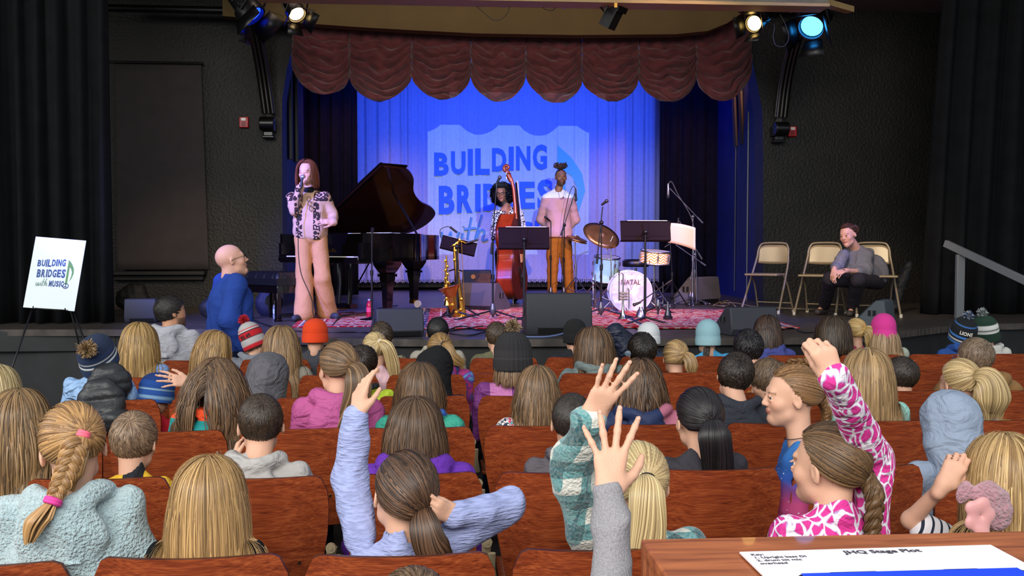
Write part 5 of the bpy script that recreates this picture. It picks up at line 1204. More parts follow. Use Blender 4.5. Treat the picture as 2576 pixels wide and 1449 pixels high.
# drum kit --------------------------------------------------------------
def drum(name, label, ct, r, dep, axis, shell, parent_thing=None, head='#e8e6ea', lugs=8, hoop=METAL, cat='drum'):
    t = thing(name, label, cat, (ct.x, ct.y, ST)); F = frame_to(ct, ct + Vector(axis))
    b = MB(F); b.lathe([(r, 0), (r, dep)], None, 40); b.build('shell', shell, t, smooth=50)
    for nm, z in (('hoop', 0), ('hoop', dep)):
        b = MB(F); torus(b, (0, 0, z), r + .008, .009, None, 40, 6); b.build(nm, hoop, t, smooth=180)
    for nm, z in (('drum_head', -.004), ('drum_head', dep + .004)):
        b = MB(F); b.lathe([(0, z), (r * .6, z), (r - .002, z)], None, 40); b.build(nm, mat('head_' + head, head, .35), t, smooth=60)
    b = MB(F)
    for k in range(lugs):
        a = 2 * PI * k / lugs; x, y = (r + .012) * math.cos(a), (r + .012) * math.sin(a); b.cyl((x, y, 0), (x, y, dep), .0035, 6); b.cyl((x, y, dep * .3), (x, y, dep * .7), .010, 8) if dep < .2 else [b.cyl((x, y, zz), (x, y, zz + .05), .013, 8) for zz in (.06, dep - .11)]
    b.build('lugs', METAL, t, smooth=60); return t, F
q = on_stage(1587, 785); ct = Vector((q.x, q.y, at(1587, 735, Y=q.y).z)); r = .235
t, F = drum('bass_drum', 'white-headed bass drum lettered on its front head', ct, r, .36, (.10, 1, 0), mat('pearl_shell', '#d8dce0', .25, coat=.4), head='#f0eef2', hoop=mat('hoop_white', '#c8ccd4', .3))
b = MB(); A_, B_ = at(1563, 716, Y=q.y - .02), at(1607, 703, Y=q.y - .02); fit_text(b, 'NATAL', A_.x + .0, A_.z, B_.x + .02, B_.z, Matrix.Translation((0, A_.y, 0)) @ Matrix.Rotation(R(90), 4, 'X'), .001, .0); b.build('lettering', mat('natal_brown', '#5a2818', .5), t)
b = MB()
for sx in (-1, 1): b.cyl(ct + Vector((sx * r * .85, .06, -.08)), (ct.x + sx * .36, q.y - .02, ST + .01), .008, 8)
b.build('spurs', METAL, t, smooth=60)
q2 = on_stage(1522, 768); ct2 = Vector((q2.x, q2.y, at(1522, 706, Y=q2.y).z))
mint = mat('mint_shell', '#a8d8d0', .3, coat=.4, var=.06); tt_, _ = drum('tom_drum', 'mint-green tom drum mounted left of the bass drum', ct2, .158, .31, (.05, -.16, 1), mint, lugs=6); b = MB(); b.tube([ct2 + Vector((-.10, .02, .12)), at(1492, 700, Y=q2.y), at(1492, 740, Y=q2.y), on_stage(1494, 770)], .010, 8); b.build('mounting_leg', METAL, tt_, smooth=60)
q3 = on_stage(1645, 775); ct3 = Vector((q3.x, q3.y, at(1645, 662, Y=q3.y).z))
def herring(nt, b):
    v = coords(nt); s = N(nt, 'SeparateXYZ', {0: v}); a = N(nt, 'Math', {0: s.outputs[0], 1: s.outputs[1]}, operation='ARCTAN2').outputs[0]
    z = mthn(nt, 'MULTIPLY', s.outputs[2], 30.); f = mthn(nt, 'PINGPONG', mthn(nt, 'MULTIPLY', s.outputs[0], 26.), 1.0); w_ = mthn(nt, 'FRACT', mthn(nt, 'ADD', z, f)); m = mthn(nt, 'GREATER_THAN', w_, .5)
    x = N(nt, 'Mix', {0: m, 6: c('#e8a040'), 7: c('#f4e4c8')}, data_type='RGBA'); nt.links.new(x.outputs[2], b.inputs['Base Color'])
drum('snare_drum', 'orange and cream herringbone snare drum on its stand', ct3, .178, .15, (.06, -.10, 1), mat('herringbone', rough=.35, coat=.3, fn=herring), lugs=8)
def kstand(name, label, q, top, spread=.26, parts=(), m=METAL, rz=.4):
    t = thing(name, label, 'drum hardware', q)
    b = MB(); b.cyl((q.x, q.y, ST + .05), (q.x, q.y, (ST + top.z) / 2), .012, 10); b.cyl((q.x, q.y, (ST + top.z) / 2), top, .008, 10); b.cyl((q.x, q.y, (ST + top.z) / 2 - .02), (q.x, q.y, (ST + top.z) / 2 + .03), .02, 10); b.build('pole', m, t, smooth=60)
    for k in range(3):
        a = rz + k * 2 * PI / 3; b = MB(); e = Vector((q.x + spread * math.cos(a), q.y + spread * math.sin(a), ST + .012)); b.cyl((q.x, q.y, ST + .32), e, .008, 8); b.cyl((q.x, q.y, ST + .10), (Vector((q.x, q.y, ST + .32)) + e) / 2 + Vector((0, 0, -.02)), .006, 8); b.sphere(e, .016, 8); b.build('leg', m, t, smooth=60)
    return t
def cymbal(ct, r, nrm, label, name='cymbal'):
    F = frame_to(ct, ct + Vector(nrm)); b = MB(F); b.lathe([(0, .030), (.02, .028), (.04, .012), (.06, .006), (r * .7, -.006), (r, -.016)], None, 48); b.build(name, mat('cymbal_bronze', '#b88a58', .3, metal=.85, var=.15, vsc=14), label=label, cat='cymbal', loc=ct, smooth=180, solid=.002)
qa = on_stage(1537, 778); tp = at(1514, 590, Y=qa.y + .05); kstand('cymbal_stand', 'chrome stand of the large ride cymbal', qa, at(1537, 625, Y=qa.y)); cymbal(tp, .235, (.28, -.62, .75), 'large bronze ride cymbal tilted behind the black mic stand')
b = MB(); b.cyl(at(1537, 625, Y=qa.y), tp, .007, 8); b.cyl(at(1525, 632, Y=qa.y), at(1542, 594, Y=qa.y), .006, 8); b.build('cymbal_boom', METAL, label='chrome tilting boom under the large ride cymbal', cat='drum hardware', loc=tp, smooth=60)
qb = on_stage(1448, 752); tp = at(1452, 598, Y=qb.y); kstand('hi_hat_stand', 'chrome stand of the small cymbals beside the tan trousers', qb, at(1447, 590, Y=qb.y)); cymbal(tp, .155, (.25, -.25, 1), 'upper small bronze cymbal beside the standing man'); cymbal(tp + Vector((.0, 0, -.03)), .155, (.25, -.2, 1), 'lower small bronze cymbal beside the standing man')
kstand('snare_stand', 'chrome tripod stand under the herringbone snare drum', q3, at(1645, 664, Y=q3.y), .24)
b = MB()
for k in range(3): a = k * 2 * PI / 3; b.tube([at(1645, 668, Y=q3.y), ct3 + Vector((.17 * math.cos(a), .17 * math.sin(a), -.02)), ct3 + Vector((.19 * math.cos(a), .19 * math.sin(a), .03))], .006, 6)
b.build('snare_basket', METAL, label='chrome basket arms gripping the herringbone snare drum', cat='drum hardware', loc=ct3, smooth=60)
qc = on_stage(1497, 775); kstand('tom_stand', 'chrome tripod holding the mint tom at the left', qc, at(1497, 690, Y=qc.y), .26); qd = on_stage(1690, 772)
kstand('cymbal_stand', 'black tripod stand right of the snare drum', qd, at(1686, 610, Y=qd.y), .24, m=BMETAL)
b = MB(); b.cyl(at(1686, 612, Y=qd.y), at(1708, 600, Y=qd.y), .012, 8); b.cyl(at(1672, 622, Y=qd.y), at(1690, 610, Y=qd.y), .012, 8); b.build('clamp', BMETAL, label='black clamp arm on the stand beside the snare', cat='drum hardware', loc=at(1686, 612, Y=qd.y), smooth=60)
qe = on_stage(1608, 762) + Vector((0, .25, 0)); t = thing('drum_throne', 'round black drum stool behind the bass drum', 'stool', qe); b = MB(M4((qe.x, qe.y, at(1608, 662, Y=qe.y).z))); b.lathe([(0, -.05), (.17, -.05), (.185, -.03), (.185, .03), (.15, .055), (0, .05)], None, 28); b.build('seat', mat('black_leather', '#0e0f12', .35), t, smooth=60)
b = MB(); b.cyl((qe.x, qe.y, ST + .1), (qe.x, qe.y, at(1608, 668, Y=qe.y).z - .03), .016, 10); b.build('post', METAL, t)
for k in range(3): a = k * 2.09; b = MB(); b.cyl((qe.x, qe.y, ST + .2), (qe.x + .2 * math.cos(a), qe.y + .2 * math.sin(a), ST + .01), .01, 8); b.build('leg', METAL, t)
b = MB(); qp = on_stage(1672, 768); b.box((qp.x, qp.y, ST + .03), (.09, .26, .02), (R(8), 0, 0)); b.cyl((qp.x, qp.y + .1, ST + .04), (qp.x, qp.y + .1, ST + .3), .008, 8); b.box((qp.x + .0, qp.y + .1, ST + .02), (.12, .08, .02)); b.build('drum_pedal', METAL, label='metal drum pedal on the rug right of the bass drum', cat='pedal', loc=qp)
# trumpet and mutes
q = on_stage(1567, 806); t = thing('trumpet', 'silver trumpet standing upright on its bell before the bass drum', 'trumpet', q); SV = mat('silver_plate', '#c8c4bc', .18, metal=1)
b = MB(M4(q)); b.lathe([(.062, 0), (.058, .012), (.038, .035), (.022, .07), (.014, .12), (.009, .2), (.007, .34), (.007, .44)], None, 28); b.build('bell', SV, t, smooth=60)
b = MB(M4(q)); b.tube(spline([(0, 0, .43), (.0, 0, .47), (-.02, 0, .49), (-.04, 0, .47), (-.042, 0, .42), (-.042, 0, .2)], 5), .0065, 8); b.tube([(-.042, 0, .20), (-.042, 0, .47), (-.042, 0, .52)], [.0065, .0065, .012], 8); b.tube(spline([(.03, 0, .13), (.045, 0, .10), (.06, 0, .13), (.06, 0, .3), (.045, 0, .33), (.03, 0, .3)], 5), .0065, 8); b.build('tubing', SV, t, smooth=60)
for i in range(3): b = MB(M4(q)); z = .22 + .03 * i; b.cyl((-.035, -.004, z), (.045, -.004, z), .012, 12); b.cyl((.045, -.004, z), (.062, -.004, z), .004, 8); b.cyl((.062, -.004, z), (.066, -.004, z), .009, 10); b.build('valve', SV, t, smooth=50)
q = on_stage(1680, 808); b = MB(M4(q)); b.lathe([(.045, 0), (.048, .01), (.048, .05), (.036, .055), (.036, .065), (.020, .12), (.010, .2), (0, .205)], None, 24); b.build('trumpet_mute', mat('mute_metal', '#4a4a52', .25, metal=.9), label='dark conical trumpet mute standing on the right of the rug', cat='mute', loc=q, smooth=50)
q = on_stage(1612, 803); b = MB(M4(q)); b.lathe([(.056, 0), (.06, .012), (.05, .05), (.035, .09), (.02, .11), (.018, .13), (0, .13)], None, 24); b.build('plunger_mute', mat('mute_alu', '#9a9aa4', .25, metal=.9), label='silver bell-shaped mute on the rug below the bass drum', cat='mute', loc=q, smooth=50)
# folding chairs --------------------------------------------------------------
FC = mat('beige_enamel', '#a08c6c', .32, metal=.35, spec=.6); FCF = mat('chair_tube', '#8c7d64', .35, metal=.3)
def folding_chair():
    t = thing('folding_chair', 'x', 'chair')
    b = MB()
    P = [(-.225, -.24, .0), (-.20, .10, .52), (-.185, .16, .66)] + [(-.185 + .0, .17, .70)] + [(-.165, .19, .77), (-.11, .2, .80)] + [(.11, .2, .80), (.165, .19, .77), (.185, .17, .70), (.185, .16, .66), (.20, .10, .52), (.225, -.24, .0)]
    b.tube(spline(P, 4), .0125, 10); b.build('front_frame', FCF, t, smooth=60)
    b = MB(); b.tube(spline([(-.215, .27, 0), (-.20, .12, .30), (-.19, -.02, .44)], 3), .011, 8); b.tube(spline([(.215, .27, 0), (.20, .12, .30), (.19, -.02, .44)], 3), .011, 8); b.cyl((-.21, .22, .10), (.21, .22, .10), .008, 8); b.cyl((-.215, -.13, .13), (.215, -.13, .13), .006, 6) if False else None; b.build('rear_frame', FCF, t, smooth=60)
    b = MB(); b.grid(lambda u, v: ((u - .5) * .37 * (1 - .0), .165 + .02 * (1 - (2 * u - 1) ** 2) + .02 * v, .565 + (.215 * (1 - .10 * abs(2 * u - 1) ** 6 * 3)) * v + (1 - v) * .01 * (1 - (2 * u - 1) ** 2) * -1), 20, 8); b.build('backrest', FC, t, solid=.006, smooth=60)
    b = MB(); b.prism([(-.20, -.20), (-.19, -.225), (.19, -.225), (.20, -.20), (.19, .14), (-.19, .14)], .425, .45); b.build('seat', FC, t, bevel=.008)
    for x, y in ((-.225, -.24), (.225, -.24), (-.215, .27), (.215, .27)): b = MB(); b.cyl((x, y, -.002), (x, y, .035), .017, 10); b.build('foot_cap', mat('white_rubber', '#c8bfae', .6), t)
    return t
fc0 = folding_chair(); fcu = []
for (px, py, rz, l) in ((1937, 786, -40, 'empty beige metal folding chair, nearest the stage middle'), (2072, 792, -36, 'beige metal folding chair standing empty beside the seated woman'), (2210, 796, -14, 'beige metal folding chair the woman in grey sits on'), (430, 768, 12, 'metal folding chair covered by a black coat at the left wall')):
    q = on_stage(px, py); o = fc0 if not fcu else copy_tree(fc0); fcu.append(o); o.location = (q.x, q.y + .1, ST); o.rotation_euler = (0, 0, R(rz)); o['label'] = l
q = on_stage(430, 768) + Vector((0, .1, 0)); X = Solid(.05); X.cap(q + Vector((-.2, .1, .72)), q + Vector((.2, .1, .74)), .10, .11); X.cap(q + Vector((-.16, .05, .5)), q + Vector((.14, .05, .55)), .11); X.cap(q + Vector((.2, .05, .62)), q + Vector((.36, -.05, .28)), .075, .045); X.cap(q + Vector((-.2, .02, .62)), q + Vector((-.3, .0, .46)), .07, .05); X.disp = folds(8, .02, 20); X.dmax = .02
X.build('draped_coat', mat('black_wool', '#0d0c0e', .95), None, .012, label='black coat draped over the folding chair by the left wall', cat='coat', loc=q)
for px, py, r_, l, s_ in ((326, 786, .19, 'black bag slumped on the floor against the left drape', 1), (532, 806, .15, 'dark instrument case leaning behind the man in blue', 2)):
    q = on_stage(px, py); X = Solid(.05); X.ell(q + Vector((0, .1, r_ * .8)), (r_, r_ * .6, r_ * .85)); X.ell(q + Vector((.05, .1, r_ * 1.4)), (r_ * .6, r_ * .4, r_ * .4)); X.disp = folds(s_, .015, 24); X.dmax = .015; X.build('gear_bag', mat('black_nylon', '#0b0c0f', .7), None, .012, label=l, cat='bag', loc=q)
q = on_stage(2300, 795); X = Solid(.05); X.cap(q + Vector((-.1, .3, .1)), q + Vector((.15, .45, .55)), .08, .05); X.disp = folds(4, .015, 30); X.dmax = .015; X.build('coiled_bag', MATS['black_nylon'], None, .012, label='dark slumped bag against the right drape behind the chairs', cat='bag', loc=q)
# loose cables on the stage
rg = random.Random(9)
for pts, l, r_ in (([(560, 800), (600, 790), (650, 812), (700, 830), (760, 836), (840, 842), (905, 838), (960, 846)], 'black cable snaking along the stage edge below the woman', .006),
                   ([(1110, 838), (1160, 826), (1200, 832), (1225, 838), (1180, 846), (1120, 842), (1150, 832), (1215, 826)], 'black cable bundle on the stage edge near the saxophones', .007),
                   ([(1000, 770), (960, 778), (900, 792), (860, 800), (835, 822)], 'black cable crossing the rug under the piano', .006),
                   ([(1810, 764), (1850, 766), (1890, 772), (1940, 778), (2050, 780)], 'beige cable trailing from the scuffed monitor to the chairs', .007),
                   ([(1795, 770), (1815, 762), (1835, 768), (1820, 774), (1800, 768), (1830, 760), (1850, 772)], 'coil of pale cable beside the scuffed monitor', .008),
                   ([(1960, 836), (1990, 830), (2020, 838), (2050, 842)], 'dark cable on the stage edge in front of the chairs', .006)):
    P = [on_stage(x, y) + Vector((0, 0, .008 + .012 * (i % 2))) for i, (x, y) in enumerate(pts)]
    b = MB(); b.tube(spline(P, 7), r_, 6); b.build('cable', mat('pale_cable', '#8a7c60', .6) if 'beige' in l or 'pale' in l else BPLAST, label=l, cat='cable', loc=P[0], smooth=180)

# ------------------------------------------------------------------ fabrics
def wrinkle(nt, b, amt=1., fine=260., sc=11.):
    n1 = N(nt, 'TexNoise', {'Vector': coords(nt, (1, 1, 1.5)), 'Scale': sc, 'Detail': 2., 'Distortion': 1.6}); n2 = N(nt, 'TexNoise', {'Vector': coords(nt), 'Scale': fine, 'Detail': 1.})
    p1 = N(nt, 'Bump', {'Height': n1.outputs[0], 'Strength': min(1, .55 * amt), 'Distance': .035}); p2 = N(nt, 'Bump', {'Height': n2.outputs[0], 'Strength': .5, 'Distance': .002, 'Normal': p1.outputs[0]}); nt.links.new(p2.outputs[0], b.inputs['Normal'])
def cloth(name, col, var=.10, bump=.35, bsc=60, rough=.9, amt=1., **k): return mat(name, col, rough, var=var, spec=.2, fn=lambda nt, b: wrinkle(nt, b, amt), **k)
def plaidfn(c0, c1, c2, sc, lines=None):
    def fn(nt, b):
        s = N(nt, 'SeparateXYZ', {0: coords(nt, (sc, sc, sc), (R(0), R(8), R(12)))})
        fx = mthn(nt, 'GREATER_THAN', mthn(nt, 'FRACT', mthn(nt, 'ADD', s.outputs[0], s.outputs[1])), .5); fz = mthn(nt, 'GREATER_THAN', mthn(nt, 'FRACT', s.outputs[2]), .5)
        m = mthn(nt, 'MULTIPLY', mthn(nt, 'ADD', fx, fz), .5)
        r = ramp(nt, m, [(0, c(c0)), (.4, c(c1)), (.8, c(c2))], 'CONSTANT')
        l1 = mthn(nt, 'LESS_THAN', mthn(nt, 'ABSOLUTE', mthn(nt, 'SUBTRACT', mthn(nt, 'FRACT', mthn(nt, 'ADD', mthn(nt, 'ADD', s.outputs[0], s.outputs[1]), .25)), .5)), .035)
        l2 = mthn(nt, 'LESS_THAN', mthn(nt, 'ABSOLUTE', mthn(nt, 'SUBTRACT', mthn(nt, 'FRACT', mthn(nt, 'ADD', s.outputs[2], .25)), .5)), .035)
        x = N(nt, 'Mix', {0: mthn(nt, 'MAXIMUM', l1, l2), 6: r, 7: c(lines or c1)}, data_type='RGBA')
        n = N(nt, 'TexNoise', {'Vector': coords(nt), 'Scale': 120., 'Detail': 2.}); y = N(nt, 'Mix', {0: .18, 6: x.outputs[2], 7: ramp(nt, n.outputs[0], [(.35, c(c0)), (.65, c(c2))])}, data_type='RGBA')
        nt.links.new(y.outputs[2], b.inputs['Base Color']); bp = N(nt, 'Bump', {'Height': n.outputs[0], 'Strength': .8, 'Distance': .008}); nt.links.new(bp.outputs[0], b.inputs['Normal'])
    return fn
def wr(f, amt=1.):
    def g(nt, b): f(nt, b); wrinkle(nt, b, amt)
    return g
def spotsfn(base, c1, c2, sc=22., th=.5, edge=.62):
    def fn(nt, b):
        v = coords(nt, (1, 1, .72)); n = N(nt, 'TexNoise', {'Vector': v, 'Scale': sc * .5, 'Detail': 1.}); mv = N(nt, 'Mix', {0: .06, 4: v, 5: n.outputs[1]}, data_type='VECTOR')
        V = N(nt, 'TexVoronoi', {'Vector': mv.outputs[1], 'Scale': sc}, feature='DISTANCE_TO_EDGE')
        r = ramp(nt, V.outputs[0], [(0, c(base)), (th * .12, c(base)), (th * .20, c(c2)), (th * .27, c(c1))]); nt.links.new(r, b.inputs['Base Color'])
    return fn
def dotsfn(stops, sc, kind='F1', det=0.):
    def fn(nt, b):
        V = N(nt, 'TexVoronoi', {'Vector': coords(nt), 'Scale': sc}, feature=kind); nt.links.new(ramp(nt, V.outputs[0], [(p, c(x)) for p, x in stops], 'CONSTANT'), b.inputs['Base Color'])
    return fn
def noisefn(stops, sc, det=3.0, interp='CONSTANT', st=(1, 1, 1), dist=0.):
    def fn(nt, b):
        n = N(nt, 'TexNoise', {'Vector': coords(nt, st), 'Scale': sc, 'Detail': det, 'Distortion': dist}); nt.links.new(ramp(nt, n.outputs[0], [(p, c(x)) for p, x in stops], interp), b.inputs['Base Color'])
    return fn
def zfn(stops, axis=2, sc=1., off=0., kind='Object'):
    """colour blocks along one axis of the garment"""
    def fn(nt, b):
        s = N(nt, 'SeparateXYZ', {0: coords(nt, kind=kind)}); v = mthn(nt, 'MULTIPLY_ADD', s.outputs[axis], sc); v.node.inputs[2].default_value = off
        nt.links.new(ramp(nt, v, [(p, c(x)) for p, x in stops], 'CONSTANT'), b.inputs['Base Color'])
    return fn
def WZ(*a, **k): return wr(zfn(*a, **k))
def ribfn(col, dirv=(1, 1, 6), sc=30., dark=.75):
    def fn(nt, b):
        n = N(nt, 'TexNoise', {'Vector': coords(nt, dirv), 'Scale': sc, 'Detail': 2.}); bp = N(nt, 'Bump', {'Height': n.outputs[0], 'Strength': .9, 'Distance': .01}); nt.links.new(bp.outputs[0], b.inputs['Normal'])
        cc = c(col); nt.links.new(ramp(nt, n.outputs[0], [(.35, tuple(x * dark for x in cc[:3])), (.6, cc)]), b.inputs['Base Color'])
    return fn
TROU = cloth('denim', '#2c3448')
FAIR = '#dba98e'; LIP = '#b8665c'
PEOPLE = []
def person(desc, px, top, row, hair=None, top_m=None, yaw=0, pitch=4, roll=0, hs=.92, s=.74, byaw=None, Y=None, hat=None, skin=FAIR, over=None, hands=None, h=None,
           loose=1.0, hood=False, puff=1., fold=(.016, 19), collar=0, neck=-.135, seat=True, sleeve=.047, cuff=.037, wr=.93, garment='jacket', trousers=TROU, eye=False, dy=0, brow=None, stub=None, lip='#bc7468', hz=.50, short=False, legs=True, topk=.03, lean=-.05, group=None, tz=None, back=None):
    i = row - 1; neck = neck + (.02 if hat and neck == -.135 else 0); Yh = Y if Y is not None else ROWY[i] + .17 + dy
    P = at(px, top, Y=Yh); hc = P - Vector((0, 0, (.122 if not hat else .146) * hs)); by = yaw * .35 if byaw is None else byaw
    M = Matrix.Translation(hc) @ rot(yaw, pitch, roll)
    S = hc + rot(by) @ Vector((0, -.034 - .0012 * pitch, neck * hs)) if back is None else hc + Vector(back)
    J = joints(S, by, s, hz, True, None, lean)
    if over: J.update({k: (Vector(v) if not isinstance(v, bool) else v) for k, v in (over(J) if callable(over) else over).items()})
    t = thing('person', desc, 'person', (S.x, S.y, 0), group); J['nose'] = .45; J['jaw'] = .96; J['zl'] = .86
    hb = h or [.0062, .0075, .0085, .010, .011, .012][min(5, max(0, i))]; rg = hash(desc) if False else sum(map(ord, desc)) % 997
    body_solid(J, M, hs, hands, fine=(hb < .0105)).build('body', SKIN, t, hb, face_col(M, hs, skin, lip, brow, stub, .86))
    if eye: eyes(t, M, hs, lid=skin)
    if hands and hb < .0065: fingernails(t, hands)
    X = top_solid(J, loose, sleeve, cuff, (rg, *fold), hood=hood, puff=puff, collar=collar, wr=wr, short=short, k=topk)
    X.build(garment, top_m, t, hb * 1.12)
    if legs: legs_solid(J).build('trousers', trousers, t, .016); shoes(t, J, h=.012)
    if hat: UNDER[0] = -.12
    if hair: hair(t, M, hs, J, rg, i)
    UNDER[0] = 9
    if hat: hat(t, M, hs)
    PEOPLE.append((row, S.x, desc, seat)); return t, M, J
NH = [2.3, 1.9, 1.5, 1.1, .9, .8]
def HL(c1, c2, zpx=None, zend=None, n=620, mix=.5, wav=.004, wid=.0075, part='c', lay=.17, low=0., coll=True, ds=.022, capo=1.035):
    """long hair hanging to a height (metres) below the head centre"""
    def f(t, M, hs, J, seed, i):
        H = Hair(M, hs, c1, c2, seed, mix); k = NH[i]; H.cap(off=capo, low=low); ze = M.translation.z - zend
        cl = UPC(J) if coll else ()
        H.long(int(n * k), ze, cl, wid / k ** .6, ds, wav, part, lay, low); H.long(int(n * .16 * k), ze, cl, wid * 2.2 / k ** .5, ds, wav, part, .02, low); H.build(t)
    return f
def HS(c1, c2, ln=.04, n=1500, lift=.10, curl=0., wid=.0055, mix=.5, rough=.25, crown=(.12, -.72, .68), low=-.02, off0=1.02):
    def f(t, M, hs, J, seed, i):
        H = Hair(M, hs, c1, c2, seed, mix); k = NH[i]; H.cap(low=low, off=off0 + .01); H.short(int(n * k), ln, wid / k ** .6, crown, lift, rough, low, curl, off0); H.build(t)
    return f
def HP(c1, c2, tie, tail, rt=.03, n=700, tiec='#222222', wid=.006, mix=.5, loose=.05, spread=1.2, low=0., drop=.03, ex=None, tr=.016, low2=0.):
    """gathered hair; tail: offsets in world metres from the tie point"""
    def f(t, M, hs, J, seed, i):
        H = Hair(M, hs, c1, c2, seed, mix); k = NH[i]; H.cap(); T = np.array(tie, float); T /= np.linalg.norm(T)
        P = Vector(H.c0 + (T * H.r * 1.07) @ H.Q.T); tl = [P] + [P + Vector(p) for p in tail]
        H.pony(int(n * k), T, tl, rt, wid / k ** .5, loose=loose, spread=spread, drop=drop)
        if ex: ex(H, P, t, J)
        H.build(t)
        if tiec: hair_tie(t, P, tl[1], tr, tiec)
    return f
BL1, BL2 = '#7c6244', '#ccae80'   # blonde
LB1, LB2 = '#63493a', '#9c7c5a'   # light brown
BR1, BR2 = '#3c2a1e', '#6e4e36'   # brown
DK1, DK2 = '#120e0c', '#2a201b'   # near black
# ------------------------------------------------------------------ nearest row
fuzzy = mat('fuzzy_pale_blue', '#b4cdd2', .95, var=.14, vsc=90, bump=2.2, bsc=120, sheen=.6, spec=.1)
def braid_ex(path, r=.024, turns=4.5, tie=None, tuft=None, tc='#e0409a'):
    def f(H, P, t, J):
        pts = [P + Vector(p) for p in path]; H.braid(pts, r, turns)
        e, d = pts[-1], (pts[-1] - pts[-2]).normalized()
        if tuft:
            q = [np.array(e), np.array(e + Vector(tuft[0])), np.array(e + Vector(tuft[1]))]; n = 90; a = H.rg.uniform(0, 6.28, n); rr = np.sqrt(H.rg.uniform(0, 1, n)); sp = np.array([tuple(x) for x in spline([Vector(x) for x in q], 6)]); m = len(sp)
            w_ = np.interp(np.linspace(0, 1, m), [0, .4, 1], [.3, 1, .35]) * r * 1.2
            Q = sp[None] + np.stack([np.cos(a)[:, None] * rr[:, None] * w_, np.sin(a)[:, None] * rr[:, None] * w_, 0 * rr[:, None] * w_], -1); H.ribbons(Q, .005, cen=sp.mean(0) + np.array([0, .2, 0]))
        if tie: hair_tie(t, e, e + d, r * .62, tc, rt=.006)
    return f
t, M, J = person('girl in a fuzzy pale blue hooded top with pink hair ties and a braid', 182, 1020, 1, HP('#7a5634', '#c89a62', (.30, -.92, .16), [(-.012, -.03, -.06), (-.03, -.035, -.12)], .030, 900, '#ff7088', mix=.5, loose=.13, ex=braid_ex([(-.005, -.03, -.02), (-.02, -.06, -.09), (-.04, -.09, -.15)], .028, 2.5, True, ((-.035, -.02, -.05), (-.05, -.03, -.10)))), fuzzy,
       yaw=-22, pitch=8, hs=.98, s=.84, loose=1.12, hood=1.15, puff=1.18, fold=(.022, 16), garment='hoodie', byaw=-8, h=.006, roll=-5)
person('girl with long straight blonde hair over a black top, nearest seat row', 527, 1152, 1, HL('#806040', '#d6ac70', zend=.31, n=1150, mix=.5, wav=.002, wid=.006), cloth('black_tee', '#121417'), yaw=4, s=.72, pitch=2)
lav = mat('lavender_ribbed', rough=.95, spec=.1, fn=ribfn('#a9b2e0', (1, 1, 7), 26., .72))
def lav_over(J):
    return {'shl': at(905, 1350, Y=2.64), 'ell': at(880, 1205, Y=2.76), 'wrl': at(896, 1046, Y=2.78), 'shr': at(1100, 1375, Y=2.60), 'elr': at(1278, 1275, Y=2.66), 'wrr': at(1140, 1298, Y=2.56)}
wl = at(896, 1046, Y=2.78); Wl = frame_to(wl, at(912, 975, Y=2.80), (0, -1, 0)); 
def Wcam(a, b_, back=(0, -1, 0), side_x=(1, 0, 0)):
    """wrist matrix: z along the hand, back of the hand (-y) towards back"""
    a = Vector(a); z = (Vector(b_) - a).normalized(); y = -Vector(back); y = (y - z * y.dot(z)).normalized(); x = y.cross(z); m = Matrix((x, y, z)).transposed().to_4x4(); m.translation = a; return m
wr_ = at(1140, 1298, Y=2.56)
t, M, J = person('girl in a ribbed lavender sweater raising her left hand, brown low ponytail', 1012, 1136, 1, HP('#2c1e16', '#7a5840', (.42, -.78, -.42), [(.0, -.045, -.03), (.015, -.05, -.08), (.05, -.03, -.13)], .040, 1300, '#2a1c14', mix=.35, loose=.10, tr=.02),
       lav, yaw=-20, pitch=-4, roll=6, hs=1.0, s=.82, byaw=0, over=lav_over, puff=1.05, sleeve=.056, cuff=.046, wr=.97, fold=(.012, 26), garment='sweater', h=.0056, neck=-.15, collar=.045,
       hands={'l': {'W': Wcam(wl, at(908, 975, Y=2.80), (-.75, -.66, 0)), 'side': 1, 's': .86, 'curl': (14, 22, 26, 30), 'spread': .25, 'thumb': (24, 30)}, 'r': {'W': Wcam(wr_, at(1108, 1285, Y=2.53), (.3, -1, -.1)), 'side': 1, 's': .8, 'curl': (30, 40, 45, 45), 'spread': .3, 'thumb': (5, 40)}})
b = MB(); p, q = at(897, 1052, Y=2.78), at(897, 1034, Y=2.78); F = frame_to(p, q); b.lathe([(.030, -.006), (.0315, -.006), (.0315, .012), (.030, .012)], F, 28); wb = b.build('wristband', mat('orange_silicone', '#e0701c', .5), t, smooth=60)
b = MB(); b.text('poow', .013, F @ M4((0, 0, .003)), .0003, .0004, fn=lambda x, y, z: (.0322 * math.sin(x / .031 + 2.75) * (1 + z), .0322 * math.cos(x / .031 + 2.75) * (1 + z), y)); b.build('lettering', mat('white_print', '#f0e8e0', .6), wb)
teal = mat('teal_plaid_fleece', rough=.95, spec=.1, sheen=.3, fn=plaidfn('#17545a', '#5f9a9c', '#e4e2d6', 10.5, '#24606a'))
pw = at(1482, 1050, Y=2.32)
t, M, J = person('girl in a teal and white plaid fleece raising her hand, light blonde ponytail', 1606, 1112, 1, HP('#8a6c48', '#ecd29a', (.08, -.98, .12), [(-.01, -.045, -.03), (-.012, -.05, -.12), (-.03, -.035, -.26)], .046, 1500, '#101012', mix=.55, wid=.0048, tr=.018, loose=.03),
       teal, yaw=3, pitch=2, hs=1.0, s=.82, over={'shl': at(1485, 1370, Y=2.56), 'ell': at(1440, 1180, Y=2.46), 'wrl': pw}, sleeve=.070, cuff=.052, wr=.9, puff=1.1, fold=(.018, 18), garment='fleece_shirt', h=.0056, collar=.03,
       hands={'l': {'W': Wcam(pw, at(1524, 985, Y=2.30)), 'side': 1, 's': .92, 'curl': (4, 6, 10, 2), 'spread': 1.0, 'thumb': (12, 55)}})
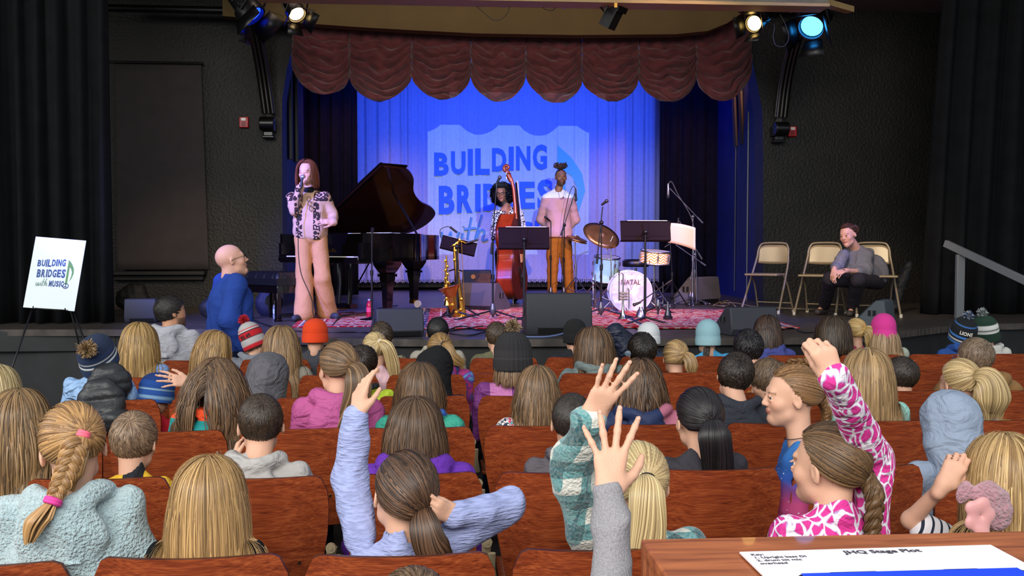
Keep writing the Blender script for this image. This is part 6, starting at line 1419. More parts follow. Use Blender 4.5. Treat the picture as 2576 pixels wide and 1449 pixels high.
pinkleo = mat('pink_spotted_fleece', rough=.9, spec=.15, fn=wr(spotsfn('#f6eef4', '#e04098', '#c0a6d8', 34., .50)))
fw = at(2100, 950, Y=2.36)
def pink_braid(H, P, t, J): H.braid([P, P + Vector((.012, -.035, -.05)), P + Vector((.0, -.05, -.13)), P + Vector((.004, -.05, -.19))], .030, 3.0)
t, M, J = person('girl in a pink and white spotted top raising her fist, brown braid', 2082, 1064, 1, HP('#3e2c1c', '#8a6844', (.42, -.72, -.50), [(.01, -.03, -.03), (.012, -.04, -.07)], .024, 1500, None, mix=.4, wid=.005, loose=.05, ex=pink_braid),
       pinkleo, yaw=-40, pitch=2, hs=1.04, s=.84, byaw=-10, over={'shr': at(2190, 1345, Y=2.60), 'elr': at(2196, 1150, Y=2.62), 'wrr': fw}, sleeve=.060, cuff=.046, wr=1.0, puff=1.06, fold=(.010, 20), garment='quarter_zip_top', h=.0052, eye=True, brow='#6a4a30', collar=.04,
       hands={'r': {'W': Wcam(fw, at(2078, 900, Y=2.36)), 'side': -1, 's': .92, 'curl': (66, 74, 78, 78), 'spread': .15, 'thumb': (8, 50)}})
stripe = mat('striped_tee', rough=.9, fn=lambda nt, b: (lambda s: nt.links.new(ramp(nt, mthn(nt, 'FRACT', mthn(nt, 'MULTIPLY', s.outputs[2], 38.)), [(0, c('#20283c')), (.28, c('#e8e4e8'))], 'CONSTANT'), b.inputs['Base Color']))(N(nt, 'SeparateXYZ', {0: coords(nt, rot=(0, R(70), 0))})))
gw = at(2372, 1222, Y=2.60)
t, M, J = person('girl in a striped tee with blonde hair and a pink bow, hand raised', 2525, 1094, 1, HL('#8a6840', '#e0bc82', zend=.30, n=1100, mix=.5, wav=.003, wid=.006), stripe,
       yaw=-6, pitch=2, hs=1.02, s=.78, over={'shl': at(2425, 1380, Y=2.66), 'ell': at(2292, 1308, Y=2.70), 'wrl': gw}, garment='tee_shirt', short=True, h=.0056,
       hands={'l': {'W': Wcam(gw, at(2398, 1180, Y=2.60), (-.3, -1, .3)), 'side': 1, 's': .86, 'curl': (50, 52, 55, 58), 'spread': .3, 'thumb': (30, 40)}})
q = at(2478, 1282, Y=2.42); t2 = thing('hair_bow', 'big fluffy pink bow with a satin rosette clipped to blonde hair', 'hair bow', q)
FUR = mat('pink_fur', '#b8848e', .95, var=.15, vsc=60, bump=2., bsc=120, sheen=.5)
X = Solid(.02); X.ell(q + Vector((.02, .0, .01)), (.052, .024, .075), rot(0, 0, -30).to_4x4()); X.ell(q + Vector((-.055, .01, .045)), (.020, .016, .034), rot(0, 0, 20).to_4x4()); X.disp = folds(5, .006, 60); X.dmax = .006; X.build('fluffy_loop', FUR, t2, .004)
X = Solid(.01)
for a, r1 in ((0, .022), (72, .02), (144, .022), (216, .02), (288, .02)): X.ell(q + Vector((-.028 + .024 * math.cos(R(a)), -.022, -.008 + .03 * math.sin(R(a)))), (.020, .010, .022), rot(0, 0, a).to_4x4())
X.ell(q + Vector((-.020, -.028, -.058)), (.030, .010, .016), rot(0, 0, 40).to_4x4()); X.build('satin_rosette', mat('pink_satin', '#d89a98', .45, sheen=.3), t2, .004)
# row 0 (only one head and one arm reach into the picture)
ROWY0 = 1.76
sw = at(1532, 1240, Y=1.78)
person('child mostly hidden by the desk, heather grey sleeve and open hand raised', 1730, 1440, 1, HS(LB1, LB2, .05), mat('heather_grey', '#8f8c90', .95, var=.22, vsc=320, bump=.4, bsc=200), Y=ROWY0, s=.76, hs=.92, seat=False,
       over={'shl': at(1600, 1740, Y=1.74), 'ell': at(1548, 1500, Y=1.70), 'wrl': sw}, sleeve=.050, cuff=.041, wr=.98, puff=1.08, garment='sweatshirt', fold=(.015, 24), h=.0044, hz=.48, lean=0,
       hands={'l': {'W': Wcam(sw, at(1535, 1150, Y=1.80)), 'side': 1, 's': .88, 'curl': (3, 2, 3, 6), 'spread': 1.75, 'thumb': (52, 22)}})
person('child with short hair, only the crown showing at the bottom edge', 1040, 1434, 1, HS('#4a3828', '#86694e', .05, lift=.12), cloth('dark_tee', '#23262c'), Y=ROWY0, s=.72, seat=False, hz=.48, lean=0)

# ------------------------------------------------------------------ second row
person('girl with long dark blonde hair at the left edge, brown top', 50, 984, 2, HL('#4e3a28', '#a88458', zend=.36, n=1100, mix=.5, wav=.007), cloth('brown_top', '#4a3a36'), yaw=-5, hs=1.0, s=.80)
ypl = mat('yellow_black_plaid', rough=.9, fn=WZ([(0, '#17181c'), (.36, '#17181c'), (.42, '#e0b023'), (.60, '#1b1d22'), (.70, '#e0b023')], 0, 1.6, .62))
person('boy with short light brown hair in a yellow and black jacket', 337, 1036, 2, HS('#5c4636', '#a08468', .05, 1800, .09, mix=.45), ypl, hs=.94, s=.72, collar=.05, yaw=3, pitch=10)
ghd = cloth('light_grey_fleece', '#b0aca8', .06)
hw_ = at(588, 1165, Y=3.52)
t, M, J = person('boy with short dark brown hair in a light grey hoodie, hand at his cheek', 655, 990, 2, HS('#241a12', '#4e3c2c', .030, 2400, .05, mix=.4, wid=.0045), ghd, yaw=-12, pitch=6, hs=.98, s=.86, hood=1., garment='hoodie', fold=(.016, 14), byaw=6,
       over={'ell': at(590, 1250, Y=3.6), 'wrl': hw_}, hands={'l': {'W': Wcam(hw_, at(598, 1125, Y=3.55), (-1, -.2, 0)), 'side': 1, 's': .8, 'curl': (40, 50, 50, 50), 'spread': .2}})
b = MB(); b.text('ILL', .038, M4((J['B'] @ Vector((.10, -.128, -.165))), (R(86), 0, R(8))), .002, .001, space=1.3); b.build('lettering', mat('black_print', '#26262a', .8), t)
person('child with long brown hair tucked into a purple hooded jacket', 1045, 1004, 2, HL('#3a2a1e', '#7a5c42', zend=.075, n=1000, mix=.45), cloth('purple_shell', '#6a35a8', .06, .15), hood=1.3, s=.98, hs=1.0, fold=(.014, 16), puff=1.1, garment='hooded_jacket')
person('boy with buzzed dark hair in a grey hoodie behind the plaid sleeve', 1440, 988, 2, HS('#1a1512', '#3e342c', .02, 2600, .03, wid=.004), cloth('mid_grey_hoodie', '#625c62'), yaw=8, hs=.95, s=.82, hood=.9, garment='hoodie')
person('girl with long straight black hair in a dark grey top', 1755, 978, 2, HP('#0c0a0a', '#30262a', (.05, -.9, -.15), [(.0, -.03, -.05), (.015, -.02, -.15), (.02, -.01, -.28)], .058, 1500, None, mix=.35, loose=.10, spread=1.0, wid=.005), cloth('charcoal_top', '#3c3a40'), yaw=-10, hs=1.0, s=.80)
star = mat('blue_star_print', rough=.85, fn=lambda nt, b: nt.links.new(N(nt, 'Mix', {0: mthn(nt, 'LESS_THAN', N(nt, 'TexVoronoi', {'Vector': coords(nt), 'Scale': 42.}, feature='F1', distance='MINKOWSKI', ).outputs[0], .40), 6: ramp(nt, mthn(nt, 'MULTIPLY', N(nt, 'SeparateXYZ', {0: coords(nt)}).outputs[2], 1.), [(.70, c('#c0457c')), (.78, c('#22489c')), (.9, c('#2f74b8'))]), 7: c('#dfe8f4')}, data_type='RGBA').outputs[2], b.inputs['Base Color']))
def two_braids(H, P, t, J):
    H.braid([P, P + Vector((.028, .0, -.06)), P + Vector((.022, -.01, -.13)), P + Vector((.02, -.015, -.20))], .021, 4.5)
    H.braid([Vector(H.c0) + H.M.to_3x3() @ Vector(p) * H.hs for p in ((.01, .02, .098), (.012, -.05, .098), (.02, -.10, .05), (.04, -.115, .0), (.05, -.10, -.05))], .014, 4)
t, M, J = person('girl in profile with two braids and freckles, blue star print top', 1990, 918, 2, HP('#5a4028', '#a5794c', (.25, -.95, -.30), [(.03, 0, -.03), (.035, -.01, -.06)], .02, 1300, '#2a2220', mix=.45, loose=.03, wid=.005, ex=two_braids, tr=.012), star, yaw=-84, pitch=2, hs=1.0, s=.80, byaw=-50, eye=True, brow='#7a5838', garment='tee_shirt', h=.0052, short=True, loose=1.12, over=lambda J: {k: J['S'] + Vector(v) for k, v in {'ell': (-.05, -.12, -.26), 'elr': (-.02, .14, -.26), 'wrl': (-.08, -.05, -.42), 'wrr': (-.08, .07, -.42), 'shl': (-.02, -.115, -.03), 'shr': (.02, .115, -.03)}.items()}, neck=-.185)
b = MB(); F = frame_to(J['neck'] + Vector((0, 0, .005)), M.translation); torus(b, (0, 0, .02), .054, .0014, F, 30, 5); b.build('choker', BMETAL, t, smooth=180)
def hood_up(m, sc=1.0, sl=(0, 0)):
    def f(t, M, hs, J, seed, i):
        X = Solid(.03); U = lambda p: M @ (Vector(p) * hs * sc)
        X.ell(U((0, -.03, .03)), [.105 * hs * sc, .125 * hs * sc, .125 * hs * sc], M); X.ell(U((0, -.05, -.05)), [.095 * hs * sc, .10 * hs * sc, .11 * hs * sc], M); X.cap(U((0, -.05, -.08)), J['B'] @ (Vector((0, -.04, -.03)) * J['s']), .09 * hs, .13 * J['s'], k=.05)
        X.ell(U((0, .12, .0)), [.075 * hs, .10 * hs, .10 * hs], M, sub=True, k=.02); X.cap(U((0, .05, .158)), U((0, -.155, .06)), .004, k=.014); X.cap(U((0, -.155, .06)), U((0, -.16, -.07)), .004, k=.014)
        X.disp = folds(seed + 1, .016, 13); X.dmax = .016; X.build('hood', m, t, .0075 if i < 3 else .010)
    return f
blg = cloth('blue_grey_fleece', '#8f9cb0', .05, .2)
person('child hidden in a blue-grey hood pulled up over the head', 2385, 996, 2, hood_up(blg), blg, hs=1.0, s=.84, garment='hoodie', pitch=8, fold=(.018, 14), puff=1.05)
# ------------------------------------------------------------------ third row
tealj = mat('teal_orange_jacket', rough=.7, spec=.3, fn=WZ([(0, '#1f8f8f'), (.735, '#f0542c'), (.778, '#8fd0b4')], 2, .85, .0))
t, M, J = person('girl with long wavy brown hair in a teal, orange and mint jacket', 548, 902, 3, HL('#3e2e22', '#8e6c4c', zend=.40, n=1250, mix=.45, wav=.010, part='s', lay=.12), tealj, s=.88, hs=.98, yaw=14, hood=.9, puff=1.08)
rose = cloth('rose_raincoat', '#b5568c', .05, .12, rough=.6)
person('girl in a rose pink raincoat looking left, brown ponytail', 848, 862, 3, HP('#4a3626', '#a07c56', (.30, -.93, -.10), [(.02, -.05, -.03), (.02, -.06, -.12), (-.03, -.04, -.26), (-.05, -.03, -.33)], .055, 1500, '#15110f', mix=.45, loose=.06, wid=.0055), rose, yaw=-32, hs=1.02, s=.90, hood=1.15, fold=(.012, 12), garment='raincoat', byaw=-4, pitch=4, topk=.05)
blj = mat('blue_teal_ski_jacket', rough=.6, spec=.3, fn=WZ([(0, '#3fa890'), (.62, '#3fa890'), (.78, '#3a5fae')], 2, .9, .0))
t, M, J = person('girl with long brown hair in a blue and green ski jacket with collar logo', 1055, 915, 3, HL('#3e2e22', '#876646', zend=.085, n=1150, mix=.45, wav=.006, lay=.16), blj, s=.92, hs=.98, hood=.9)
b = MB(); p = J['B'] @ Vector((-.01, -.150, .005)); b.text('kjus', .030, M4(p, (R(80), 0, 0)), .002, .0012); b.box((p.x, p.y, p.z + .026), (.018, .003, .016)); b.box((p.x + .004, p.y - .002, p.z + .028), (.008, .003, .006)); b.build('collar_logo', mat('white_print', '#f0e8e0', .6), t)
person('girl with long light brown hair in a floral print shirt', 1352, 922, 3, HL('#4a3828', '#9a7854', zend=.19, n=1200, mix=.5, wav=.007, lay=.12), mat('floral_print', rough=.9, fn=noisefn([(0, '#d8d4cc'), (.46, '#2c3450'), (.52, '#e0dcd4'), (.58, '#c83c5c'), (.66, '#50a0a8')], 34., 2.)), s=.86, hs=.94)
nvp = mat('navy_pink_jacket', rough=.6, spec=.3, fn=lambda nt, b: (lambda s: nt.links.new(ramp(nt, mthn(nt, 'ADD', mthn(nt, 'MULTIPLY', s.outputs[0], 1.5), mthn(nt, 'ADD', mthn(nt, 'MULTIPLY', s.outputs[2], .8), -.25)), [(0, c('#232f54')), (.55, c('#b56a80'))], 'CONSTANT'), b.inputs['Base Color']))(N(nt, 'SeparateXYZ', {0: coords(nt)})))
t, M, J = person('child with shoulder-length brown hair in a navy and dusty pink jacket', 1612, 908, 3, HL('#33241a', '#7a5a3e', zend=.095, n=900, mix=.45, wav=.012, lay=.22), nvp, s=1.02, hs=.98, hood=.9, yaw=10, fold=(.012, 14))
b = MB(); p = J['B'] @ Vector((-.045, -.150, -.17))
for i in range(14):
    for j in range(4): b.box((p.x + .009 * j - .055 + .001 * i, p.y - .002, p.z + .10 - .0085 * i), (.006, .004, .006))
b.build('reflective_patch', mat('reflective', '#c8c8c8', .4), t)
dgh = cloth('dark_slate_hoodie', '#34363e')
person('boy with curly dark hair slumped in a dark slate hoodie', 1848, 890, 3, HS('#15110f', '#3a2c22', .045, 1900, .16, curl=.09, rough=.6), dgh, roll=14, s=.88, hs=.94, hood=1., yaw=12, garment='hoodie', fold=(.016, 12), pitch=14)
person('child in a navy sweatshirt resting the chin on a hand, brown hair', 1935, 905, 3, HS('#4a3a2c', '#7c644c', .07, 1600, .16, rough=.3), cloth('navy_sweat', '#1a2440'), yaw=-60, pitch=22, s=.74, hs=.92, dy=.24, garment='sweatshirt', neck=-.15)
person('girl with long blonde hair in a mint green top', 2180, 884, 3, HL('#7c603e', '#c4a070', zend=.20, n=1250, mix=.5, wav=.003, lay=.26), cloth('mint_top', '#96ccc0'), s=.86, hs=1.0, yaw=-2)
person('girl in a lilac top with a curly blonde ponytail', 2412, 905, 3, HP('#8a6c46', '#dcc08a', (.15, -.80, .25), [(.02, -.05, -.02), (.035, -.06, -.08), (.045, -.04, -.17)], .060, 1300, '#c8a070', mix=.55, loose=.06, spread=1.4, drop=.05), cloth('lilac_top', '#b9a2c4'), s=.76, hs=.96, yaw=-12)
person('child with pale blonde hair cut off by the left edge', -8, 922, 3, HL('#a08658', '#dcc694', zend=.24, n=800, mix=.5), cloth('grey_tee', '#5a5c60'), s=.74)
# ------------------------------------------------------------------ fourth row
def knit(bands, **k): return lambda t, M, hs: beanie(t, M, hs, bands, **k)
lbs = mat('pale_blue_satin', '#8fb2dc', .45, var=.15, vsc=20, spec=.4, fn=lambda nt, b: wrinkle(nt, b, 1.8))
t, M, J = person('child in a navy snowflake beanie with tan pompom, pale blue jacket', 252, 842, 4, HS(LB1, LB2), lbs, hat=lambda t, M, hs: beanie(t, M, hs * 1.12, [(0, '#263a5c'), (.20, '#dfe0dc'), (.23, '#263a5c'), (.30, '#d8d8d4'), (.34, '#263a5c'), (.42, '#d8d8d4'), (.44, '#26365a'), (.62, '#1e2c48')], tilt=(26, 0, -4), pom=('#a8875c', '#7c5c38', '#c4a67c'), pomr=.042, pompos=(.050, -.112, .155), rib=.006), s=.86, yaw=10, pitch=-4)
bp = Solid(.03); z1 = .80; q = at(262, 940, Y=ROWY[3] + .02)
bp.ell(q + Vector((.01, .05, -.06)), (.105, .07, .105)); bp.ell(q + Vector((.005, -.06, -.155)), (.120, .055, .135)); bp.cap(q + Vector((-.05, -.08, -.20)), q + Vector((.07, -.08, -.22)), .07)
bp.disp = lambda P, z0=q.z: .009 * np.abs(np.sin((P[:, 2] - z0) * 52 + 2.2 * np.sin(P[:, 0] * 9) * .3)) ** .5 * -1 + folds(3, .006, 30)(P); bp.dmax = .016
bp.build('puffer_jacket', mat('black_nylon_puffer', '#26272a', .42, spec=.5, bump=.3, bsc=50), None, .0085, label='black quilted puffer jacket hanging over the seat back below the snowflake beanie', cat='jacket', loc=q)
person('child bent forward in a royal blue striped beanie and a red top', 392, 938, 4, HS(LB1, LB2), cloth('red_top', '#c02030'), hat=knit([(0, '#3060b0'), (.12, '#8cb4d8'), (.2, '#2a58a8'), (.4, '#9cc0dc'), (.44, '#2450a0'), (.7, '#1a3c80')], tilt=(40, 10, 0), wide=1.14, height=.98), pitch=50, s=.76, neck=-.12, dy=.08)
ow = at(476, 965, Y=5.0)
t, M, J = person('child with dark hair in an olive jacket reaching a hand onto the blue beanie', 556, 925, 4, HS(BR1, BR2, .05), cloth('olive_jacket', '#46552e'), s=.78, dy=.12, over={'ell': at(520, 985, Y=5.05), 'wrl': ow}, hands={'l': {'W': Wcam(ow, at(440, 957, Y=4.97), (0, -.85, .5)), 'side': 1, 's': .9, 'curl': (14, 10, 8, 16), 'spread': 1.1, 'thumb': (35, 0)}}, h=.006)
b = MB(); F = frame_to(at(478, 966, Y=5.0), at(470, 964, Y=5.0)); b.lathe([(.030, -.01), (.033, -.01), (.033, .012), (.030, .012)], F, 20); b.box((0, -.033, 0), (.028, .010, .034), M=F); b.build('wrist_watch', BPLAST, t, bevel=.002)
gpf = mat('grey_puffer', '#5c5a60', .6, spec=.3, fn=lambda nt, b: wrinkle(nt, b, 1.6, sc=8))
person('child hidden in a padded grey hood leaning left', 668, 912, 4, hood_up(gpf, 1.16), gpf, roll=10, s=.94, hs=1.0, puff=1.2, pitch=10, yaw=-10, garment='puffer_coat')
lime = mat('black_lime_jacket', rough=.7, fn=WZ([(0, '#c4d838'), (.60, '#b8cc30'), (.765, '#17181c')], 2, .86, .02))
person('boy with dark hair in a black, lime and red jacket leaning over', 905, 868, 4, HS('#16110e', '#38291f', .05, 1400, .12), lime, roll=22, s=.92, hs=.98, yaw=20, hood=.8, pitch=10)
bjk = cloth('black_jacket', '#1b1b1d')
person('child with the black jacket hood pulled up beside the tie-dye hoodie', 1092, 888, 4, hood_up(bjk, 1.05), bjk, s=.86, hs=.95, pitch=10, roll=8)
pp = mat('purple_pink_jacket', rough=.6, spec=.3, fn=WZ([(0, '#7a3a7e'), (.28, '#c87ab4'), (.48, '#7a3a7e')], 0, 1.7, .5))
t, M, J = person('child in a charcoal cable-knit beanie with fluffy pompom, purple and pink jacket', 1290, 850, 4, HL(LB1, LB2, zend=.09, n=600), pp, hat=knit([(0, '#2c2a2c'), (.3, '#343234'), (.5, '#2a282a')], pom=('#a08664', '#7e6444', '#c0a684'), pomr=.042, rib=.03, ribs=26, wide=1.24, height=1.3), s=.95, hs=.98)
person('boy with short dark brown hair leaning right in the fourth seat row', 2265, 898, 4, HS('#1e1814', '#42362c', .045, 1500, .10), cloth('black_sweat', '#1c1d22'), yaw=-25, s=.76, hs=.96)
tan = mat('tan_canvas', '#8a6436', .85, var=.12, bump=.3, bsc=80)
t, M, J = person('boy with light brown hair and blue glasses in a tan canvas coat', 2452, 850, 4, HS('#5e4a38', '#97806a', .04, 1700, .08, mix=.4), tan, yaw=-18, s=1.18, hs=1.02, hood=.9, puff=1.05, fold=(.014, 14), garment='coat'); glasses(t, M, 1.02, '#1e3a78')
person('person with brown hair and a peach shirt, mostly hidden behind the raised fist', 2048, 902, 4, HS('#3e2c20', '#6e523a', .06, 1000, .12), cloth('peach_shirt', '#c8866a'), yaw=30, s=.9, hs=.98, dy=-.05)
# ------------------------------------------------------------------ fifth row
person('girl with long straight blonde hair in a light blue shirt', 352, 816, 5, HL('#7c5e3a', '#c8a264', zend=.42, n=1500, mix=.5, wav=.004, lay=.22), cloth('pale_blue_shirt', '#7f9cd0'), s=.84, hs=1.0, yaw=5)
person('girl in an orange jacket with blonde-brown hair turned to the right', 545, 836, 5, HL('#6a4e30', '#c49c64', zend=.30, n=1300, mix=.5, part='b'), cloth('orange_jacket', '#e8552c'), yaw=52, s=.78, hs=.96, byaw=0, brow='#6a4a30')
person('girl with long light brown hair in a beige knit sweater', 708, 824, 5, HL('#5e4632', '#b08c62', zend=.36, n=1500, mix=.5, wav=.005, lay=.22), cloth('beige_knit', '#8f887a'), s=.88, hs=1.0, yaw=5)
person('girl with a wavy blonde ponytail in a pale pink top, leaning', 948, 840, 5, HP('#8a7048', '#e0c48e', (.5, -.6, .3), [(.05, -.03, -.03), (.08, -.02, -.12), (.10, .0, -.24)], .035, 1300, '#d8c8b0', mix=.5, loose=.15), cloth('pale_pink', '#d8b0b8'), s=.76, roll=-10, yaw=10)
tie_dye = mat('tie_dye_fleece', rough=.9, fn=noisefn([(.3, '#3a6aa8'), (.42, '#7a3a8c'), (.52, '#c83c78'), (.6, '#5a3a9c'), (.7, '#6ab0d8')], 7., 2., 'LINEAR', dist=1.5))
person('girl with a golden brown ponytail in a purple tie-dye hoodie', 1105, 838, 5, HP('#5a4428', '#b48c54', (.25, -.9, .25), [(.03, -.04, -.02), (.06, -.05, -.08), (.12, -.03, -.12)], .030, 1200, '#3a2c20', mix=.5), tie_dye, s=.98, hs=.96, hood=1.1, garment='hoodie', roll=6)
gsh = cloth('sage_grey_softshell', '#74807e', .05, .15)
person('child with brown layered bob in a sage grey soft-shell jacket looking left', 1490, 826, 5, HL('#3e2e20', '#86664a', zend=.13, n=1200, mix=.45, lay=.24, wav=.004), gsh, yaw=-34, s=.98, hs=1.04, hood=.9, byaw=-5)
person('person with thick black hair and a grey ear device, dark jacket', 1615, 838, 5, HS('#0e0b0a', '#2e241e', .07, 1500, .14, rough=.5), cloth('dark_green_grey', '#4a544e'), yaw=-5, s=.84, hs=1.06, pitch=8)
b = MB(); q = at(1580, 889, Y=ROWY[4] + .06); b.lathe([(0, 0), (.017, 0), (.019, .006), (.0, .012)], frame_to(q, q + Vector((-.3, -1, 0))), 18); b.build('hearing_device', mat('slate_plastic', '#5a6a78', .5), label='round grey hearing device on the head with thick black hair', cat='hearing device', loc=q)
person('child with tangled blonde hair in a black fleece', 1698, 858, 5, HP('#7a5e3c', '#c8a470', (.45, -.8, .1), [(.03, -.03, -.04), (.04, -.03, -.12)], .035, 1200, None, mix=.5, loose=.12), cloth('black_fleece', '#202022', bump=1.), hood=1.2, s=.80, hs=.96, garment='fleece')
cord = mat('tan_corduroy', '#96692f', .95, var=.15, bump=.8, bsc=120, bst=(1, 1, .2))
person('child with tousled black hair in a tan corduroy jacket', 1885, 832, 5, HS('#0c0a0b', '#2a2428', .07, 1400, .22, rough=.7), cord, s=.98, hs=1.04, hood=1.0, roll=-8, yaw=12, pitch=10)
# ------------------------------------------------------------------ front row by the stage
ogh = cloth('ash_grey_hoodie', '#a8a8b0', .05)
t, M, J = person('bearded man with short dark hair in an ash grey hoodie at the left', 432, 742, 6, HS('#0e0c0c', '#2e2824', .035, 2200, .06, wid=.005), ogh, yaw=58, pitch=-6, s=1.0, hs=1.06, hood=1.0, byaw=15, stub='#2a2220', brow='#1a1412', skin='#c08c6c', garment='hoodie', dy=.1)
person('child in a red, grey and white sports beanie with red pompom', 640, 812, 6, HS(LB1, LB2), cloth('grey_hood_blue_tee', '#7c8088'), hat=knit([(0, '#c81e2c'), (.16, '#b8b4b4'), (.38, '#1a1a1c'), (.41, '#c81e2c'), (.62, '#1a1a1c'), (.65, '#dcd8d8'), (.72, '#c81e2c'), (.76, '#b8b4b4')], tilt=(0, 0, 0), pom=('#c81e2c', '#e02838'), pomr=.036, text=('RS 49', .060, -104, .038, 1.0), tcol='#141414', height=1.15), s=.80, hood=.9, pitch=4, roll=-24, hs=.98)
person('child in a bright orange fleece beanie and dark grey jacket', 793, 798, 6, None, cloth('slate_jacket', '#43444a'), hat=knit([(0, '#f04818'), (.26, '#e84414')], rib=.0, wide=1.06, height=.98), s=.80, hs=1.0)
person('boy with short dark brown hair and visible right ear, camouflage jacket', 960, 810, 6, HS('#241c16', '#5a4836', .05, 1500, .12), mat('camouflage', rough=.9, fn=noisefn([(0, '#4a4636'), (.45, '#8a8468'), (.52, '#2c2a22'), (.58, '#6c6448')], 14., 4.)), s=.82, hs=.96)
person('boy with buzzed black hair and protruding ears in a beige hoodie', 1101, 797, 6, HS('#0c0b0b', '#1e1b1a', .016, 2600, .02, wid=.006), cloth('sand_hoodie', '#a8a294'), s=.88, hs=1.0, hood=.9, skin='#b98668', garment='hoodie')
person('boy with short brown hair in an olive shirt, ear showing at the left', 1248, 810, 6, HS('#2a211a', '#5e4c3a', .04, 1500, .08), cloth('olive_shirt', '#6c6a50'), yaw=-10, s=.86, hs=.95)
person('child in a plain black beanie with white collar', 1446, 802, 6, HS(DK1, DK2), cloth('black_white_jacket', '#2a2b30'), hat=knit([(0, '#141315'), (.3, '#171618')], rib=.0, wide=1.02, height=1.05), s=.84, hs=.98)
nvs = mat('navy_padded', '#1a2238', .5, fn=lambda nt, b: wrinkle(nt, b, 1.6))
person('child in a white beanie with a navy padded sleeve lifted', 1631, 808, 6, HS(DK1, DK2), nvs, hat=knit([(0, '#d8dadc'), (.3, '#dcdee0')], rib=.004, wide=1.04, height=1.0), s=.88, over={'shl': at(1590, 905, Y=6.8), 'ell': at(1548, 838, Y=6.85), 'wrl': at(1612, 870, Y=6.95)}, sleeve=.075, puff=1.1)
person('girl in a pale blue ribbed beanie with dark braid and sky blue jacket', 1780, 808, 6, lambda t, M, hs, J, sd, i: (lambda H: (H.braid([M @ Vector((-.03, -.09, -.05)), M @ Vector((-.045, -.115, -.13)), M @ Vector((-.06, -.12, -.22))], .020, 4), H.build(t)))(Hair(M, hs, DK1, '#4a3628', sd)), cloth('sky_blue_shell', '#4ba3d2', .05, .1), hat=knit([(0, '#9cc4cc'), (.28, '#94bec8')], wide=1.05, height=1.15, ribs=40, rib=.012), s=.86, hs=.98)
person('girl with long dark brown hair in a periwinkle blue coat', 1930, 796, 6, HL('#1e1612', '#5a3e2c', zend=.13, n=1500, mix=.4, part='b', lay=.12), cloth('periwinkle_coat', '#4a5092', .05, .2), s=.88, hs=.98, yaw=16, hood=1.1, garment='coat')
t, M, J = person('woman with layered brown hair and orange-rimmed glasses', 2092, 798, 6, HL('#2c221a', '#5e4a38', zend=.11, n=1500, mix=.45, lay=.2), cloth('black_coat', '#19191c'), yaw=-24, s=.96, hs=1.10, byaw=0); glasses(t, M, 1.10, '#c86a28', .0024)
person('girl with a yellow-blonde low ponytail behind the woman with glasses', 2152, 802, 6, HP('#9a7a46', '#e0bc7c', (.35, -.9, .1), [(.03, -.02, -.02), (.05, -.02, -.08), (.05, .0, -.15)], .045, 1200, '#e0b040', mix=.5), cloth('magenta_print', '#a03a5c', .4), s=.78, dy=.14)
person('girl in a hot pink beanie with straight light brown hair', 2222, 793, 6, HL('#8a6c4c', '#c8a880', zend=.30, n=1100, mix=.5), cloth('sage_top', '#a8b0a0'), hat=knit([(0, '#e8409c'), (.27, '#e03a96')], rib=.003, wide=1.04, height=1.15), s=.82, hs=.98, yaw=4)
t, M, J = person('child in a blue and black team beanie hunched in a blue hoodie', 2420, 798, 6, HS(BR1, BR2), cloth('royal_hoodie', '#2f5296', .06), hat=knit([(0, '#3d74b8'), (.10, '#101418'), (.16, '#e4e0d4'), (.22, '#101418'), (.30, '#3d74b8'), (.36, '#12161c'), (.74, '#3d74b8'), (.79, '#12161c')], tilt=(22, 16, 0), pom=('#4a6c9c', '#c8ccd0', '#28405c'), pomr=.034, text=('LIONS', .064, -96, .038, .9), tcol='#ece8da', wide=1.08, height=1.1), roll=-6, s=.90, hs=1.0, hood=1., yaw=14, garment='hoodie', dy=.1)
person('child in a dark green and white striped beanie with grey pompom, cream hoodie', 2478, 796, 6, HS(BR1, BR2), cloth('cream_hoodie', '#d0ccc4', .04), hat=knit([(0, '#1c3a2c'), (.34, '#e4e4e0'), (.46, '#1c3a2c'), (.50, '#e4e4e0'), (.66, '#1c3a2c')], tilt=(8, -14, 0), pom=('#9aa4a4', '#d0d4d4', '#5a6464'), pomr=.036, height=1.15, wide=1.06), s=.86, hs=1.0, dy=.32, hood=1.0, garment='hoodie', yaw=-6)
# ------------------------------------------------------------------ seat labels
ORDN = ['nearest row', 'second nearest row', 'third row from the camera', 'fourth row from the camera', 'fifth row from the camera', 'row closest to the stage']
lab = {}
for o, i, X in SEATS:
    best = None
    for row, x, d, st in PEOPLE:
        if row - 1 == i and st and (best is None or abs(x - X) < best[0]): best = (abs(x - X), d, x)
    d = ' '.join(best[1].split()[:10]).rstrip(',')
    while d.split()[-1] in ('in', 'with', 'a', 'and', 'the', 'an', 'his', 'her', 'of', 'at', 'by', 'to', 'on'): d = ' '.join(d.split()[:-1])
    d = d.replace(',', '')
    if best[0] < SEATP / 2: l = 'wooden theatre seat of the ' + d
    else:
        k = round(abs(best[2] - X) / SEATP); sd = 'right' if X > best[2] else 'left'
        l = 'wooden theatre seat, %s seat %s of the %s' % (['', 'first', 'second', 'third', 'fourth', 'fifth', 'sixth'][max(1, k)], sd, ' '.join(d.split()[:7]))
    if l in lab: lab[l] += 1
    else: lab[l] = 1
    while lab.get(l, 0) > 1 and l + ' again' : l = 'other ' + l; lab[l] = lab.get(l, 0) + 1
    o['label'] = ' '.join(l.split()[:16])
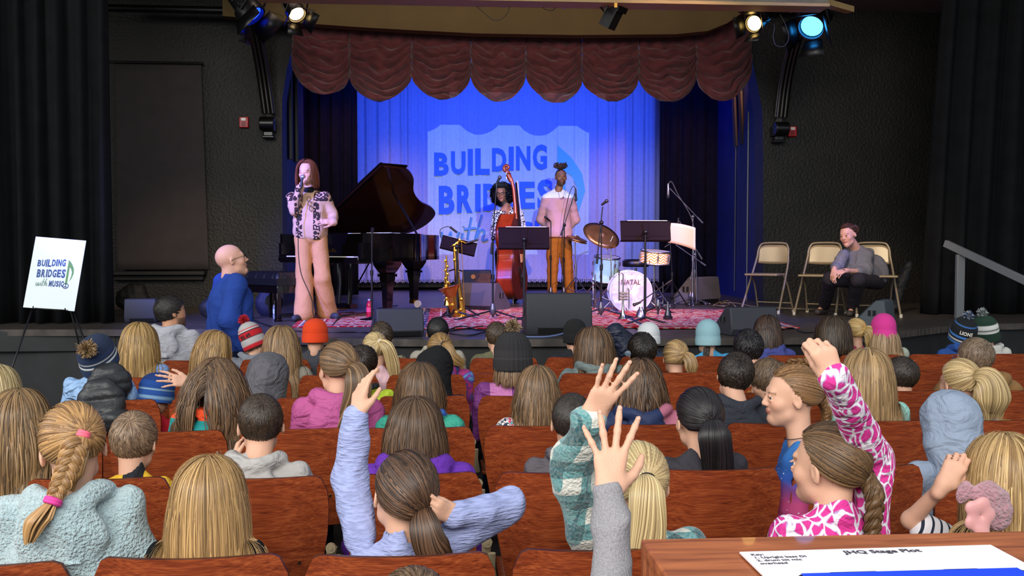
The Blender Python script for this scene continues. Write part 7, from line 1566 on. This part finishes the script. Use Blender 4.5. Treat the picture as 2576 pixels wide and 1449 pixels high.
# ------------------------------------------------------------------ desk, paper, tablet
dz = 1.215; dy1 = at(1612, 1356, Z=dz); t = thing('wooden_desk', 'orange-brown wooden desk top and side in the bottom right corner', 'desk', (dy1.x, 1.2, 0)); WD = mat('cherry_desk', rough=.5, coat=.1, fn=lambda nt, b: nt.links.new(ramp(nt, N(nt, 'TexNoise', {'Vector': coords(nt, (1, 9, 9)), 'Scale': 6., 'Detail': 5., 'Distortion': .6}).outputs[0], [(.3, c('#7a3a1c')), (.7, c('#b5683a'))]), b.inputs['Base Color']))
x0 = dy1.x; x1 = 1.75; yb = dy1.y
b = MB(); b.box(((x0 + x1) / 2, yb - .10, dz - .012), (x1 - x0, .20, .024)); b.box((x0 + .012, yb - .30, dz - .21), (.024, .60, .40)); b.build('ledge', WD, t, bevel=.003)
b = MB(); b.box(((x0 + x1) / 2, yb - .012, .6), (x1 - x0, .024, 1.17)); b.box((x0 + .012, yb - .3, .5), (.024, .6, 1.0)); b.box((x1 - .012, yb - .3, .6), (.024, .6, 1.17)); b.build('panels', WD, t, bevel=.003)
b = MB(); b.box(((x0 + x1) / 2, yb - .40, dz - .10), (x1 - x0 - .05, .42, .02)); b.build('lower_top', WD, t, bevel=.003)
A_, B_, C_, D_ = [at(px, py, Z=dz + .004) for px, py in ((1860, 1390), (2492, 1372), (2530, 1449), (1890, 1470))]
u = B_ - A_; v = D_ - A_; pz = Vector((0, 0, 1)); Mp = Matrix((u, -v, pz)).transposed().to_4x4(); Mp.translation = D_
Mp = Matrix((u.normalized(), u.normalized().cross(Vector((0, 0, -1))).normalized(), pz)).transposed().to_4x4(); Mp.translation = A_; U_ = u.length
t = thing('stage_plot_sheet', 'printed white stage plot paper lying on the wooden desk', 'paper', A_)
b = MB(); b.box((U_ / 2, -.11, 0), (U_, .22, .002), M=Mp); b.build('sheet', mat('white_sheet', '#e8e2ea', .7), t)
INK = mat('ink', '#3a3640', .7)
b = MB(); b.text('JHQ Stage Plot', .017, Mp @ M4((U_ * .54, -.016, .0015)), .0001, .0004); b.build('heading_text', INK, t)
b = MB()
for i, l_ in enumerate(('Key:', '1. Upright bass DI', '2. drum kit mic', 'overhead')): b.text(l_, .0095, Mp @ M4((U_ * (.03), -.0145 - .0115 * i, .0015)), .0001, .0001, align='LEFT')
b.build('key_text', INK, t)
tb = thing('tablet', 'blue-screened tablet in a black case at the bottom right', 'tablet', at(2200, 1449, Z=dz + .02))
F0, F1 = at(1990, 1464, Z=dz + .012), at(2572, 1448, Z=dz + .012); u = (F1 - F0).normalized(); vv = Vector((u.y, -u.x, 0)); Mt = Matrix((u, -vv, pz)).transposed().to_4x4(); Mt.translation = F0; W_ = (F1 - F0).length
b = MB(); b.prism([(0, -.2), (0, -.012), (.012, 0), (W_ * .15, 0), (W_ * .17, .003), (W_ * .36, .003), (W_ * .38, 0), (W_ * .64, 0), (W_ * .66, .003), (W_ * .8, .003), (W_ * .82, 0), (W_ - .012, 0), (W_, -.012), (W_, -.2)], -.006, .010, Mt); b.build('case', mat('case_black', '#16181c', .5), tb, bevel=.002)
b = MB(); b.box((W_ / 2, -.10, .0112), (W_ - .02, .19, .001), M=Mt); b.build('screen', mat('blue_screen', '#1238c0', .3, emit='#1238c0', es=.6), tb)
# ------------------------------------------------------------------ people standing at the stage
def adult(desc, M, S, byaw, s, hs, J_over, top, low, skin, hz, hands=None, floor=ST, hair=None, h=.0085, eye=True, closed=False, brow='#4a3020', stub=None, shoe=('#2a2a30', '#d8d8d8'), garment='sweater', lowname='trousers', topf={}, lowf={}, lip=LIP, iris='#3a2a1c'):
    J = joints(S, byaw, s, hz, False); J.update({k: (Vector(v) if not isinstance(v, (bool, float)) else v) for k, v in J_over.items()}); J['floor'] = floor
    t = thing('person', desc, 'person', (S.x, S.y, floor))
    body_solid(J, M, hs, hands).build('body', SKIN, t, h, face_col(M, hs, skin, lip, brow, stub))
    if eye: eyes(t, M, hs, iris, closed, skin)
    top_solid(J, **topf).build(garment, top, t, h * 1.1)
    legs_solid(J, **lowf).build(lowname, low, t, h * 1.3)
    shoes(t, J, shoe[0]); 
    if hair: hair(t, M, hs, J, 11, 3)
    return t, M, J
# man in blue standing on the floor before the stage
Ym = 7.35; hc = at(583, 655, Y=Ym); M = Matrix.Translation(hc) @ rot(72, -14, 0); S = hc + Vector((-.015, -.0, -.145)); by = 62
Bm = Matrix.Translation(S) @ rot(by)
t, M, J = adult('bald man with glasses in a blue long-sleeved shirt standing before the stage', M, S, by, .96, 1.08, {'ell': Bm @ Vector((-.24, .0, -.31)), 'wrl': Bm @ Vector((-.20, .10, -.52)), 'elr': Bm @ Vector((.23, -.08, -.29)), 'wrr': Bm @ Vector((.20, .04, -.5)), 'anl': Vector((S.x - .1, Ym, .07)), 'anr': Vector((S.x + .12, Ym, .07)), 'nk': 1.22},
    cloth('royal_blue_tee', '#274494', .06, amt=.45), cloth('dark_navy_jeans', '#10162e'), '#dfa88e', .92, floor=0, garment='long_sleeved_shirt', brow='#b89880', topf=dict(loose=1.22, puff=1.50, sleeve=.050, cuff=.036, folds_=(7, .014, 14)), lowf=dict(r=(.10, .075, .06)))
glasses(t, M, 1.08, '#1c1c20', .0018)
H = Hair(M, 1.08, '#a89888', '#d0c4b8', 4); H.short(260, .015, .006, low=-.1); u = None
# woman speaking
Yw = on_stage(785, 806).y; hc = at(771, 434, Y=Yw); M = Matrix.Translation(hc) @ rot(192, 5, 0); S = at(778, 486, Y=Yw + .02)
wristR, elR = at(757, 468, Y=Yw - .16), at(740, 530, Y=Yw - .10)
wristL, elL = at(838, 560, Y=Yw - .14), at(838, 545, Y=Yw + .02)
leo = mat('leopard_panels', rough=.9, fn=lambda nt, b: (lambda s, V: nt.links.new(N(nt, 'Mix', {0: mthn(nt, 'MULTIPLY', mthn(nt, 'LESS_THAN', mthn(nt, 'ABSOLUTE', mthn(nt, 'SUBTRACT', V, .40)), .17), mthn(nt, 'MAXIMUM', mthn(nt, 'MULTIPLY', mthn(nt, 'GREATER_THAN', mthn(nt, 'ABSOLUTE', s.outputs[0]), .055), mthn(nt, 'LESS_THAN', mthn(nt, 'ABSOLUTE', s.outputs[0]), .125)), mthn(nt, 'MULTIPLY', mthn(nt, 'GREATER_THAN', mthn(nt, 'ABSOLUTE', s.outputs[0]), .1), mthn(nt, 'GREATER_THAN', s.outputs[2], 1.22)))), 6: c('#c8a088'), 7: c('#2e1c1c')}, data_type='RGBA').outputs[2], b.inputs['Base Color']))(N(nt, 'SeparateXYZ', {0: coords(nt)}), N(nt, 'TexVoronoi', {'Vector': coords(nt), 'Scale': 24.}, feature='F1').outputs[0]))
sal = cloth('salmon_trousers', '#cc9464', .04, amt=.3)
ph_ = Vector((S.x + .0, S.y, ST + .93))
WR = Wcam(wristR, at(765, 448, Y=Yw - .17), (-.7, -.6, .1)); WL = Wcam(wristL, at(812, 556, Y=Yw - .2), (0, -.8, .5))
t, M, J = adult('woman with auburn bob speaking into a handheld microphone, leopard-panelled jacket, salmon trousers', M, S, 186, .98, 1.0, {'shr': at(737, 497, Y=Yw), 'shl': at(820, 497, Y=Yw), 'elr': elR, 'wrr': wristR, 'ell': at(838, 548, Y=Yw + .03), 'wrl': wristL, 'anl': on_stage(822, 803) + Vector((0, .02, .08)), 'anr': on_stage(763, 808) + Vector((0, .05, .08)), 'knl': at(812, 700, Y=Yw), 'knr': at(765, 700, Y=Yw), 'hipl': at(803, 600, Y=Yw), 'hipr': at(762, 600, Y=Yw), 'pelvis': at(782, 590, Y=Yw), 'footl': (.75, -.65, 0), 'footr': (-.5, -.85, 0)},
    leo, sal, '#e2ac98', ST + .93, hands={'r': {'W': WR, 'side': -1, 's': .9, 'curl': (55, 58, 60, 62), 'spread': .1, 'thumb': (20, 50)}, 'l': {'W': WL, 'side': -1, 's': .95, 'curl': (12, 16, 20, 26), 'spread': .8, 'thumb': (30, 20)}},
    hair=lambda t, M, hs, J, sd, i: (lambda H: (H.cap(low=.14), H.long(620, M.translation.z - .145, (), .010, .018, .003, 'c', .26, low=.22, back=.5), H.build(t)))(Hair(M, hs, '#5a2c1e', '#9a5a40', 5, .5)), closed=True, brow='#8a5a48', garment='jacket', topf=dict(loose=1.12, puff=1.08, sleeve=.048, cuff=.042, folds_=(5, .016, 16), collar=.0, hood=False, hem=at(780, 604, Y=Yw).z), lowf=dict(r=(.088, .088, .108), fold=(6, .010, 9), hem=.985, k=.008), shoe=('#2c3038', '#e0e0e0'))
b = MB(); F = frame_to(J['neck'], M.translation); b.lathe([(.062, -.02), (.058, .0), (.055, .04), (.054, .045)], F, 24); b.build('turtleneck', cloth('black_knit', '#15161c'), t, smooth=60)
b = MB(); q = at(777, 500, Y=Yw - .11)
for i in range(3): torus(b, (q.x + .012 * i, q.y - .004, q.z - .055 * i), .02, .0035, None, 14, 6) if False else b.tube([(q.x + .012 * i + .02 * math.cos(a), q.y - .01, q.z - .05 * i + .024 * math.sin(a)) for a in np.linspace(0, 2 * PI, 15)[:-1]], .0035, 6, closed=True)
b.build('pendant_necklace', mat('dark_amber', '#5a3c14', .3), t, smooth=180)
mc = thing('handheld_microphone', 'handheld microphone gripped at the mouth of the auburn-haired woman', 'microphone', at(759, 470, Y=Yw - .19)); a_, b_ = at(757, 474, Y=Yw - .20), at(761, 448, Y=Yw - .17)
b = MB(); b.cyl(a_, b_, .013, 14, .018); b.build('handle', BPLAST, mc, smooth=60); b = MB(); b.sphere(b_ + (b_ - a_).normalized() * .012, .025, 16); b.build('mesh_head', mat('mic_silver', '#a8a8b0', .3, metal=.6), mc, smooth=180)
b = MB(); b.tube(spline([at(x, y, Y=Yw - .20 + .0003 * i * 10) for i, (x, y) in enumerate([(757, 474), (752, 500), (750, 560), (751, 640), (758, 690), (775, 730), (786, 760), (788, 790), (800, 808)])], 6), .0045, 6)
b.build('microphone_cable', BPLAST, mc, smooth=180)
# man in two-tone sweater
Yp = on_stage(1408, 750).y; hc = at(1411, 447, Y=Yp); M = Matrix.Translation(hc) @ rot(176, -4, 0); S = at(1404, 485, Y=Yp + .02)
two = mat('two_tone_sweater', rough=.9, fn=zfn([(0, '#c88a98'), (.625, '#e4dcd8')], 2, .42, .0))
zsh = S.z
two = mat('white_and_pink_sweater', rough=.9, bump=.3, bsc=60, fn=lambda nt, b: (lambda s: nt.links.new(ramp(nt, mthn(nt, 'MULTIPLY', s.outputs[2], .5), [(0, c('#c48c94')), ((zsh - ST - .085) * .5, c('#e0dad8'))], 'CONSTANT'), b.inputs['Base Color']))(N(nt, 'SeparateXYZ', {0: coords(nt)})))
def dreads(t, M, hs, J, sd, i):
    H = Hair(M, hs, '#14100e', '#2a1c14', 3, .4); H.cap(low=.02, off=1.02); H.build(t, 'hair')
    b = MB(); rg = random.Random(2)
    for k in range(42):
        a = rg.uniform(0, 2 * PI); r_ = rg.uniform(.02, .075); z0 = .115; P = [M @ (Vector((.02 * math.cos(a), -.03 + .02 * math.sin(a), z0)) * hs), M @ (Vector((r_ * math.cos(a), -.03 + r_ * math.sin(a) * .8, z0 + .07 + rg.uniform(-.02, .03))) * hs), M @ (Vector((r_ * 1.4 * math.cos(a + .6), -.03 + r_ * 1.2 * math.sin(a + .6), z0 + .045 + rg.uniform(-.02, .02))) * hs), M @ (Vector((r_ * math.cos(a + 1.3), -.03 + r_ * math.sin(a + 1.3), z0 + .02)) * hs)]
        b.tube(spline(P, 4), .0075, 6)
    b.build('dreadlock_bun', mat('dreads', '#4a2c1c', .8, var=.4), t, smooth=180)
t, M, J = adult('man with topknot of dreadlocks in a white and pink sweater, tan trousers', M, S, 178, 1.06, 1.08, {'shr': at(1374, 500, Y=Yp), 'shl': at(1435, 500, Y=Yp), 'elr': at(1362, 552, Y=Yp + .12), 'wrr': at(1385, 578, Y=Yp + .22), 'ell': at(1446, 552, Y=Yp + .12), 'wrl': at(1424, 578, Y=Yp + .22), 'hipr': at(1392, 610, Y=Yp), 'hipl': at(1420, 610, Y=Yp), 'knr': at(1390, 680, Y=Yp), 'knl': at(1428, 680, Y=Yp), 'anr': on_stage(1389, 750) + Vector((0, 0, .07)), 'anl': on_stage(1433, 750) + Vector((0, 0, .07)), 'pelvis': at(1406, 598, Y=Yp)},
    two, cloth('tan_chinos', '#a86c2c', .06, amt=.5), '#8a5a3c', ST + 1.0, hair=dreads, brow='#1a1210', stub='#2a1a14', lip='#8a4a44', garment='sweater', topf=dict(loose=1.10, puff=1.16, sleeve=.058, cuff=.045, folds_=(8, .010, 12), hem=at(1405, 598, Y=Yp).z), lowf=dict(r=(.105, .078, .068), fold=(9, .010, 18)), shoe=('#8a5a28', '#d8d8d8'), h=.0095)
b = MB(); nk = J['neck']; b.tube(spline([at(1404, 480, Y=Yp - .05), at(1410, 500, Y=Yp - .14), at(1418, 492, Y=Yp - .13), at(1424, 476, Y=Yp - .06)], 6), .002, 5); b.sphere(at(1417, 497, Y=Yp - .15), .014, 8); b.build('pendant', mat('copper', '#b05a3a', .3, metal=.7), t, smooth=180)
# bassist
Yb = on_stage(1291, 764).y + .30; hc = at(1262, 485, Y=Yb); M = Matrix.Translation(hc) @ rot(196, 12, 4); S = at(1278, 530, Y=Yb + .03)
chk = mat('houndstooth_coat', rough=.9, fn=lambda nt, b: nt.links.new(N(nt, 'TexChecker', {'Vector': coords(nt, rot=(0, R(20), R(15))), 'Color1': c('#e0dce4'), 'Color2': c('#1a1626'), 'Scale': 36.}).outputs[0], b.inputs['Base Color']))
def afro(t, M, hs, J, sd, i):
    H = Hair(M, hs, '#07060a', '#1c1620', 3, .4); H.cap(low=.02, off=1.1); rg = np.random.RandomState(5); n = 2600
    d = rg.normal(size=(n, 3)); d /= np.linalg.norm(d, axis=1)[:, None]; L = d * np.array([.165, .135, .16]) * rg.uniform(.6, 1.05, (n, 1)) + np.array([0, -.045, -.01])
    L = L[~((L[:, 1] > .03) & (np.abs(L[:, 0]) < .085))]; n = len(L); tt = np.linspace(0, 1, 8); ph = rg.uniform(0, 6, n)
    P = L[:, None] + np.stack([.014 * np.cos(ph[:, None] + tt * 11), .014 * np.sin(ph[:, None] + tt * 11), -.05 * tt[None] * rg.uniform(.4, 1, (n, 1))], -1)
    H.ribbons(np.array(M.translation) + P * hs @ H.Q.T, .011); H.build(t)
    b = MB(); q = M @ Vector((0, .02, .10)); b.sphere(tuple(q + Vector((0, .0, .005))), .10, 20, sc=(1.0, .95, .42)); b.build('beret', mat('black_felt', '#0c0c10', .9), t, smooth=180)
wa, wb_ = at(1262, 530, Y=Yb - .24), at(1284, 534, Y=Yb - .24)
t, M, J = adult('woman with curly black hair, beret and glasses in a checked coat hugging the bass', M, S, 188, .98, .98, {'shr': at(1250, 540, Y=Yb), 'shl': at(1306, 538, Y=Yb), 'elr': at(1244, 585, Y=Yb - .08), 'wrr': wa, 'ell': at(1312, 575, Y=Yb - .08), 'wrl': wb_, 'hipr': at(1266, 640, Y=Yb), 'hipl': at(1292, 640, Y=Yb), 'knr': at(1264, 690, Y=Yb), 'knl': at(1294, 690, Y=Yb), 'anr': at(1262, 742, Y=Yb), 'anl': at(1296, 742, Y=Yb), 'pelvis': at(1279, 625, Y=Yb)},
    chk, cloth('black_trousers', '#121218'), '#8a5a44', ST + .85, hands={'r': {'W': Wcam(wa, at(1277, 518, Y=Yb - .27), (-.4, -.9, .2)), 'side': -1, 's': .85, 'curl': (40, 45, 48, 50), 'spread': .3}, 'l': {'W': Wcam(wb_, at(1268, 524, Y=Yb - .27), (.3, -.9, .3)), 'side': -1, 's': .85, 'curl': (35, 40, 42, 46), 'spread': .3}},
    hair=afro, brow='#1a1010', lip='#8a3a40', garment='coat', topf=dict(loose=1.0, puff=1.12, sleeve=.056, cuff=.046, folds_=(11, .010, 14)), lowf=dict(r=(.12, .09, .07), top=.3), h=.0095); glasses(t, M, .98, '#101014', .0026)
b = MB(); b.box(at(1250, 570, Y=Yb - .12), (.06, .03, .12)); b.build('red_cuff', mat('red_cloth', '#b01828', .8), t, bevel=.01)
# seated woman at the right
ch = fcu[2]; Ys = ch.location.y - .03; hcx = at(2133, 592, Y=Ys - .26); M = Matrix.Translation(hcx) @ rot(232, 10, 8); S = at(2152, 630, Y=Ys - .18)
h1, h2 = at(2112, 686, Y=Ys - .52), at(2098, 684, Y=Ys - .50); vee = cloth('grey_marl_sweater', '#6c6a72', .15, amt=.5)
t, M, J = adult('woman with brown bun in a grey v-neck sweater sitting with clasped hands', M, S, 212, 1.0, 1.02, {'shr': at(2122, 642, Y=Ys - .30), 'shl': at(2184, 638, Y=Ys - .10), 'elr': at(2106, 672, Y=Ys - .32), 'ell': at(2176, 684, Y=Ys - .28), 'wrl': at(2128, 681, Y=Ys - .48), 'wrr': at(2098, 679, Y=Ys - .46), 'pelvis': at(2192, 700, Y=Ys + .02), 'hipl': at(2208, 706, Y=Ys), 'hipr': at(2168, 704, Y=Ys - .02), 'knl': at(2158, 704, Y=Ys - .42), 'knr': at(2090, 702, Y=Ys - .36), 'anl': on_stage(2145, 795) + Vector((0, .0, .09)), 'anr': on_stage(2073, 791) + Vector((0, 0, .09)), 'footl': (-.6, -.8, 0), 'footr': (-.75, -.65, 0)},
    vee, cloth('dark_grey_slacks', '#2c2830', amt=.5), '#d09a84', ST + .55, hands={'l': {'W': Wcam(at(2128, 681, Y=Ys - .48), at(2104, 687, Y=Ys - .54), (0, -.5, .85)), 'side': 1, 's': .92, 'curl': (22, 25, 28, 30), 'spread': .6, 'thumb': (30, 10)}, 'r': {'W': Wcam(at(2098, 679, Y=Ys - .46), at(2094, 700, Y=Ys - .50), (-.7, -.6, 0)), 'side': -1, 's': .9, 'curl': (20, 30, 32, 34), 'spread': .6}},
    hair=lambda t, M, hs, J, sd, i: HP('#2a1a14', '#6a4430', (.0, -.95, .05), [(0, 0, 0)] and [tuple(M.to_3x3() @ Vector((.0, -.05, .01))), tuple(M.to_3x3() @ Vector((.02, -.06, -.05)))], .035, 1200, None, mix=.4, loose=.02)(t, M, hs, J, sd, i), brow='#4a3024', garment='sweater', topf=dict(loose=1.05, puff=1.08, sleeve=.056, cuff=.052, wr=.35, vneck=1, folds_=(12, .009, 22)), lowf=dict(r=(.10, .078, .064), fold=(13, .008, 14), hem=.93), shoe=('#3a302e', '#d8d8d8'), h=.0075)
X = Solid(.01); nk = J['neck']; b = MB(); F = frame_to(at(2122, 684, Y=Ys - .49), at(2128, 682, Y=Ys - .47)); torus(b, (0, 0, 0), .027, .004, F, 20, 6); b.build('bracelet', mat('dark_beads', '#2a1a18', .5), t, smooth=180)
